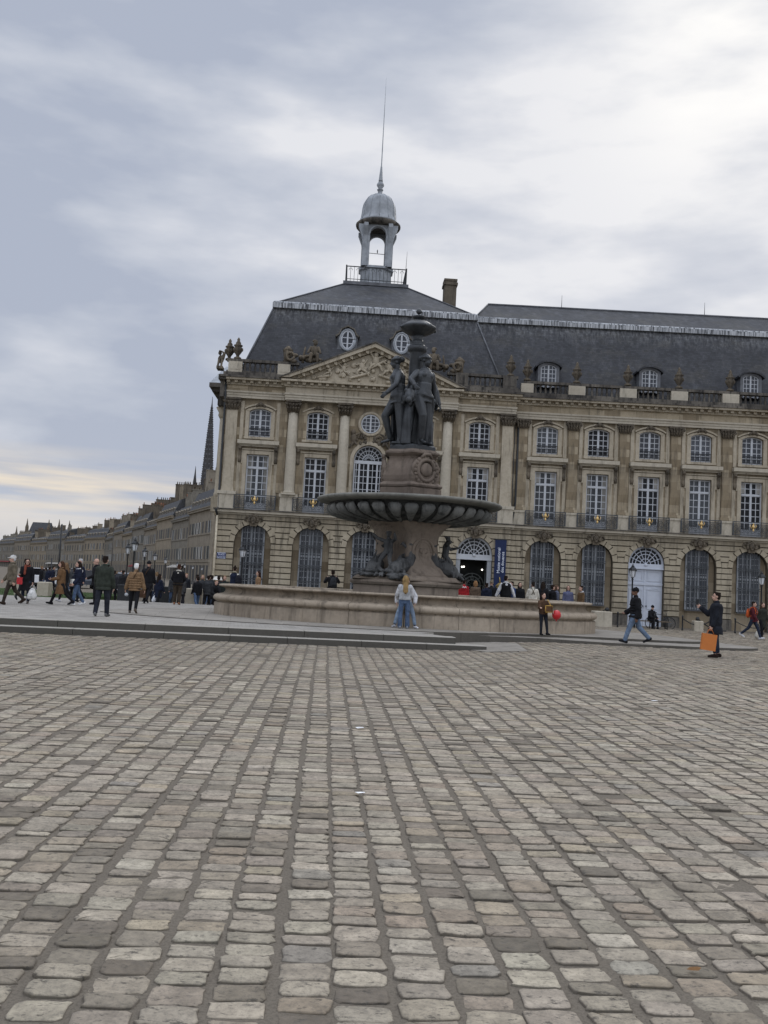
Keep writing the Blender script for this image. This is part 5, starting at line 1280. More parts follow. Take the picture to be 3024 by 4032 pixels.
# pedestal of the bronzes
m = MB(); TR = lambda s_, z: [(*p, z) for p in tri(1.0*s_, .62*s_, .86*s_)]
m.rings([TR(s_, z) for s_, z in ((1.14,4.64),(1.14,5.3),(1.1,5.34),(1.16,5.38),(1.18,5.44),(1.12,5.5),(1.02,5.56),(1.05,5.66),(1.06,5.8),(1.0,6.05),(.90,6.3),(.84,6.45),(.86,6.52),(.95,6.58),(1.02,6.64),(1.02,6.70),(.92,6.74),(.88,6.8))], False); part('upper_pedestal', m, ROSED, FT)
for k in range(3):
    a = rad(-60+120*k); M = Matrix.Rotation(a+PI/2, 3, 'Z'); m = MB(); R_ = random.Random(k)
    m.ell(P3(0,-1.06,6.02), (.27,.1,.26), 14, 10, M); m.tube([P3(.36*math.cos(b), -1.06, 6.0+.40*math.sin(b)) for b in np.linspace(0, 2*PI, 21)], .08, 6)
    m.box(*(0,)*6) if False else None
    for i in range(22):
        b = 2*PI*i/22; m.ell(P3(.46*math.cos(b), -1.04, 5.98+.50*math.sin(b)), (R_.uniform(.06,.11), .07, R_.uniform(.06,.11)), 7, 5, M)
    m.tube([P3(-.22,-1.05,6.46),(P3(-.1,-1.1,6.6)),P3(.1,-1.1,6.6),P3(.22,-1.05,6.46)], .07, 6)
    for s in (-1, 1): m.tube([P3(s*.4,-1.02,6.35),P3(s*.55,-1.0,6.1),P3(s*.52,-1.0,5.75)], [.06,.09,.05], 6)
    part('cartouche', m, ROSED, FT)
m = MB(); m.rings([TR(s_, z) for s_, z in ((.86,6.79),(.86,6.93),(.8,6.98))], False); part('bronze_base', m, BRONZE, FT)
# bronze column and top bowls
m = MB(); m.lathe([(.36,6.97),(.33,7.3),(.3,7.5),(.3,9.2),(.27,10.6),(.3,10.66),(.36,10.7),(.38,10.85),(.3,10.9),(.26,10.98),(.3,11.03),(.22,11.08),(.19,11.2),(.24,11.3)], n=20); part('bronze_column', m, BRONZE, FT)
m = MB(); n = 48; R = []
for r, z, g in ((.14,11.28,0),(.3,11.32,.3),(.52,11.42,.8),(.66,11.53,1),(.71,11.6,1),(.66,11.66,.4),(.58,11.7,.2),(.42,11.82,.2),(.3,11.86,0),(.14,11.88,0)):
    R.append([((r-.04*g*(1-abs(math.sin(PI*(i % 4)/4))))*math.cos(2*PI*i/n), (r-.04*g*(1-abs(math.sin(PI*(i % 4)/4))))*math.sin(2*PI*i/n), z) for i in range(n)])
m.rings(R, True)
for i in range(4):
    a = 2*PI*i/4+.35; m.ell((.69*math.cos(a),.69*math.sin(a),11.58), (.07,.07,.06), 8, 6)
part('top_bowl', m, BRONZE, FT)
m = MB(); m.lathe([(.12,11.86),(.1,11.92),(.2,11.97),(.27,12.04),(.25,12.06),(.08,12.04),(.04,12.12),(.04,12.22)], n=16); m.lathe([(.04,12.16),(.1,12.2),(.12,12.26),(.08,12.34),(.02,12.39)], n=12); part('pine_cone_finial', m, BRONZE, FT)
# three draped bronze maidens with jugs, standing round the column
def maiden(ang, arms, legs, twist, head, jug, lean=0, side=0, sw=1):
    F = Fig(h=3.46, bulk=1.25, lean=lean, side=side, twist=twist, head=head, arms=arms, legs=legs); k = F.k; m = MB(); F._r = []
    F.torso(m, 0, -.12, .52, waist=.84); F.head(m)
    for n in 'LR':
        F.arm(m, n, .004, r=(.054,.045,.032)); F.hand(m, n, True); F.leg(m, n, .008, r=(.102,.064,.04)); m.cap(F.J['an'+n], F.J['hl'+n], .04*k, .034*k, 8); m.cap(F.J['hl'+n], F.J['toe'+n], .032*k, .026*k, 8)
        m.ell(tuple(F.J['kn'+n].lerp(F.J['an'+n], .28)+Vector((0,.02*k,0))), (.055*k,.06*k,.12*k), 9, 7)
    for s in (-1, 1): m.ell(tuple(F.chest+F.up*.06*k+F.srt*s*.075*k+F.sfw*.105*k), (.06*k,.048*k,.058*k), 10, 8); m.ell(tuple(F.pel+Vector((s*.075*k,.07*k,-.07*k))), (.1*k,.095*k,.11*k), 10, 8)
    m.ell(tuple(F.pel-F.up*.05*k), (.185*k,.13*k,.12*k), 12, 8)
    R = F.HR; at = lambda x, y, z: tuple(F.hd+R @ Vector((x,y,z))*k)
    m.ell(at(0,.03,.05), (.09*k,.1*k,.085*k), 12, 9, R); m.ell(at(0,.125,.05), .06*k, 9, 7)
    for i in range(12): a = i*.53; m.ell(at(.083*math.cos(a), .02+.09*math.sin(a), .055), .028*k, 7, 5)
    # tunic: bodice, sash and a skirt of uneven folds gathered on one hip and falling behind the legs
    F.torso(m, .012, -.16, .30, .0, waist=.86)
    R_ = random.Random(int(ang)); ang0 = -.2 if sw > 0 else 1.0
    for i in range(15):
        a = ang0+PI*.92*i/14*1.0; x = .165*math.cos(a); y = .125*math.sin(a)
        top = F.pel+Vector((x*k, y*k, (-.06+.03*math.cos(a)*sw)*k)); ln = .90-.28*max(0, math.cos(a)*-sw)*(1 if y < .05 else .3)
        w_ = R_.uniform(.024,.04); sp = 1.25+R_.uniform(-.1,.16)
        kx = F.J['kn'+('L' if x > 0 else 'R')].x*.35
        m.tube([tuple(top), tuple(top+Vector((x*.12*k+kx*.3,.03*k,-.3*k))), tuple(top+Vector((x*.2*k+kx*.5,(.045+R_.uniform(-.015,.015))*k,-.6*k))), tuple(Vector((x*sp*k+kx*.6, (y*1.1+.05)*k, max(.02, (.93-ln)*k))))], [w_*k,w_*1.15*k,w_*1.2*k,w_*1.1*k], 6)
    m.tube([tuple(F.pel+Vector((-.17*k*sw,.02*k,.03*k))), tuple(F.pel+Vector((-.03*k*sw,-.135*k,-.03*k))), tuple(F.pel+Vector((.15*k*sw,-.09*k,-.05*k))), tuple(F.pel+Vector((.21*k*sw,.0,-.22*k))), tuple(F.pel+Vector((.2*k*sw,.04*k,-.5*k)))], [.04*k,.045*k,.05*k,.055*k,.03*k], 7)
    m.cap(F.pel+F.srt*-.12*sw*k-F.sfw*-.06*k, F.neck+F.srt*.1*sw*k+F.sfw*.04*k-F.up*.05*k, .04*k, .034*k)
    if jug:
        j = Vector(jug[:3])*k; d = Vector(jug[3:]).normalized()
        m.cap(j, j+d*.1*k, .1*k, .085*k); m.cap(j+d*.1*k, j+d*.2*k, .042*k, .05*k); m.ell(tuple(j+d*.21*k), .06*k, 9, 6)
        for i in range(8): m.ell(tuple(j+Vector((R_.uniform(-.1,.1),R_.uniform(-.1,.1),R_.uniform(-.12,.05)))*k), .045*k, 7, 5)
    o = body_obj('bronze_maiden', m, BRONZE, FT, .019, 2); a = rad(ang); r = .66
    o.location = (r*math.sin(a), -r*math.cos(a), 6.97); o.rotation_euler = (0,0,a); return o
m = MB(); R_ = random.Random(17)                     # swags and garlands between the maidens
for i in range(3):
    a0 = rad(-90+24+60+120*i)
    for j in range(7):
        a = a0+(j-3)*.11; m.tube([(.45*math.cos(a),.45*math.sin(a),9.0+R_.uniform(-.3,.3)),((.55+R_.uniform(-.05,.1))*math.cos(a),(.55+R_.uniform(-.05,.1))*math.sin(a),8.2),((.62+R_.uniform(-.08,.12))*math.cos(a+.05),(.62+R_.uniform(-.08,.12))*math.sin(a+.05),7.0)], [R_.uniform(.05,.08),R_.uniform(.07,.1),R_.uniform(.07,.11)], 7)
    for j in range(15): a = a0+R_.uniform(-.5,.5); m.ell(((.62+R_.uniform(0,.12))*math.cos(a),(.62+R_.uniform(0,.12))*math.sin(a),8.75+R_.uniform(-.18,.18)-.25*abs(a-a0)), R_.uniform(.06,.12), 7, 5)
body_obj('bronze_drapery', m, BRONZE, FT, .022, 1)
maiden(24, {'R': (30,46,22,10), 'L': (-16,24,14,16)}, {'L': (-2,4,2,-4,10), 'R': (20,-7,30,-18,2)}, 10, (20,6), (-.36,-.2,.92,-.3,-.5,-.6), 0, 3, 1)
maiden(-74, {'L': (16,30,30,10), 'R': (-10,20,30,0)}, {'L': (-2,3,2,-4,10), 'R': (30,2,46,-20,4)}, -8, (-8,8), None, 4, -3, -1)
maiden(150, {'L': (20,48,26,4), 'R': (-12,28,12,16)}, {'R': (-2,3,2,-4,10), 'L': (16,-4,26,-14,2)}, 8, (-14,4), (.36,-.16,.92,.5,-.3,-.6), 0, 3, -1)
# children riding dolphins in the hollows of the shaft
def cherub_group(ang, arms, head, seed, lean):
    R_ = random.Random(seed); m = MB()
    F = Fig(h=1.62, bulk=1.3, lean=lean, head=head, arms=arms, legs={'L': (48,20,50,0,14), 'R': (36,16,40,0,10)}, seat=.86, child=True); k = F.k; F._r = []
    F.torso(m, .0, -.12, .52); F.head(m)
    for n in 'LR': F.arm(m, n, .016); F.hand(m, n); F.leg(m, n, .02); m.cap(F.J['hl'+n], F.J['toe'+n], .038*k, .032*k, 8)
    for i in range(14): a = i*.6; m.ell(tuple(F.hd+Vector((.07*math.cos(a),.03+.08*math.sin(a),.09))*k*1.1), .04, 7, 5)
    m.v = [(x, y-.22, z) for x, y, z in m.v]
    for s in (-1, 1):                                        # dolphins, heads low and tails coiled up
        hx = s*.44
        m.tube([(hx,-.66,.16),(hx*1.05,-.46,.32),(hx*1.25,-.08,.46),(hx*1.45,.16,.5),(hx*1.6,.26,.78),(hx*1.4,.28,1.02),(hx*1.15,.26,1.14)], [.16,.27,.30,.25,.18,.11,.05], 10)
        m.ell((hx,-.72,.08), (.15,.24,.07), 10, 7); m.ell((hx,-.7,.22), (.17,.22,.08), 10, 7); m.ell((hx,-.52,.36), (.21,.2,.16), 10, 7)
        for q in (-1, 1): m.ell((hx+q*.15,-.62,.36), .05, 8, 6); m.tube([(hx*1.15,.26,1.12),(hx*1.15+q*.16,.2,1.28),(hx*1.15+q*.26,.22,1.22)], [.06,.08,.02], 6); m.tube([(hx+q*.2,-.4,.3),(hx+q*.42,-.52,.22),(hx+q*.5,-.5,.1)], [.1,.07,.02], 6)
        for j in range(5): m.tube([(hx*1.05,-.3+j*.1,.62+j*.03),(hx*1.1,-.24+j*.1,.82+j*.03)], [.05,.015], 5)
    for i in range(16): m.ell((R_.uniform(-1.05,1.05), R_.uniform(-.8,.1), R_.uniform(0,.1)), (R_.uniform(.1,.28), R_.uniform(.1,.22), R_.uniform(.05,.13)), 8, 6)
    for i in range(8): a = R_.uniform(-1,1); m.tube([(a*.4,-.5,.06),(a*.9,-.8,.12),(a*1.3,-.86,.02)], [.06,.06,.02], 6)
    o = body_obj('dolphin_group', m, FIGS, FT, .019, 1); a = rad(ang); r = 1.22
    o.location = (r*math.sin(a), -r*math.cos(a), 1.98); o.rotation_euler = (0,0,a)
cherub_group(-30, {'L': (110,50,30,10), 'R': (130,60,20,40)}, (10,6), 1, 2)
cherub_group(90, {'L': (60,30,50,-10), 'R': (140,50,120,-70)}, (-20,12), 2, 6)
cherub_group(210, {'L': (120,55,30,30), 'R': (70,70,50,-10)}, (-10,10), 3, 4)
# ------------------------------------------------------------------ quay houses, spire, lamps, street things
def house_window():
    f = MB(); w, h = .85, 2.7
    f.box(-w-.45, -w, -.035, .03, -.1, h+.2); f.box(w, w+.45, -.035, .03, -.1, h+.2); f.box(-w, w, -.035, .03, h, h+.22); f.box(-w-.3, w+.3, -.1, .03, -.25, -.1)
    g = MB(); g.box(-w, w, -.012, .05, -.1, h)
    d = MB(); d.box(-.85, -.62, -.1, 1.6, 0, 1.9); d.box(.62, .85, -.1, 1.6, 0, 1.9); d.prism(arch_pts(0, .98, 1.9, 8, .4), -.15, 1.6); e = MB(); e.box(-.62, .62, -.06, -.02, 0, 1.9)
    s = MB(); s.box(-1.2, 1.2, -.012, .06, 0, 3.4); s.box(-1.35, 1.35, -.03, .06, 3.4, 3.6)
    return f.mesh('window', QUAY), g.mesh('pane', GLASSQ), d.mesh('dormer', QUAY), e.mesh('pane', GLASSQ), s.mesh('shop_opening', GLASSQ)
HSH = []
for i_, c_ in enumerate(((.42,.42,.4),(.3,.31,.31),(.16,.17,.16))):
    m = MB()
    for sg in (-1, 1): x0_, x1_ = sorted((sg*.86, sg*1.3)); m.box(x0_, x1_, -.13, -.04, -.08, 2.7)
    HSH.append(m.mesh('shutters', simple('shutter_paint_%d' % i_, c_, .7, .2)))
HWm, HGm, HDm, HEm, HSm = house_window()
QW = [QUAY, stone('quay_house_grey_stone', (.26,.24,.20), (.17,.155,.127), (.075,.068,.058), .4, None, .7), stone('quay_house_yellow_stone', (.325,.28,.21), (.22,.187,.14), (.08,.072,.06), .3, None, .7)]
def house(P, Q, h, rh, nb, label, seed, chim=3, dorm=True, fl=3):
    """terraced house with its facade along P->Q (Q nearer the camera); facade on the -y side of its local frame"""
    P, Q = Vector(P), Vector(Q); d = Q-P; L = d.length; rz = math.atan2(d.y, d.x); R_ = random.Random(seed)
    t_ = thing('terraced_house', label, 'house', (P.x, P.y, 0), rz, 'terraced houses along the quay'); dp = 14; wm = QW[seed % 3]
    m = MB(); m.box(0, L, 0, dp, -.5, h); part('wall', m, wm, t_)
    m = MB(); z1 = 4.6
    for z in (z1, z1+(h-z1)*.52): m.box(-.05, L+.05, -.18, .02, z-.2, z+.15)
    m.box(-.1, L+.1, -.55, .02, h-.35, h+.1); m.box(-.15, L+.15, -.75, .1, h+.1, h+.3)
    for x in (0.02, L-.5): m.box(x, x+.48, -.12, .02, .2, h-.35)
    part('cornice', m, wm, t_)
    m = MB(); e = .4; m.add([(0,-.2,h+.3),(L,-.2,h+.3),(L,dp,h+.3),(0,dp,h+.3),(0,1.7,h+rh*.7),(L,1.7,h+rh*.7),(L,dp-1.9,h+rh*.7),(0,dp-1.9,h+rh*.7),(0,dp/2,h+rh),(L,dp/2,h+rh)],
        [(0,1,5,4),(2,3,7,6),(4,5,9,8),(6,7,8,9),(0,4,8,7,3),(1,2,6,9,5)]); part('roof', m, SLATE2, t_)
    for i in range(chim):
        x = min(L-.8, max(.8, .45+(L-.9)*i/max(1, chim-1)+R_.uniform(-2.2,2.2))); m = MB(); y0 = R_.uniform(1.2, 3); ln = R_.uniform(1.6, 6.0); ht = h+rh+R_.choice((.2,.8,1.4,2.2,3.4)); cw_ = R_.uniform(.3,.75); m.box(x-cw_, x+cw_, y0, y0+ln, h+.3, ht); m.box(x-cw_-.1, x+cw_+.1, y0-.1, y0+ln+.1, ht, ht+.2)
        c = part('chimney', m, QUAYD if R_.random() < .6 else wm, t_); m = MB()
        for k in range(int(ln/.6)):
            if R_.random() < .7: m.lathe([(.16,ht+.2),(.13,ht+.2+R_.uniform(.4,.8)),(.16,ht+.9)], (x, y0+.35+k*.6), 6)
        if m.v: part('chimney_pots', m, simple('terracotta', (.33,.15,.09), .8, .2) if R_.random() < .35 else QUAYD, c)
    fh = (h-.5-z1)/2
    for b in range(nb):
        x = L*(b+.5)/nb
        for k in range(2):
            o = link('window', HWm, t_, (x, 0, z1+.55+k*fh)); o.scale = (1,1,min(1, (fh-1.2)/2.5)); link('pane', HGm, o)
            if R_.random() < .45: link('shutters', HSH[R_.randrange(3)], o)
        link('shop_opening', HSm, t_, (x, 0, .1))
        if dorm: o = link('dormer', HDm, t_, (x, .35, h+.35)); link('pane', HEm, o)
    if seed % 3 == 1: m = MB(); m.prism_x([(-1.5,3.0),(0,3.7),(0,3.8),(-1.5,3.15)], L*.15, L*.85); part('awning', m, cloth(((.42,.4,.36),(.2,.04,.04),(.06,.1,.08))[seed//3 % 3]), t_)
    return t_
A0 = Vector((-36.5,197)); D1 = Vector((-.379,.9254))
qual = ['nearest terraced stone house, its end wall beside the palace corner','second terraced stone house along the quay, tall chimneys on its roof','third terraced stone house from the palace, long slate mansard','fourth terraced stone house along the quay, many dormers','fifth terraced stone house, paler cornice above the street lamps','sixth terraced stone house along the quay, low dark chimneys','seventh terraced stone house, above the striding brown coat group','eighth terraced stone house at the bend of the quay','ninth terraced stone house past the bend of the quay','tenth terraced stone house in the far row, grey roof','eleventh terraced stone house in the far row below the church roof','twelfth terraced stone house in the far row, plain long roof','thirteenth terraced stone house in the far row, chimneys at both ends','fourteenth terraced stone house, farthest at the left edge of the row']
p = A0.copy(); k = 0
spec = [(26,16.1,6.8,7,6),(23,15.0,5.2,6,4),(27,16.4,6.6,7,4),(24,14.6,4.6,6,5),(30,15.8,6.4,8,4),(27,14.4,4.4,6,5),(33,15.8,6.0,7,4),(28,14.2,4.4,6,4)]
for (L, h, rh, nb, ch) in spec:
    q = p+D1*L; house(q+D1*-.03, p, h, rh, nb, qual[k], k, ch); p = q; k += 1
D2 = Vector((-.52,.854))
for (L, h, rh, nb, ch) in [(36,15.2,6,7,4),(40,14.2,4.6,8,4),(42,16,5.8,8,3),(46,14.4,4.6,8,4),(50,16,5.6,8,3),(60,15,5,9,3)]:
    q = p+D2*L; house(q+D2*-.03, p, h, rh, nb, qual[k], k, ch); p = q; k += 1
# spire behind the houses
SP = thing('church_spire', 'tall dark pierced gothic spire rising behind the quay houses', 'spire', (-116.2, 600, 0))
m = MB()
prof_ = [(4.4,50),(3.9,62),(3.0,76),(2.0,92),(1.15,104),(.6,111),(.33,113.5),(.12,118)]
m.lathe(prof_, n=8, smooth=False, rot=PI/8); part('spire_body', m, SPIR, SP)
m = MB()
for i in range(8):
    a = 2*PI*i/8+PI/8; z = 52
    while z < 111:
        r = np.interp(z, [q[1] for q in prof_], [q[0] for q in prof_]); m.ell((r*math.cos(a)*1.03, r*math.sin(a)*1.03, z), (.32,.32,.42), 6, 4); z += 1.5
part('crockets', m, SPIR, SP)
m = MB()
for z in np.arange(60, 100, 3.2):
    r = float(np.interp(z, [q[1] for q in prof_], [q[0] for q in prof_]))
    for i in range(8):
        a = 2*PI*i/8; ap_ = r*math.cos(PI/8)+.02; M = Matrix.Rotation(a+PI/2, 3, 'Z')
        for dx in (-.28, .28): 
            q = MB(); q.box(dx*r-.17, dx*r+.17, -ap_-.14, -ap_+.4, z, z+1.1); m.add([tuple(M @ Vector(v)) for v in q.v], q.f)
part('pierced_openings', m, simple('spire_opening', (.15,.155,.17), .9, .1), SP)
m = MB(); m.box(-7, 7, -7, 7, 0, 52); part('tower', m, SPIR, SP)
for sx in (-6.6, 6.6):
    m = MB(); m.lathe([(1.3,48),(1.2,60),(.5,66),(.1,71)], (sx,-6.4), 6, False); part('pinnacle', m, SPIR, SP)
CH = thing('church', 'church with steep dark roof and pinnacles over the far quay houses', 'church', (-246, 690, 0), rad(-8))
m = MB(); m.box(-22, 22, -8, 8, 0, 22); part('wall', m, QUAYD, CH); m = MB(); m.prism_x([(-8.5,22),(8.5,22),(0,34)], -16, -1); m.prism_x([(-8.5,22),(8.5,22),(0,29)], -1, 22); part('roof', m, SLATE2, CH)
for i, (x, z) in enumerate(((-24,30),(1,36),(9,36.5),(17,36),(-16,36))):
    m = MB(); m.lathe([(1.5,20),(1.4,z-6),(.7,z-4),(.15,z)], (x,-8), 6, False); part('pinnacle', m, QUAYD, CH)
# street lamps
def lamp_proto():
    t_ = thing('street_lamp', 'x', 'street lamp'); H_ = 3.6
    m = MB(); m.lathe([(.17,0),(.17,.12),(.12,.2),(.13,.6),(.09,.7),(.06,.85),(.05,1.6),(.045,2.7),(.07,2.74),(.045,2.8),(.09,2.86)], n=12); part('pole', m, IRON, t_)
    m = MB(); m.lathe([(.09,2.86),(.13,2.9),(.19,3.26)], n=6, smooth=False); part('lamp_glass', m, LGL, t_)
    m = MB()
    for i in range(6): a = 2*PI*i/6; m.tube([(.13*math.cos(a),.13*math.sin(a),2.9),(.2*math.cos(a),.2*math.sin(a),3.27)], .013, 4)
    m.lathe([(.24,3.25),(.25,3.29),(.2,3.36),(.12,3.44),(.09,3.46),(.09,3.52),(.05,3.54),(.03,3.6),(.012,3.66)], n=6, smooth=False); part('lamp_cap', m, IRON, t_)
    return t_
tg = NT('frosted_lamp_glass'); LGL = tg.out((.62,.64,.66), .25, .4)
LP0 = lamp_proto(); spots = [(-17.3,63.3,1.0,'street lamp second from the left, behind the green jacket man'),(-14.8,55.5,1.02,'tallest street lamp of the row left of the palace'),(-17.6,69,.98,'third street lamp from the left, above the big man in black'),(-20.0,82,.96,'fourth street lamp from the left, right of the big man in black'),(-23.0,99,.94,'fifth street lamp from the left in the receding row'),(-27.2,124,.91,'sixth street lamp, just left of the man in brown trousers'),(-29.8,141,.9,'seventh street lamp, behind the man in brown trousers'),(-31.0,153,.88,'eighth street lamp, right of the man in brown trousers'),(-32.0,166,.86,'ninth and farthest street lamp of the receding row, by the palace corner'),
         (-7.95,53,.99,'lone street lamp in front of the leftmost arch of the palace'),(14.55,53.6,1.0,'street lamp in front of the white carriage door'),(20.95,51,.97,'street lamp at the right edge by the red backpack walker')]
for i, (x, y, s_, lb) in enumerate(spots):
    o = LP0 if i == 0 else copy_tree(LP0); o.location = (x, y, 0); o.scale = (s_,s_,s_); o['label'] = lb; o['group'] = 'iron street lamps on the square'
# traffic light, pole, cars, grass, stone blocks
TL = thing('traffic_light', 'traffic light showing green among the people at far left', 'traffic light', (-26.6, 75, 0)); m = MB(); m.tube([(0,0,0),(0,0,2.4)], .06, 8); part('pole', m, IRON, TL); m = MB(); m.box(-.16, .16, -.12, .12, .5, 1.3); m.box(-.2, .2, .12, .14, .45, 1.35); part('housing', m, IRON, TL)
ge = NT('green_signal'); ge.b.inputs['Emission Color'].default_value = (.1,1,.6,1); ge.b.inputs['Emission Strength'].default_value = 2.2; m = MB(); m.ell((0,-.13,.82), (.15,.03,.15), 10, 6); part('green_lens', m, ge.out((.05,.5,.3)), TL)
for x, y, h, lb in ((-21.5,62,4.6,'thin dark mast behind the woman with the red handbag'),(-45,155,8,'tall dark mast before the far quay houses')):
    o = thing('mast', lb, 'mast', (x, y, 0)); m = MB(); m.tube([(0,0,0),(0,0,h)], [.07,.05], 8); m.lathe([(.1,0),(.1,.5),(.07,.6)], n=8); part('pole', m, IRON, o)
def car(loc, rz, col, label, van=False):
    t_ = thing('parked_car', label, 'car', loc, rad(rz)); L_, W_ = 4.2, 1.75
    m = MB(); R = []
    body = [(-2.1,.35),(-2.1,.75),(-2.0,.9),(-1.0,.98),(1.25,.98),(2.0,.9),(2.1,.7),(2.1,.35)]
    for y, i_ in ((-.86,.04),(-.82,0),(.82,0),(.86,.04)): R.append([(x*(1-i_*.5), y, z-(i_ if z > .5 else -i_)) for x, z in body])
    m.rings(R, False, True); part('body', m, simple('car_paint_%s' % label[:5], col, .25, .5, 0, .05), t_)
    m = MB(); cab = [(-1.3,.97),(-.75,1.5),(.9,1.52),(1.6,.97)] if not van else [(-1.7,.97),(-1.2,1.9),(2.0,1.95),(2.05,.97)]
    m.rings([[(x*.98, y, z) for x, z in cab] for y in (-.72,.72)], False, True); part('cabin_windows', m, GLASS, t_)
    m = MB(); m.box(-.75 if not van else -1.2, .9 if not van else 2.0, -.68, .68, cab[1][1]-.02, cab[2][1]+.05); part('roof', m, bpy.data.materials['car_paint_%s' % label[:5]] if 'car_paint_%s' % label[:5] in bpy.data.materials else PAINT, t_)
    for sx in (-1.3, 1.35):
        for sy in (-.8, .8):
            m = MB(); m.tube([(sx,sy-.1,.32),(sx,sy+.1,.32)], .32, 14); w_ = part('wheel', m, cloth((.015,.015,.016)), t_); m = MB(); m.tube([(sx,sy-.115,.32),(sx,sy+.115,.32)], .18, 10); part('rim', m, LEAD, w_)
    for sy in (-.6, .6): m = MB(); m.ell((-2.08,sy,.68), (.06,.16,.09), 8, 6); part('headlight', m, LGL, t_)
    return t_
car((-27.6,76,0), -20, (.7,.71,.72), 'white hatchback parked beyond the lawn, between the red bag woman and the striding coats'); car((-31.5,88,0), -30, (.03,.035,.045), 'dark car queued beyond the lawn at far left'); car((-25.6,80,0), -70, (.05,.06,.08), 'blue grey car under the traffic light'); car((-17.8,66,0), 70, (.45,.47,.5), 'silver car seen past the man in the green jacket')
t = NT('lawn_grass'); n_ = t.noise(t.coord('Object'), 8, 5, .7); t.bump(n_, .8, .05); GRS = t.out(t.mix(n_, (.03,.05,.018), (.06,.095,.03)), .9, .1)
m = MB(); R_ = random.Random(4); x0 = -34; 
for i in range(5200):
    x = R_.uniform(-33, -15.5); y = R_.uniform(46.2, 58); h = R_.uniform(.01, .05); a = R_.uniform(0, PI); dx, dy = .03*math.cos(a), .03*math.sin(a); m.add([(x-dx,y-dy,.2),(x+dx,y+dy,.2),(x+R_.uniform(-.04,.04),y+R_.uniform(-.04,.04),.22+h)], [(0,1,2)])
m.box(-34, -15.3, 46, 58.5, -.05, .22); o = part('lawn', m, GRS, None); o['kind'] = 'stuff'; o['label'] = 'strip of green lawn beyond the terrace at left'
def block(x, y, w_, h, lb, rz=0):
    o = thing('stone_bollard', lb, 'bollard', (x, y, float(gz(x, y))-.02), rad(rz), 'squat stone bollards'); m = MB(); b = .04
    m.rings([[(sx*w_/2,sy*w_/2,z) for sx, sy in ((-1,-1),(1,-1),(1,1),(-1,1))] for z in (0, h-b)] + [[(sx*(w_/2-b),sy*(w_/2-b),h) for sx, sy in ((-1,-1),(1,-1),(1,1),(-1,1))]], False); part('block', m, PEDS, o); return o
block(-17.1, 47.5, .58, .95, 'squat stone bollard on the lawn edge right of the white plastic bag'); block(-18.3, 47.5, .5, .9, 'squat stone bollard on the lawn edge partly behind the white plastic bag'); block(-9.0, 45.2, .72, 1.05, 'squat stone block among the standing crowd left of the basin')
for x, y, h, lb in ((12.2,51,.86,'large stone bollard with chain bar right of the basin'),(17.55,51.2,.6,'small stone bollard behind the man raising a phone')):
    o = block(x, y, .95 if h > .7 else .5, h, lb); 
    m = MB(); m.ell((.3 if h > .7 else 0,0,h+.1), .12, 8, 6); m.tube([(.3 if h > .7 else 0,0,h),(.3 if h > .7 else 0,0,h+.1)], .05, 6); part('iron_knob', m, IRON, o)
    c = thing('chain', 'heavy iron chain running from the '+lb.split(' with')[0].split(' behind')[0]+(' towards the basin' if h > .7 else ' to a black post'), 'chain', (x, y, float(gz(x,y))-.02)); m = MB()
    e = (-1.6,0,.42) if h > .7 else (1.55,.05,.12); s0 = (.2 if h > .7 else .05,0,h+.08)
    for q in range(22): a = q/21; m.ell((s0[0]+(e[0]-s0[0])*a, 0, s0[2]+(e[2]-s0[2])*a-.18*math.sin(PI*a)), (.055,.035,.035), 6, 4)
    part('links', m, IRON, c)
xs_ = [13.1,15.12,16.66,18.3,19.55,21.6]
for i, x in enumerate(xs_):
    o = thing('iron_post', ['first black iron post right of the basin','black iron post in front of the bench','black iron post right of the bicycle','black iron post hidden behind the man raising a phone','black iron post right of the small stone bollard','black iron post at the right edge behind the lamp'][i], 'post', (x, 51, float(gz(x,51))), 0, 'black iron posts by the palace'); m = MB(); m.lathe([(.05,0),(.05,.1),(.04,.14),(.04,.72),(.055,.74),(.055,.8),(.02,.86)], n=8); part('shaft', m, IRON, o)
for x0, x1, lb in ((16.66,18.3,'drooping chain between posts behind the man raising a phone'),(19.55,21.6,'drooping chain from the post to the right edge')):
    c = thing('chain', lb, 'chain', (x0, 51, 0)); m = MB()
    for q in range(26): a = q/25; m.ell(((x1-x0)*a, 0, .7-.32*math.sin(PI*a)), (.05,.03,.03), 6, 4)
    part('links', m, IRON, c)
# bench and bicycle in front of the white door
BE = thing('bench', 'long plank bench on iron legs in front of the white carriage door', 'bench', (15.1, 51.6, 0)); m = MB()
for y in (-.2, 0, .2): m.box(-1.05, 1.05, y-.085, y+.085, .42, .47)
part('seat', m, simple('bench_wood', (.13,.1,.07), .8), BE)
for x in (-.85, 0, .85): m = MB(); m.tube([(x,-.2,0),(x,-.16,.42),(x,.16,.42),(x,.2,0)], .03, 6); part('leg', m, IRON, BE)
BI = thing('bicycle', 'dark bicycle leaning beside the seated figure at the white door', 'bicycle', (15.75, 52.1, 0), rad(4))
for x in (-.5, .55):
    m = MB(); m.tube([(x+.34*math.cos(a),0,.35+.34*math.sin(a)) for a in np.linspace(0,2*PI,29)], .022, 6); w_ = part('wheel', m, IRON, BI); m = MB()
    for i in range(10): a = PI*i/10; m.tube([(x-.33*math.cos(a),0,.35-.33*math.sin(a)),(x+.33*math.cos(a),0,.35+.33*math.sin(a))], .003, 4)
    part('spokes', m, LEAD, w_)
m = MB()
for a, b in (((-.5,.35),(-.15,.32)),((-.5,.35),(-.25,.8)),((-.25,.8),(-.12,.3)),((-.28,.85),(.35,.82)),((-.15,.32),(.38,.7)),((.34,.95),(.55,.35))): m.tube([(a[0],0,a[1]),(b[0],0,b[1])], .018, 6)
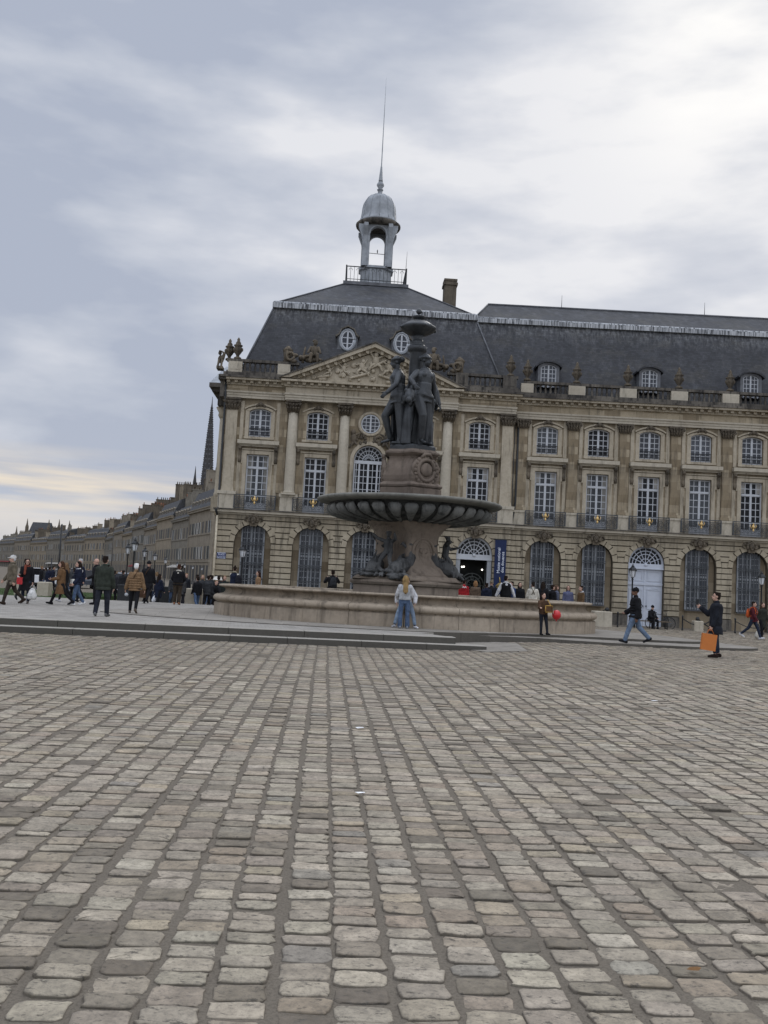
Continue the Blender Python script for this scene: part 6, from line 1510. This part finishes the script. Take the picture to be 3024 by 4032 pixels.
part('frame', m, IRON, BI); m = MB(); m.ell((-.3,0,.92), (.13,.07,.035), 8, 6); part('saddle', m, IRON, BI); m = MB(); m.tube([(.3,-.28,1.0),(.34,-.1,1.02),(.34,.1,1.02),(.3,.28,1.0)], .014, 6); part('handlebar', m, IRON, BI)
# bins and cafe things by the crowd
for x, y, w_, lb in ((-12.5,46,.75,'black street bin with a white round sticker behind the puffer jacket woman'),(-11.0,47.5,.8,'black box planter beside the big man in black')):
    o = thing('street_bin', lb, 'bin', (x, y, 0)); m = MB(); m.box(-w_/2, w_/2, -.3, .3, 0, .95); m.box(-w_/2-.03, w_/2+.03, -.33, .33, .95, 1.02); part('body', m, IRON, o)
    if 'sticker' in lb: m = MB(); m.lathe([(.09,0),(.09,.01)], n=16); q = part('sticker', m, PAINT, o, (.08,-.305,.55)); q.rotation_euler = (PI/2,0,0)
PA = thing('cafe_parasol', 'small cream cafe parasol over the crowd by the palace corner', 'parasol', (-9.6, 54.5, -.45)); m = MB(); m.tube([(0,0,0),(0,0,2.2)], .025, 6); part('pole', m, IRON, PA); m = MB(); m.lathe([(.6,1.9),(.58,1.95),(.3,2.06),(.02,2.14)], n=8, smooth=False, cap=False); part('canopy', m, cloth((.62,.6,.55)), PA)

for i, (x, y, r_, c_, lb) in enumerate(((-38.5,120,-66,(.3,.31,.33),'pale grey car far along the quay beyond the traffic light'),(-46,140,-66,(.04,.045,.05),'black car far along the quay'),(-31,104,-60,(.25,.03,.03),'dark red car parked on the quay behind the lamps'),(-60,180,-66,(.5,.5,.5),'small white car farthest along the quay'))): car((x, y, 0), r_, c_, lb)
# ------------------------------------------------------------------ people on the square
BLK=(.012,.012,.014); NAVY=(.014,.018,.035); JEAN=(.075,.112,.185); LJEAN=(.20,.26,.34); DJEAN=(.022,.03,.05); GRN=(.033,.039,.031); TAN=(.22,.13,.06); KHA=(.13,.11,.08); WHI=(.52,.52,.53); GRYW=(.36,.37,.38); BRN=(.07,.04,.024); RED=(.36,.025,.03); GRYH=(.42,.42,.42); WHH=(.70,.69,.67); DBR=(.018,.012,.009); BLD=(.25,.165,.072); CREAM=(.55,.52,.45); LAV=(.105,.115,.19); BURG=(.07,.014,.02); DKG=(.04,.042,.045)
T = .34; PZt = .362
def std(L=(3,7,10,3), R=(3,7,10,3), **k): return dict(arms={'L': L, 'R': R}, **k)
def P(*a, **k): return person(*a, **k)
# left group on the terrace
r, F = P('man in khaki jacket and pale flat cap walking at the left edge', (-12.75,32.2,T), -62, dict(h=1.74, bulk=1.15, head=(-8,2), **walk(20,1)), [('jacket',KHA,dict(lo=-.24,e=.035)),('trousers',(.035,.028,.022)),('shoes',(.03,.02,.015)),('hair',GRYH),('cap',(.6,.59,.56)),('scarf',KHA,dict(tail=False))], fine=True)
P('person in black behind the khaki jacket man at left edge', (-13.75,36.0,T), 175, dict(h=1.66, **walk(18,-1)), [('coat',BLK,dict(lo=-.4)),('trousers',BLK),('shoes',DKG),('hair',DBR)], hidden_face=True)
l = (-12.85,33.8,T); r, F = P('woman in black coat and rust scarf carrying a red handbag', l, 8, dict(h=1.63, bulk=1.05, head=(10,6), arms={'R': (20,12,70,-8), 'L': (4,14,12,8)}, legs={'L': (8,3,6,0,6), 'R': (-6,3,10,-8,6)}), [('coat',BLK,dict(lo=-.46,flare=.07,e=.03)),('trousers',DJEAN),('shoes',(.10,.085,.075),dict(boot=True)),('hair',DBR,dict(style='long',len=.2)),('scarf',(.20,.055,.035)),('glasses',BLK)], fine=True)
carrier(l, 8, F.J['wrR']+Vector((-.04,-.03,.0)), .30, .11, .25, cloth((.5,.045,.05)), 'red handbag hanging from the arm of the woman in black', 'handbag', hl=.08)
carrier(l, 8, F.J['haL']+Vector((0,0,-.03)), .34, .2, .42, cloth((.62,.62,.60)), 'white plastic bag held by the woman with the rust scarf', 'plastic_bag', soft=True, hl=.1)
P('woman in dark coat half hidden behind the brown fur coat', (-12.6,37.2,T), -80, dict(h=1.6, **walk(18,-1)), [('coat',BLK,dict(lo=-.3)),('trousers',BLK),('shoes',WHI),('hair',(.16,.1,.055),dict(style='long'))])
r, F = P('woman striding in long brown fur coat and black boots', (-11.75,34.3,T), -78, dict(h=1.68, bulk=1.05, lean=2, head=(0,0), arms={'L': (18,8,60,-20), 'R': (10,8,75,-20)}, legs={'L': (-24,2,20,-24,4), 'R': (27,2,6,10,4)}), [('coat',(.15,.085,.042),dict(lo=-.48,flare=.05,e=.035)),('trousers',BLK),('shoes',BLK,dict(boot=True)),('hair',(.055,.028,.016),dict(style='long')),('scarf',(.17,.10,.055),dict(tail=False))], fine=True)
l = (-11.25,34.6,T); r, F = P('young woman in navy puffer, blue jeans and white trainers beside the fur coat', l, -58, dict(h=1.66, head=(-6,2), arms={'L': (6,8,30,0), 'R': (6,10,25,0)}, legs={'L': (14,2,8,6,4), 'R': (-12,2,18,-16,4)}), [('jacket',NAVY,dict(puff=True,e=.035)),('trousers',JEAN,dict(low=.062)),('shoes',(.78,.78,.78)),('hair',DBR,dict(style='long')),('hood',WHI,dict(s=.75))], fine=True)
t_ = carrier(l, -58, F.pel+Vector((.05,-.2,.17)), .26, .09, .17, cloth((.62,.62,.58)), 'small white shoulder bag on the navy puffer', 'shoulder_bag', hl=.1, handle=cloth(BLK))
P('grey haired man behind the woman in the navy puffer', (-12.35,38.2,T), -30, dict(h=1.78, **walk(14,1)), [('coat',NAVY,dict(lo=-.3)),('trousers',BLK),('shoes',BLK),('hair',GRYH)])
P('bald man in black standing left of the green jacket', (-11.1,36.3,T), -75, dict(h=1.8, bulk=1.1, head=(5,8), arms={'L': (14,10,50,-14), 'R': (10,8,60,-14)}), [('jacket',BLK,dict(lo=-.22,e=.03)),('trousers',BLK),('shoes',BLK),('scarf',BLK,dict(tail=False))])
P('man in dark green jacket and navy trousers seen from behind', (-8.2,27.6,T), 180, dict(h=1.79, bulk=1.2, arms={'L': (8,10,22,4), 'R': (4,12,18,6)}, legs={'L': (-6,4,8,-6,10), 'R': (5,4,4,0,10)}), [('jacket',GRN,dict(lo=-.2,e=.035,arm=.008)),('trousers',(.02,.022,.03),dict(e=.02,low=.068)),('shoes',(.12,.12,.12)),('hair',DBR)], fine=True, hidden_face=True)
l = (-8.0,30.4,T); r, F = P('white haired woman in tan quilted puffer seen from behind', l, 184, dict(h=1.64, bulk=1.1, arms={'L': (2,18,6,14), 'R': (0,18,8,14)}, legs={'L': (4,3,2,0,8), 'R': (-14,3,16,-28,8)}), [('jacket',(.19,.12,.066),dict(puff=True,lo=-.18,e=.035)),('trousers',BLK),('shoes',(.10,.08,.065)),('hair',WHH),('strap',BRN)], fine=True, hidden_face=True)
l = (-10.1,40.4,T); r, F = P('big man in long black coat and hat carrying a brown bag', l, 178, dict(h=1.86, bulk=1.3, **walk(14,1)), [('coat',BLK,dict(lo=-.34,e=.035)),('trousers',BLK),('shoes',BLK),('beanie',BLK),('strap',BRN)], hidden_face=True)
carrier(l, 178, F.J['haL']+Vector((0,0,-.02)), .42, .2, .36, cloth(BRN), 'brown leather holdall held by the big man in black', 'holdall', hl=.16)
P('man in black jacket with pale collar and brown trousers seen from behind', (-8.95,41.2,T), 182, dict(h=1.78, bulk=1.15, arms={'L': (16,18,40,-30), 'R': (16,18,40,-30)}, legs={'L': (0,1,2,0,4), 'R': (-3,1,4,-4,4)}), [('jacket',BLK,dict(lo=-.1,e=.045,hem=True)),('trousers',(.05,.038,.027),dict(e=.028,low=.07,upto=.9)),('shoes',(.24,.11,.06)),('hair',(.05,.022,.012)),('hood',CREAM,dict(s=.45))], fine=True, hidden_face=True)
# crowd beyond the terrace, left of the basin
cr_ = [(-10.95,45.5,1.72,200,(.15,.13,.11),DJEAN,'person in beige jacket standing in the crowd left of the brown trousers'),(-10.6,44.6,1.66,150,NAVY,BLK,'woman in long navy coat with white bag in the crowd'),(-10.3,46.4,1.7,20,DKG,JEAN,'person in charcoal top at the back of the crowd'),
 (-8.75,44.6,1.62,215,BLK,JEAN,'person in black top and jeans right of the brown trousers'),(-9.1,47.6,1.7,10,DKG,DJEAN,'person in grey coat with white shirt behind the stone block'),(-8.55,47.2,1.72,190,(.03,.034,.038),BLK,'person in slate jacket in the middle of the crowd'),(-8.3,44.9,1.68,175,DKG,BLK,'tall person in dark grey parka by the palace corner'),(-8.05,46.3,1.7,195,(.028,.028,.03),(.05,.03,.025),'person with dark backpack by the palace corner'),(-7.75,43.6,1.55,30,BLK,BLK,'person crouching in black against the left end of the basin'),(-12.9,49,1.7,170,BLK,DJEAN,'distant person in black near the bins'),(-9.75,49.5,1.7,180,(.10,.09,.085),BLK,'distant person in light grey near the parasol'),(-15.3,46.5,1.7,190,DKG,BLK,'distant person in dark clothes beyond the fur coat pair'),(-20.3,60,1.7,20,BLK,DJEAN,'distant pedestrian by the dark mast'),(-22.8,64,1.7,180,NAVY,BLK,'distant pedestrian left of the traffic light'),(-19.5,58,1.68,0,DKG,JEAN,'distant pedestrian right of the traffic light'),
 (-11.6,46.8,1.7,160,(.05,.045,.04),BLK,'person in brown-black coat just right of the big man in black'),(-10.0,47.9,1.74,20,(.02,.022,.028),DJEAN,'person in dark navy behind the man in brown trousers'),(-9.45,44.3,1.64,200,(.06,.06,.062),BLK,'shorter person in mid grey beside the brown trousers'),(-8.95,49.0,1.72,170,(.02,.02,.02),JEAN,'person in black and jeans under the parasol'),(-8.2,48.6,1.7,185,(.10,.035,.03),BLK,'person in dull red under the parasol by the palace corner'),(-7.6,45.4,1.72,10,(.02,.024,.022),BLK,'person in black green coat nearest the basin end'),(-13.6,47.5,1.7,190,(.03,.03,.034),BLK,'person in dark clothes left of the black bin'),(-14.4,52,1.72,160,(.02,.02,.022),DJEAN,'distant person in black beyond the green jacket man'),(-16.4,50.5,1.7,180,(.13,.12,.11),DJEAN,'distant person in pale grey beyond the fur coat pair')]
for i, (x, y, h, rz, c1, c2, lb) in enumerate(cr_):
    low = h < 1.6
    fg = dict(h=h, **walk(12 if i % 2 else 5, 1 if i % 3 else -1))
    if low: fg = dict(h=1.7, lean=18, seat=.34, arms={'L': (40,8,50,-10), 'R': (40,8,50,-10)}, legs={'L': (95,8,115,0,8), 'R': (88,8,110,0,8)})
    l = (x, y, float(gz(x, y)) if y > 44 else T); r, F = P(lb, l, rz, fg, [('coat' if i % 3 == 1 else 'jacket',c1,dict(lo=-.42 if i % 3 == 1 else -.18,e=.03)),('trousers',c2),('shoes',BLK if i % 2 else (.3,.3,.3)),('hair',DBR if i % 4 else (.2,.13,.07),dict(style='long' if i in (1,4,9) else 'short'))], hidden_face=abs(rz-180) < 60)
    if i == 1: carrier(l, rz, F.J['haL'], .28, .14, .34, cloth((.55,.56,.58)), 'white carrier bag in the crowd left of the basin', soft=True, hl=.1)
    if i == 7: backpack(l, rz, F, (.02,.02,.022), 'dark backpack worn in the crowd by the palace corner')
# behind the basin, left part
l = (-6.45,41.0,T+.1); r, F = P('woman with hair bun and cream sleeves standing behind the left end of the basin', l, 165, dict(h=1.72, head=(20,10), arms={'L': (35,10,70,-30), 'R': (30,10,80,-30)}), [('top',CREAM,{}),('jacket',NAVY,dict(vest=True,e=.035)),('trousers',BLK),('shoes',BLK),('hair',DBR,dict(style='bun')),('scarf',(.3,.27,.2),dict(tail=False))], hidden_face=True)
backpack(l, 165, F, (.015,.015,.02), 'black backpack of the bun haired woman behind the basin', side=F.chest+Vector((-.28,.16,-.12)))
P('woman with long brown hair in camel coat behind the basin', (-5.45,41.5,T+.1), -70, dict(h=1.58, **std()), [('coat',(.26,.16,.09),dict(lo=-.4)),('trousers',BLK),('shoes',BLK),('hair',(.03,.014,.01),dict(style='long'))])
l = (-2.15,41.8,T+.1); r, F = P('man in black photographing with raised arms behind the basin', l, 190, dict(h=1.8, bulk=1.15, head=(0,-4), arms={'L': (55,28,85,-20), 'R': (58,28,85,-20)}), [('jacket',BLK,dict(e=.035)),('trousers',BLK),('shoes',BLK),('hair',DBR)], hidden_face=True)
backpack(l, 190, F, (.03,.032,.036), 'dark grey backpack on the man photographing behind the basin', sc_=.95)
# behind the basin, right part
l = (3.75,41.6,T+.1); r, F = P('person in red jacket with white back lettering behind the basin', l, 172, dict(h=1.68, bulk=1.05, **std()), [('jacket',RED,dict(e=.03)),('trousers',BLK),('shoes',BLK),('hair',DBR)], hidden_face=True)
m = MB(); 
for k_, (a, b) in enumerate((((-.13,.34),(-.08,.42)),((-.08,.42),(-.04,.34)),((-.02,.34),(.02,.42)),((.02,.42),(.04,.35)),((.06,.35),(.07,.41)),((.09,.35),(.13,.42)),((-.12,.37),(.12,.385)))): m.tube([(a[0],.155,1.0+a[1]-.05),(b[0],.155,1.0+b[1]-.05)], .011, 5)
part('back_print', m, cloth((.7,.7,.7)), r)
bk = [(4.35,42.4,1.66,180,(.12,.085,.06),(.24,.13,.06),'auburn haired person right of the red jacket behind the basin','bob'),(4.75,41.4,1.58,176,NAVY,DBR,'hooded person in navy, left of the pair behind the basin','short'),(5.1,42.6,1.7,180,BLK,(.05,.04,.03),'person in striped hat between the navy pair behind the basin','hat'),(5.65,41.5,1.6,172,NAVY,(.13,.085,.05),'person in navy with long light brown hair, right of the pair behind the basin','long'),(6.1,43.0,1.72,-60,(.03,.06,.16),DBR,'dark haired person in blue in profile behind the vest wearer','short')]
for x, y, h, rz, c1, hc, lb, hs in bk:
    P(lb, (x, y, T+.1), rz, dict(h=h, bulk=1.15, **std()), [('jacket',c1,dict(e=.035)),('trousers',BLK),('shoes',BLK)]+([('beanie',(.16,.13,.09))] if hs == 'hat' else [('hair',hc,dict(style=hs))])+([('hood',NAVY,dict(s=.9))] if 'hooded' in lb else []), hidden_face=abs(rz-180) < 30)
P('man in black vest and white hoodie sitting on the basin rim with arms braced', (5.35,39.6,1.435), 183, dict(h=1.78, bulk=1.15, lean=-3, seat=.02, head=(-30,0), arms={'L': (-8,28,8,22), 'R': (-8,26,8,20)}, legs={'L': (82,8,80,0,8), 'R': (82,8,80,0,8)}), [('top',WHI,dict(e=.03)),('jacket',BLK,dict(vest=True,e=.05,name='vest')),('trousers',(.45,.43,.38)),('shoes',WHI),('hair',DBR),('hood',WHI,dict(s=.7))], fine=True, hidden_face=True)
l = (6.75,41.0,T+.1); r, F = P('person in cream jumper with a small backpack strap behind the basin', l, 178, dict(h=1.72, bulk=1.15, head=(10,6), **std(L=(10,16,30,4), R=(10,16,30,4))), [('top',CREAM,dict(e=.03)),('trousers',BLK),('shoes',BLK),('hair',DBR),('strap',KHA),('strap',KHA,dict(s=-1))], hidden_face=True)
bk = [(6.45,42.9,1.7,10,BLK,DBR,'dark haired person half hidden left of the cream jumper','long'),(7.35,41.9,1.78,160,BLK,DBR,'tall long haired person in black right of the cream jumper','long'),(7.8,42.0,1.65,120,BLK,DBR,'short haired person in black behind the basin, next to the tall one','short'),(8.15,43.0,1.66,100,(.10,.11,.15),(.09,.055,.035),'curly brown haired person left of the lavender jacket','bob'),(8.55,42.2,1.66,-12,LAV,(.09,.055,.035),'woman in lavender jacket and glasses behind the basin','long'),(9.1,42.0,1.68,-75,(.12,.075,.04),DBR,'young man in brown jacket with white collar at the right end of the basin','short')]
for x, y, h, rz, c1, hc, lb, hs in bk:
    P(lb, (x, y, T+.1), rz, dict(h=h, bulk=1.1, **std()), [('jacket',c1,dict(e=.035)),('trousers',BLK),('shoes',BLK),('hair',hc,dict(style=hs))]+([('glasses',BLK)] if 'glasses' in lb else [])+([('hood',WHI,dict(s=.6))] if 'collar' in lb else []), hidden_face=90 < rz < 270)
# couple leaning on the basin
P('blonde girl in white and grey hoodie and flared jeans embracing someone at the basin', (.80,29.45,PZt), 184, dict(h=1.68, lean=-2, head=(0,4), arms={'L': (24,16,40,-6), 'R': (24,16,40,-6)}, legs={'L': (0,3,2,0,6), 'R': (2,3,2,0,6)}), [('top',WHI,dict(e=.03,lo=-.06,arm=.012)),('jacket',GRYW,dict(vest=True,e=.036,lo=-.05,name='grey_hoodie_panel')),('trousers',JEAN,dict(low=.082)),('shoes',(.2,.22,.26)),('hair',BLD,dict(style='long',len=.44))], fine=True, hidden_face=True)
P('person in pale jeans and white top leaning on the basin behind the blonde girl', (.86,29.95,PZt), 2, dict(h=1.66, lean=4, head=(0,18), arms={'L': (16,32,16,-4), 'R': (16,34,12,2)}, legs={'L': (12,21,4,0,30), 'R': (12,23,4,0,30)}), [('top',WHI,dict(e=.03,arm=.012)),('trousers',LJEAN,dict(e=.016,low=.06,upto=.84)),('socks',NAVY),('shoes',(.5,.5,.52)),('hair',(.1,.06,.03))], fine=True)
# child with balloon
l = (5.30,30.0,PZt); r, F = P('child in brown jacket leaning on the basin beside a red balloon', l, 20, dict(h=1.36, bulk=1.0, lean=-6, side=0, child=True, head=(18,4), arms={'R': (30,18,55,20), 'L': (20,14,40,6)}, legs={'L': (14,2,2,0,10), 'R': (6,2,2,0,6)}), [('jacket',BRN,dict(e=.035,lo=-.12)),('trousers',(.016,.018,.024)),('shoes',BLK),('hair',(.02,.012,.01),dict(style='bob'))], fine=True)
o = thing('satchel', 'small brown satchel with ochre trim on the child by the balloon', 'satchel', l, rad(20)); c0 = F.pel+Vector((.05,-.2,.1)); m = MB(); m.box(c0.x-.12, c0.x+.12, c0.y-.06, c0.y+.05, c0.z-.1, c0.z+.1); part('bag_body', m, cloth((.10,.055,.03)), o); m = MB()
q = [(c0.x+a*.122, c0.y-.063, c0.z+b*.102) for a, b in ((-1,-1),(1,-1),(1,1),(-1,1),(-1,-1))]; m.tube(q, .016, 5); m.tube([(c0.x+.1,c0.y-.01,c0.z+.09),(c0.x+.07,c0.y+.05,c0.z+.2),(c0.x+.03,c0.y+.1,c0.z+.3)], .012, 5); part('ochre_trim', m, cloth((.42,.26,.07)), o)
hb = wpt(l, 20, F.J['haL']); o = thing('balloon', 'shiny red balloon held low beside the child', 'balloon', (5.72,29.95,1.03)); m = MB(); m.ell((0,0,0), (.145,.145,.16), 18, 14); m.lathe([(.01,-.2),(.03,-.195),(.02,-.165)], n=8); part('balloon_skin', m, simple('red_balloon', (.5,.018,.022), .22, .5, 0, .05), o)
m = MB(); m.tube([(0,0,-.19),(-.08,.02,-.1+.02),(hb[0]-5.72,hb[1]-29.95,hb[2]-1.03)], .004, 4); part('string', m, cloth((.6,.6,.6)), o)
# right side
P('man in black puffer and beanie striding in blue jeans right of the basin', (8.05,29.2,.285), -98, dict(h=1.8, bulk=1.1, head=(0,0), arms={'L': (-12,10,20,6), 'R': (12,10,50,-20)}, legs={'L': (24,2,6,12,4), 'R': (-20,2,24,-24,4)}), [('jacket',BLK,dict(puff=True,e=.045,lo=-.1,hem=True)),('trousers',(.12,.165,.235),dict(e=.02,low=.066)),('shoes',BLK,dict(boot=True)),('beanie',BLK)], skin=SKIND, fine=True)
l = (9.15,25.25,float(gz(9.15,25.25))+.02); r, F = P('man in dark navy coat raising a phone, orange bag in his other hand', l, -104, dict(h=1.77, bulk=1.15, lean=-2, head=(0,-6), arms={'R': (40,6,88,0), 'L': (6,6,14,4)}, legs={'L': (2,3,2,0,10), 'R': (-4,3,4,0,10)}), [('coat',(.016,.018,.024),dict(lo=-.34,e=.04,flare=.02)),('trousers',DJEAN,dict(upto=.86)),('shoes',(.02,.012,.01)),('hair',DBR)], fine=True)
o = thing('phone', 'dark phone held up by the man in the navy coat', 'phone', wpt(l, -104, F.J['haR']+Vector((0,-.03,.09))), rad(-60)); m = MB(); m.box(-.045, .04, -.006, .006, -.08, .08); part('phone_body', m, IRON, o)
carrier(l, -104, F.J['haL']+Vector((.0,-.02,-.02)), .38, .16, .44, simple('orange_paper', (.52,.17,.04), .6, .3, 0, .06), 'large orange paper shopping bag held by the man with the phone', tilt=6, hl=.12, turn=96)
l = (16.75,41.6,float(gz(16.75,41.6))+.02); r, F = P('walker in burgundy jumper and jeans with orange backpack at right', l, 52, dict(h=1.74, head=(10,0), **walk(24,1)), [('top',BURG,dict(e=.025)),('trousers',DJEAN),('shoes',WHI),('hair',DBR)])
backpack(l, 52, F, (.5,.10,.03), 'orange backpack on the walker in burgundy', sc_=.85)
l = (17.45,42.3,float(gz(17.45,42.3))+.02); r, F = P('person in dark coat with pale tote at the right edge', l, 12, dict(h=1.68, **walk(14,-1)), [('coat',(.03,.032,.026),dict(lo=-.4)),('trousers',BLK),('shoes',BLK),('hair',(.05,.03,.02),dict(style='long'))])
carrier(l, 12, F.J['haR']+Vector((-.02,-.05,0)), .34, .1, .38, cloth((.5,.48,.43)), 'pale cloth tote held by the person at the right edge', 'tote_bag', soft=True, hl=.3)
l = (15.05,51.5,0); r, F = P('person in black with hood seated on the bench by the white door', l, 25, dict(h=1.72, lean=10, seat=.47, head=(0,12), arms={'L': (30,6,50,-16), 'R': (30,6,50,-16)}, legs={'L': (84,6,84,0,8), 'R': (84,6,90,0,8)}), [('jacket',BLK,dict(e=.04)),('trousers',BLK),('shoes',BLK),('beanie',BLK)])
o = thing('backpack', 'large black backpack standing on the bench left of the seated person', 'backpack', (14.35,51.6,.47)); m = MB(); m.ell((0,0,.36), (.22,.16,.38), 12, 10); m.ell((0,-.05,.25), (.24,.18,.25), 12, 10); m.ell((.1,-.12,.2), (.12,.08,.16), 10, 8); body_obj('bag_body', m, cloth(BLK), o, .016, 2)
bake_remesh()
# far pedestrians on the quay: too small to tell apart
base = [o for o in COL.objects if o.parent is None and o.get('category') == 'person' and str(o.get('label', '')).startswith('distant pedestrian')]
R_ = random.Random(12)
for i in range(20):
    y = R_.uniform(62, 120); px_ = R_.uniform(-800, -545); c = copy_tree(base[i % len(base)]); c.location = (px_/2000*y, y, 0); c.rotation_euler = (0, 0, R_.uniform(0, 6.28)); s_ = R_.uniform(.94, 1.05); c.scale = (s_,s_,s_)
    c['label'] = 'tiny far pedestrian in dark clothes among the traffic on the quay'; c['group'] = 'far pedestrians on the quay'
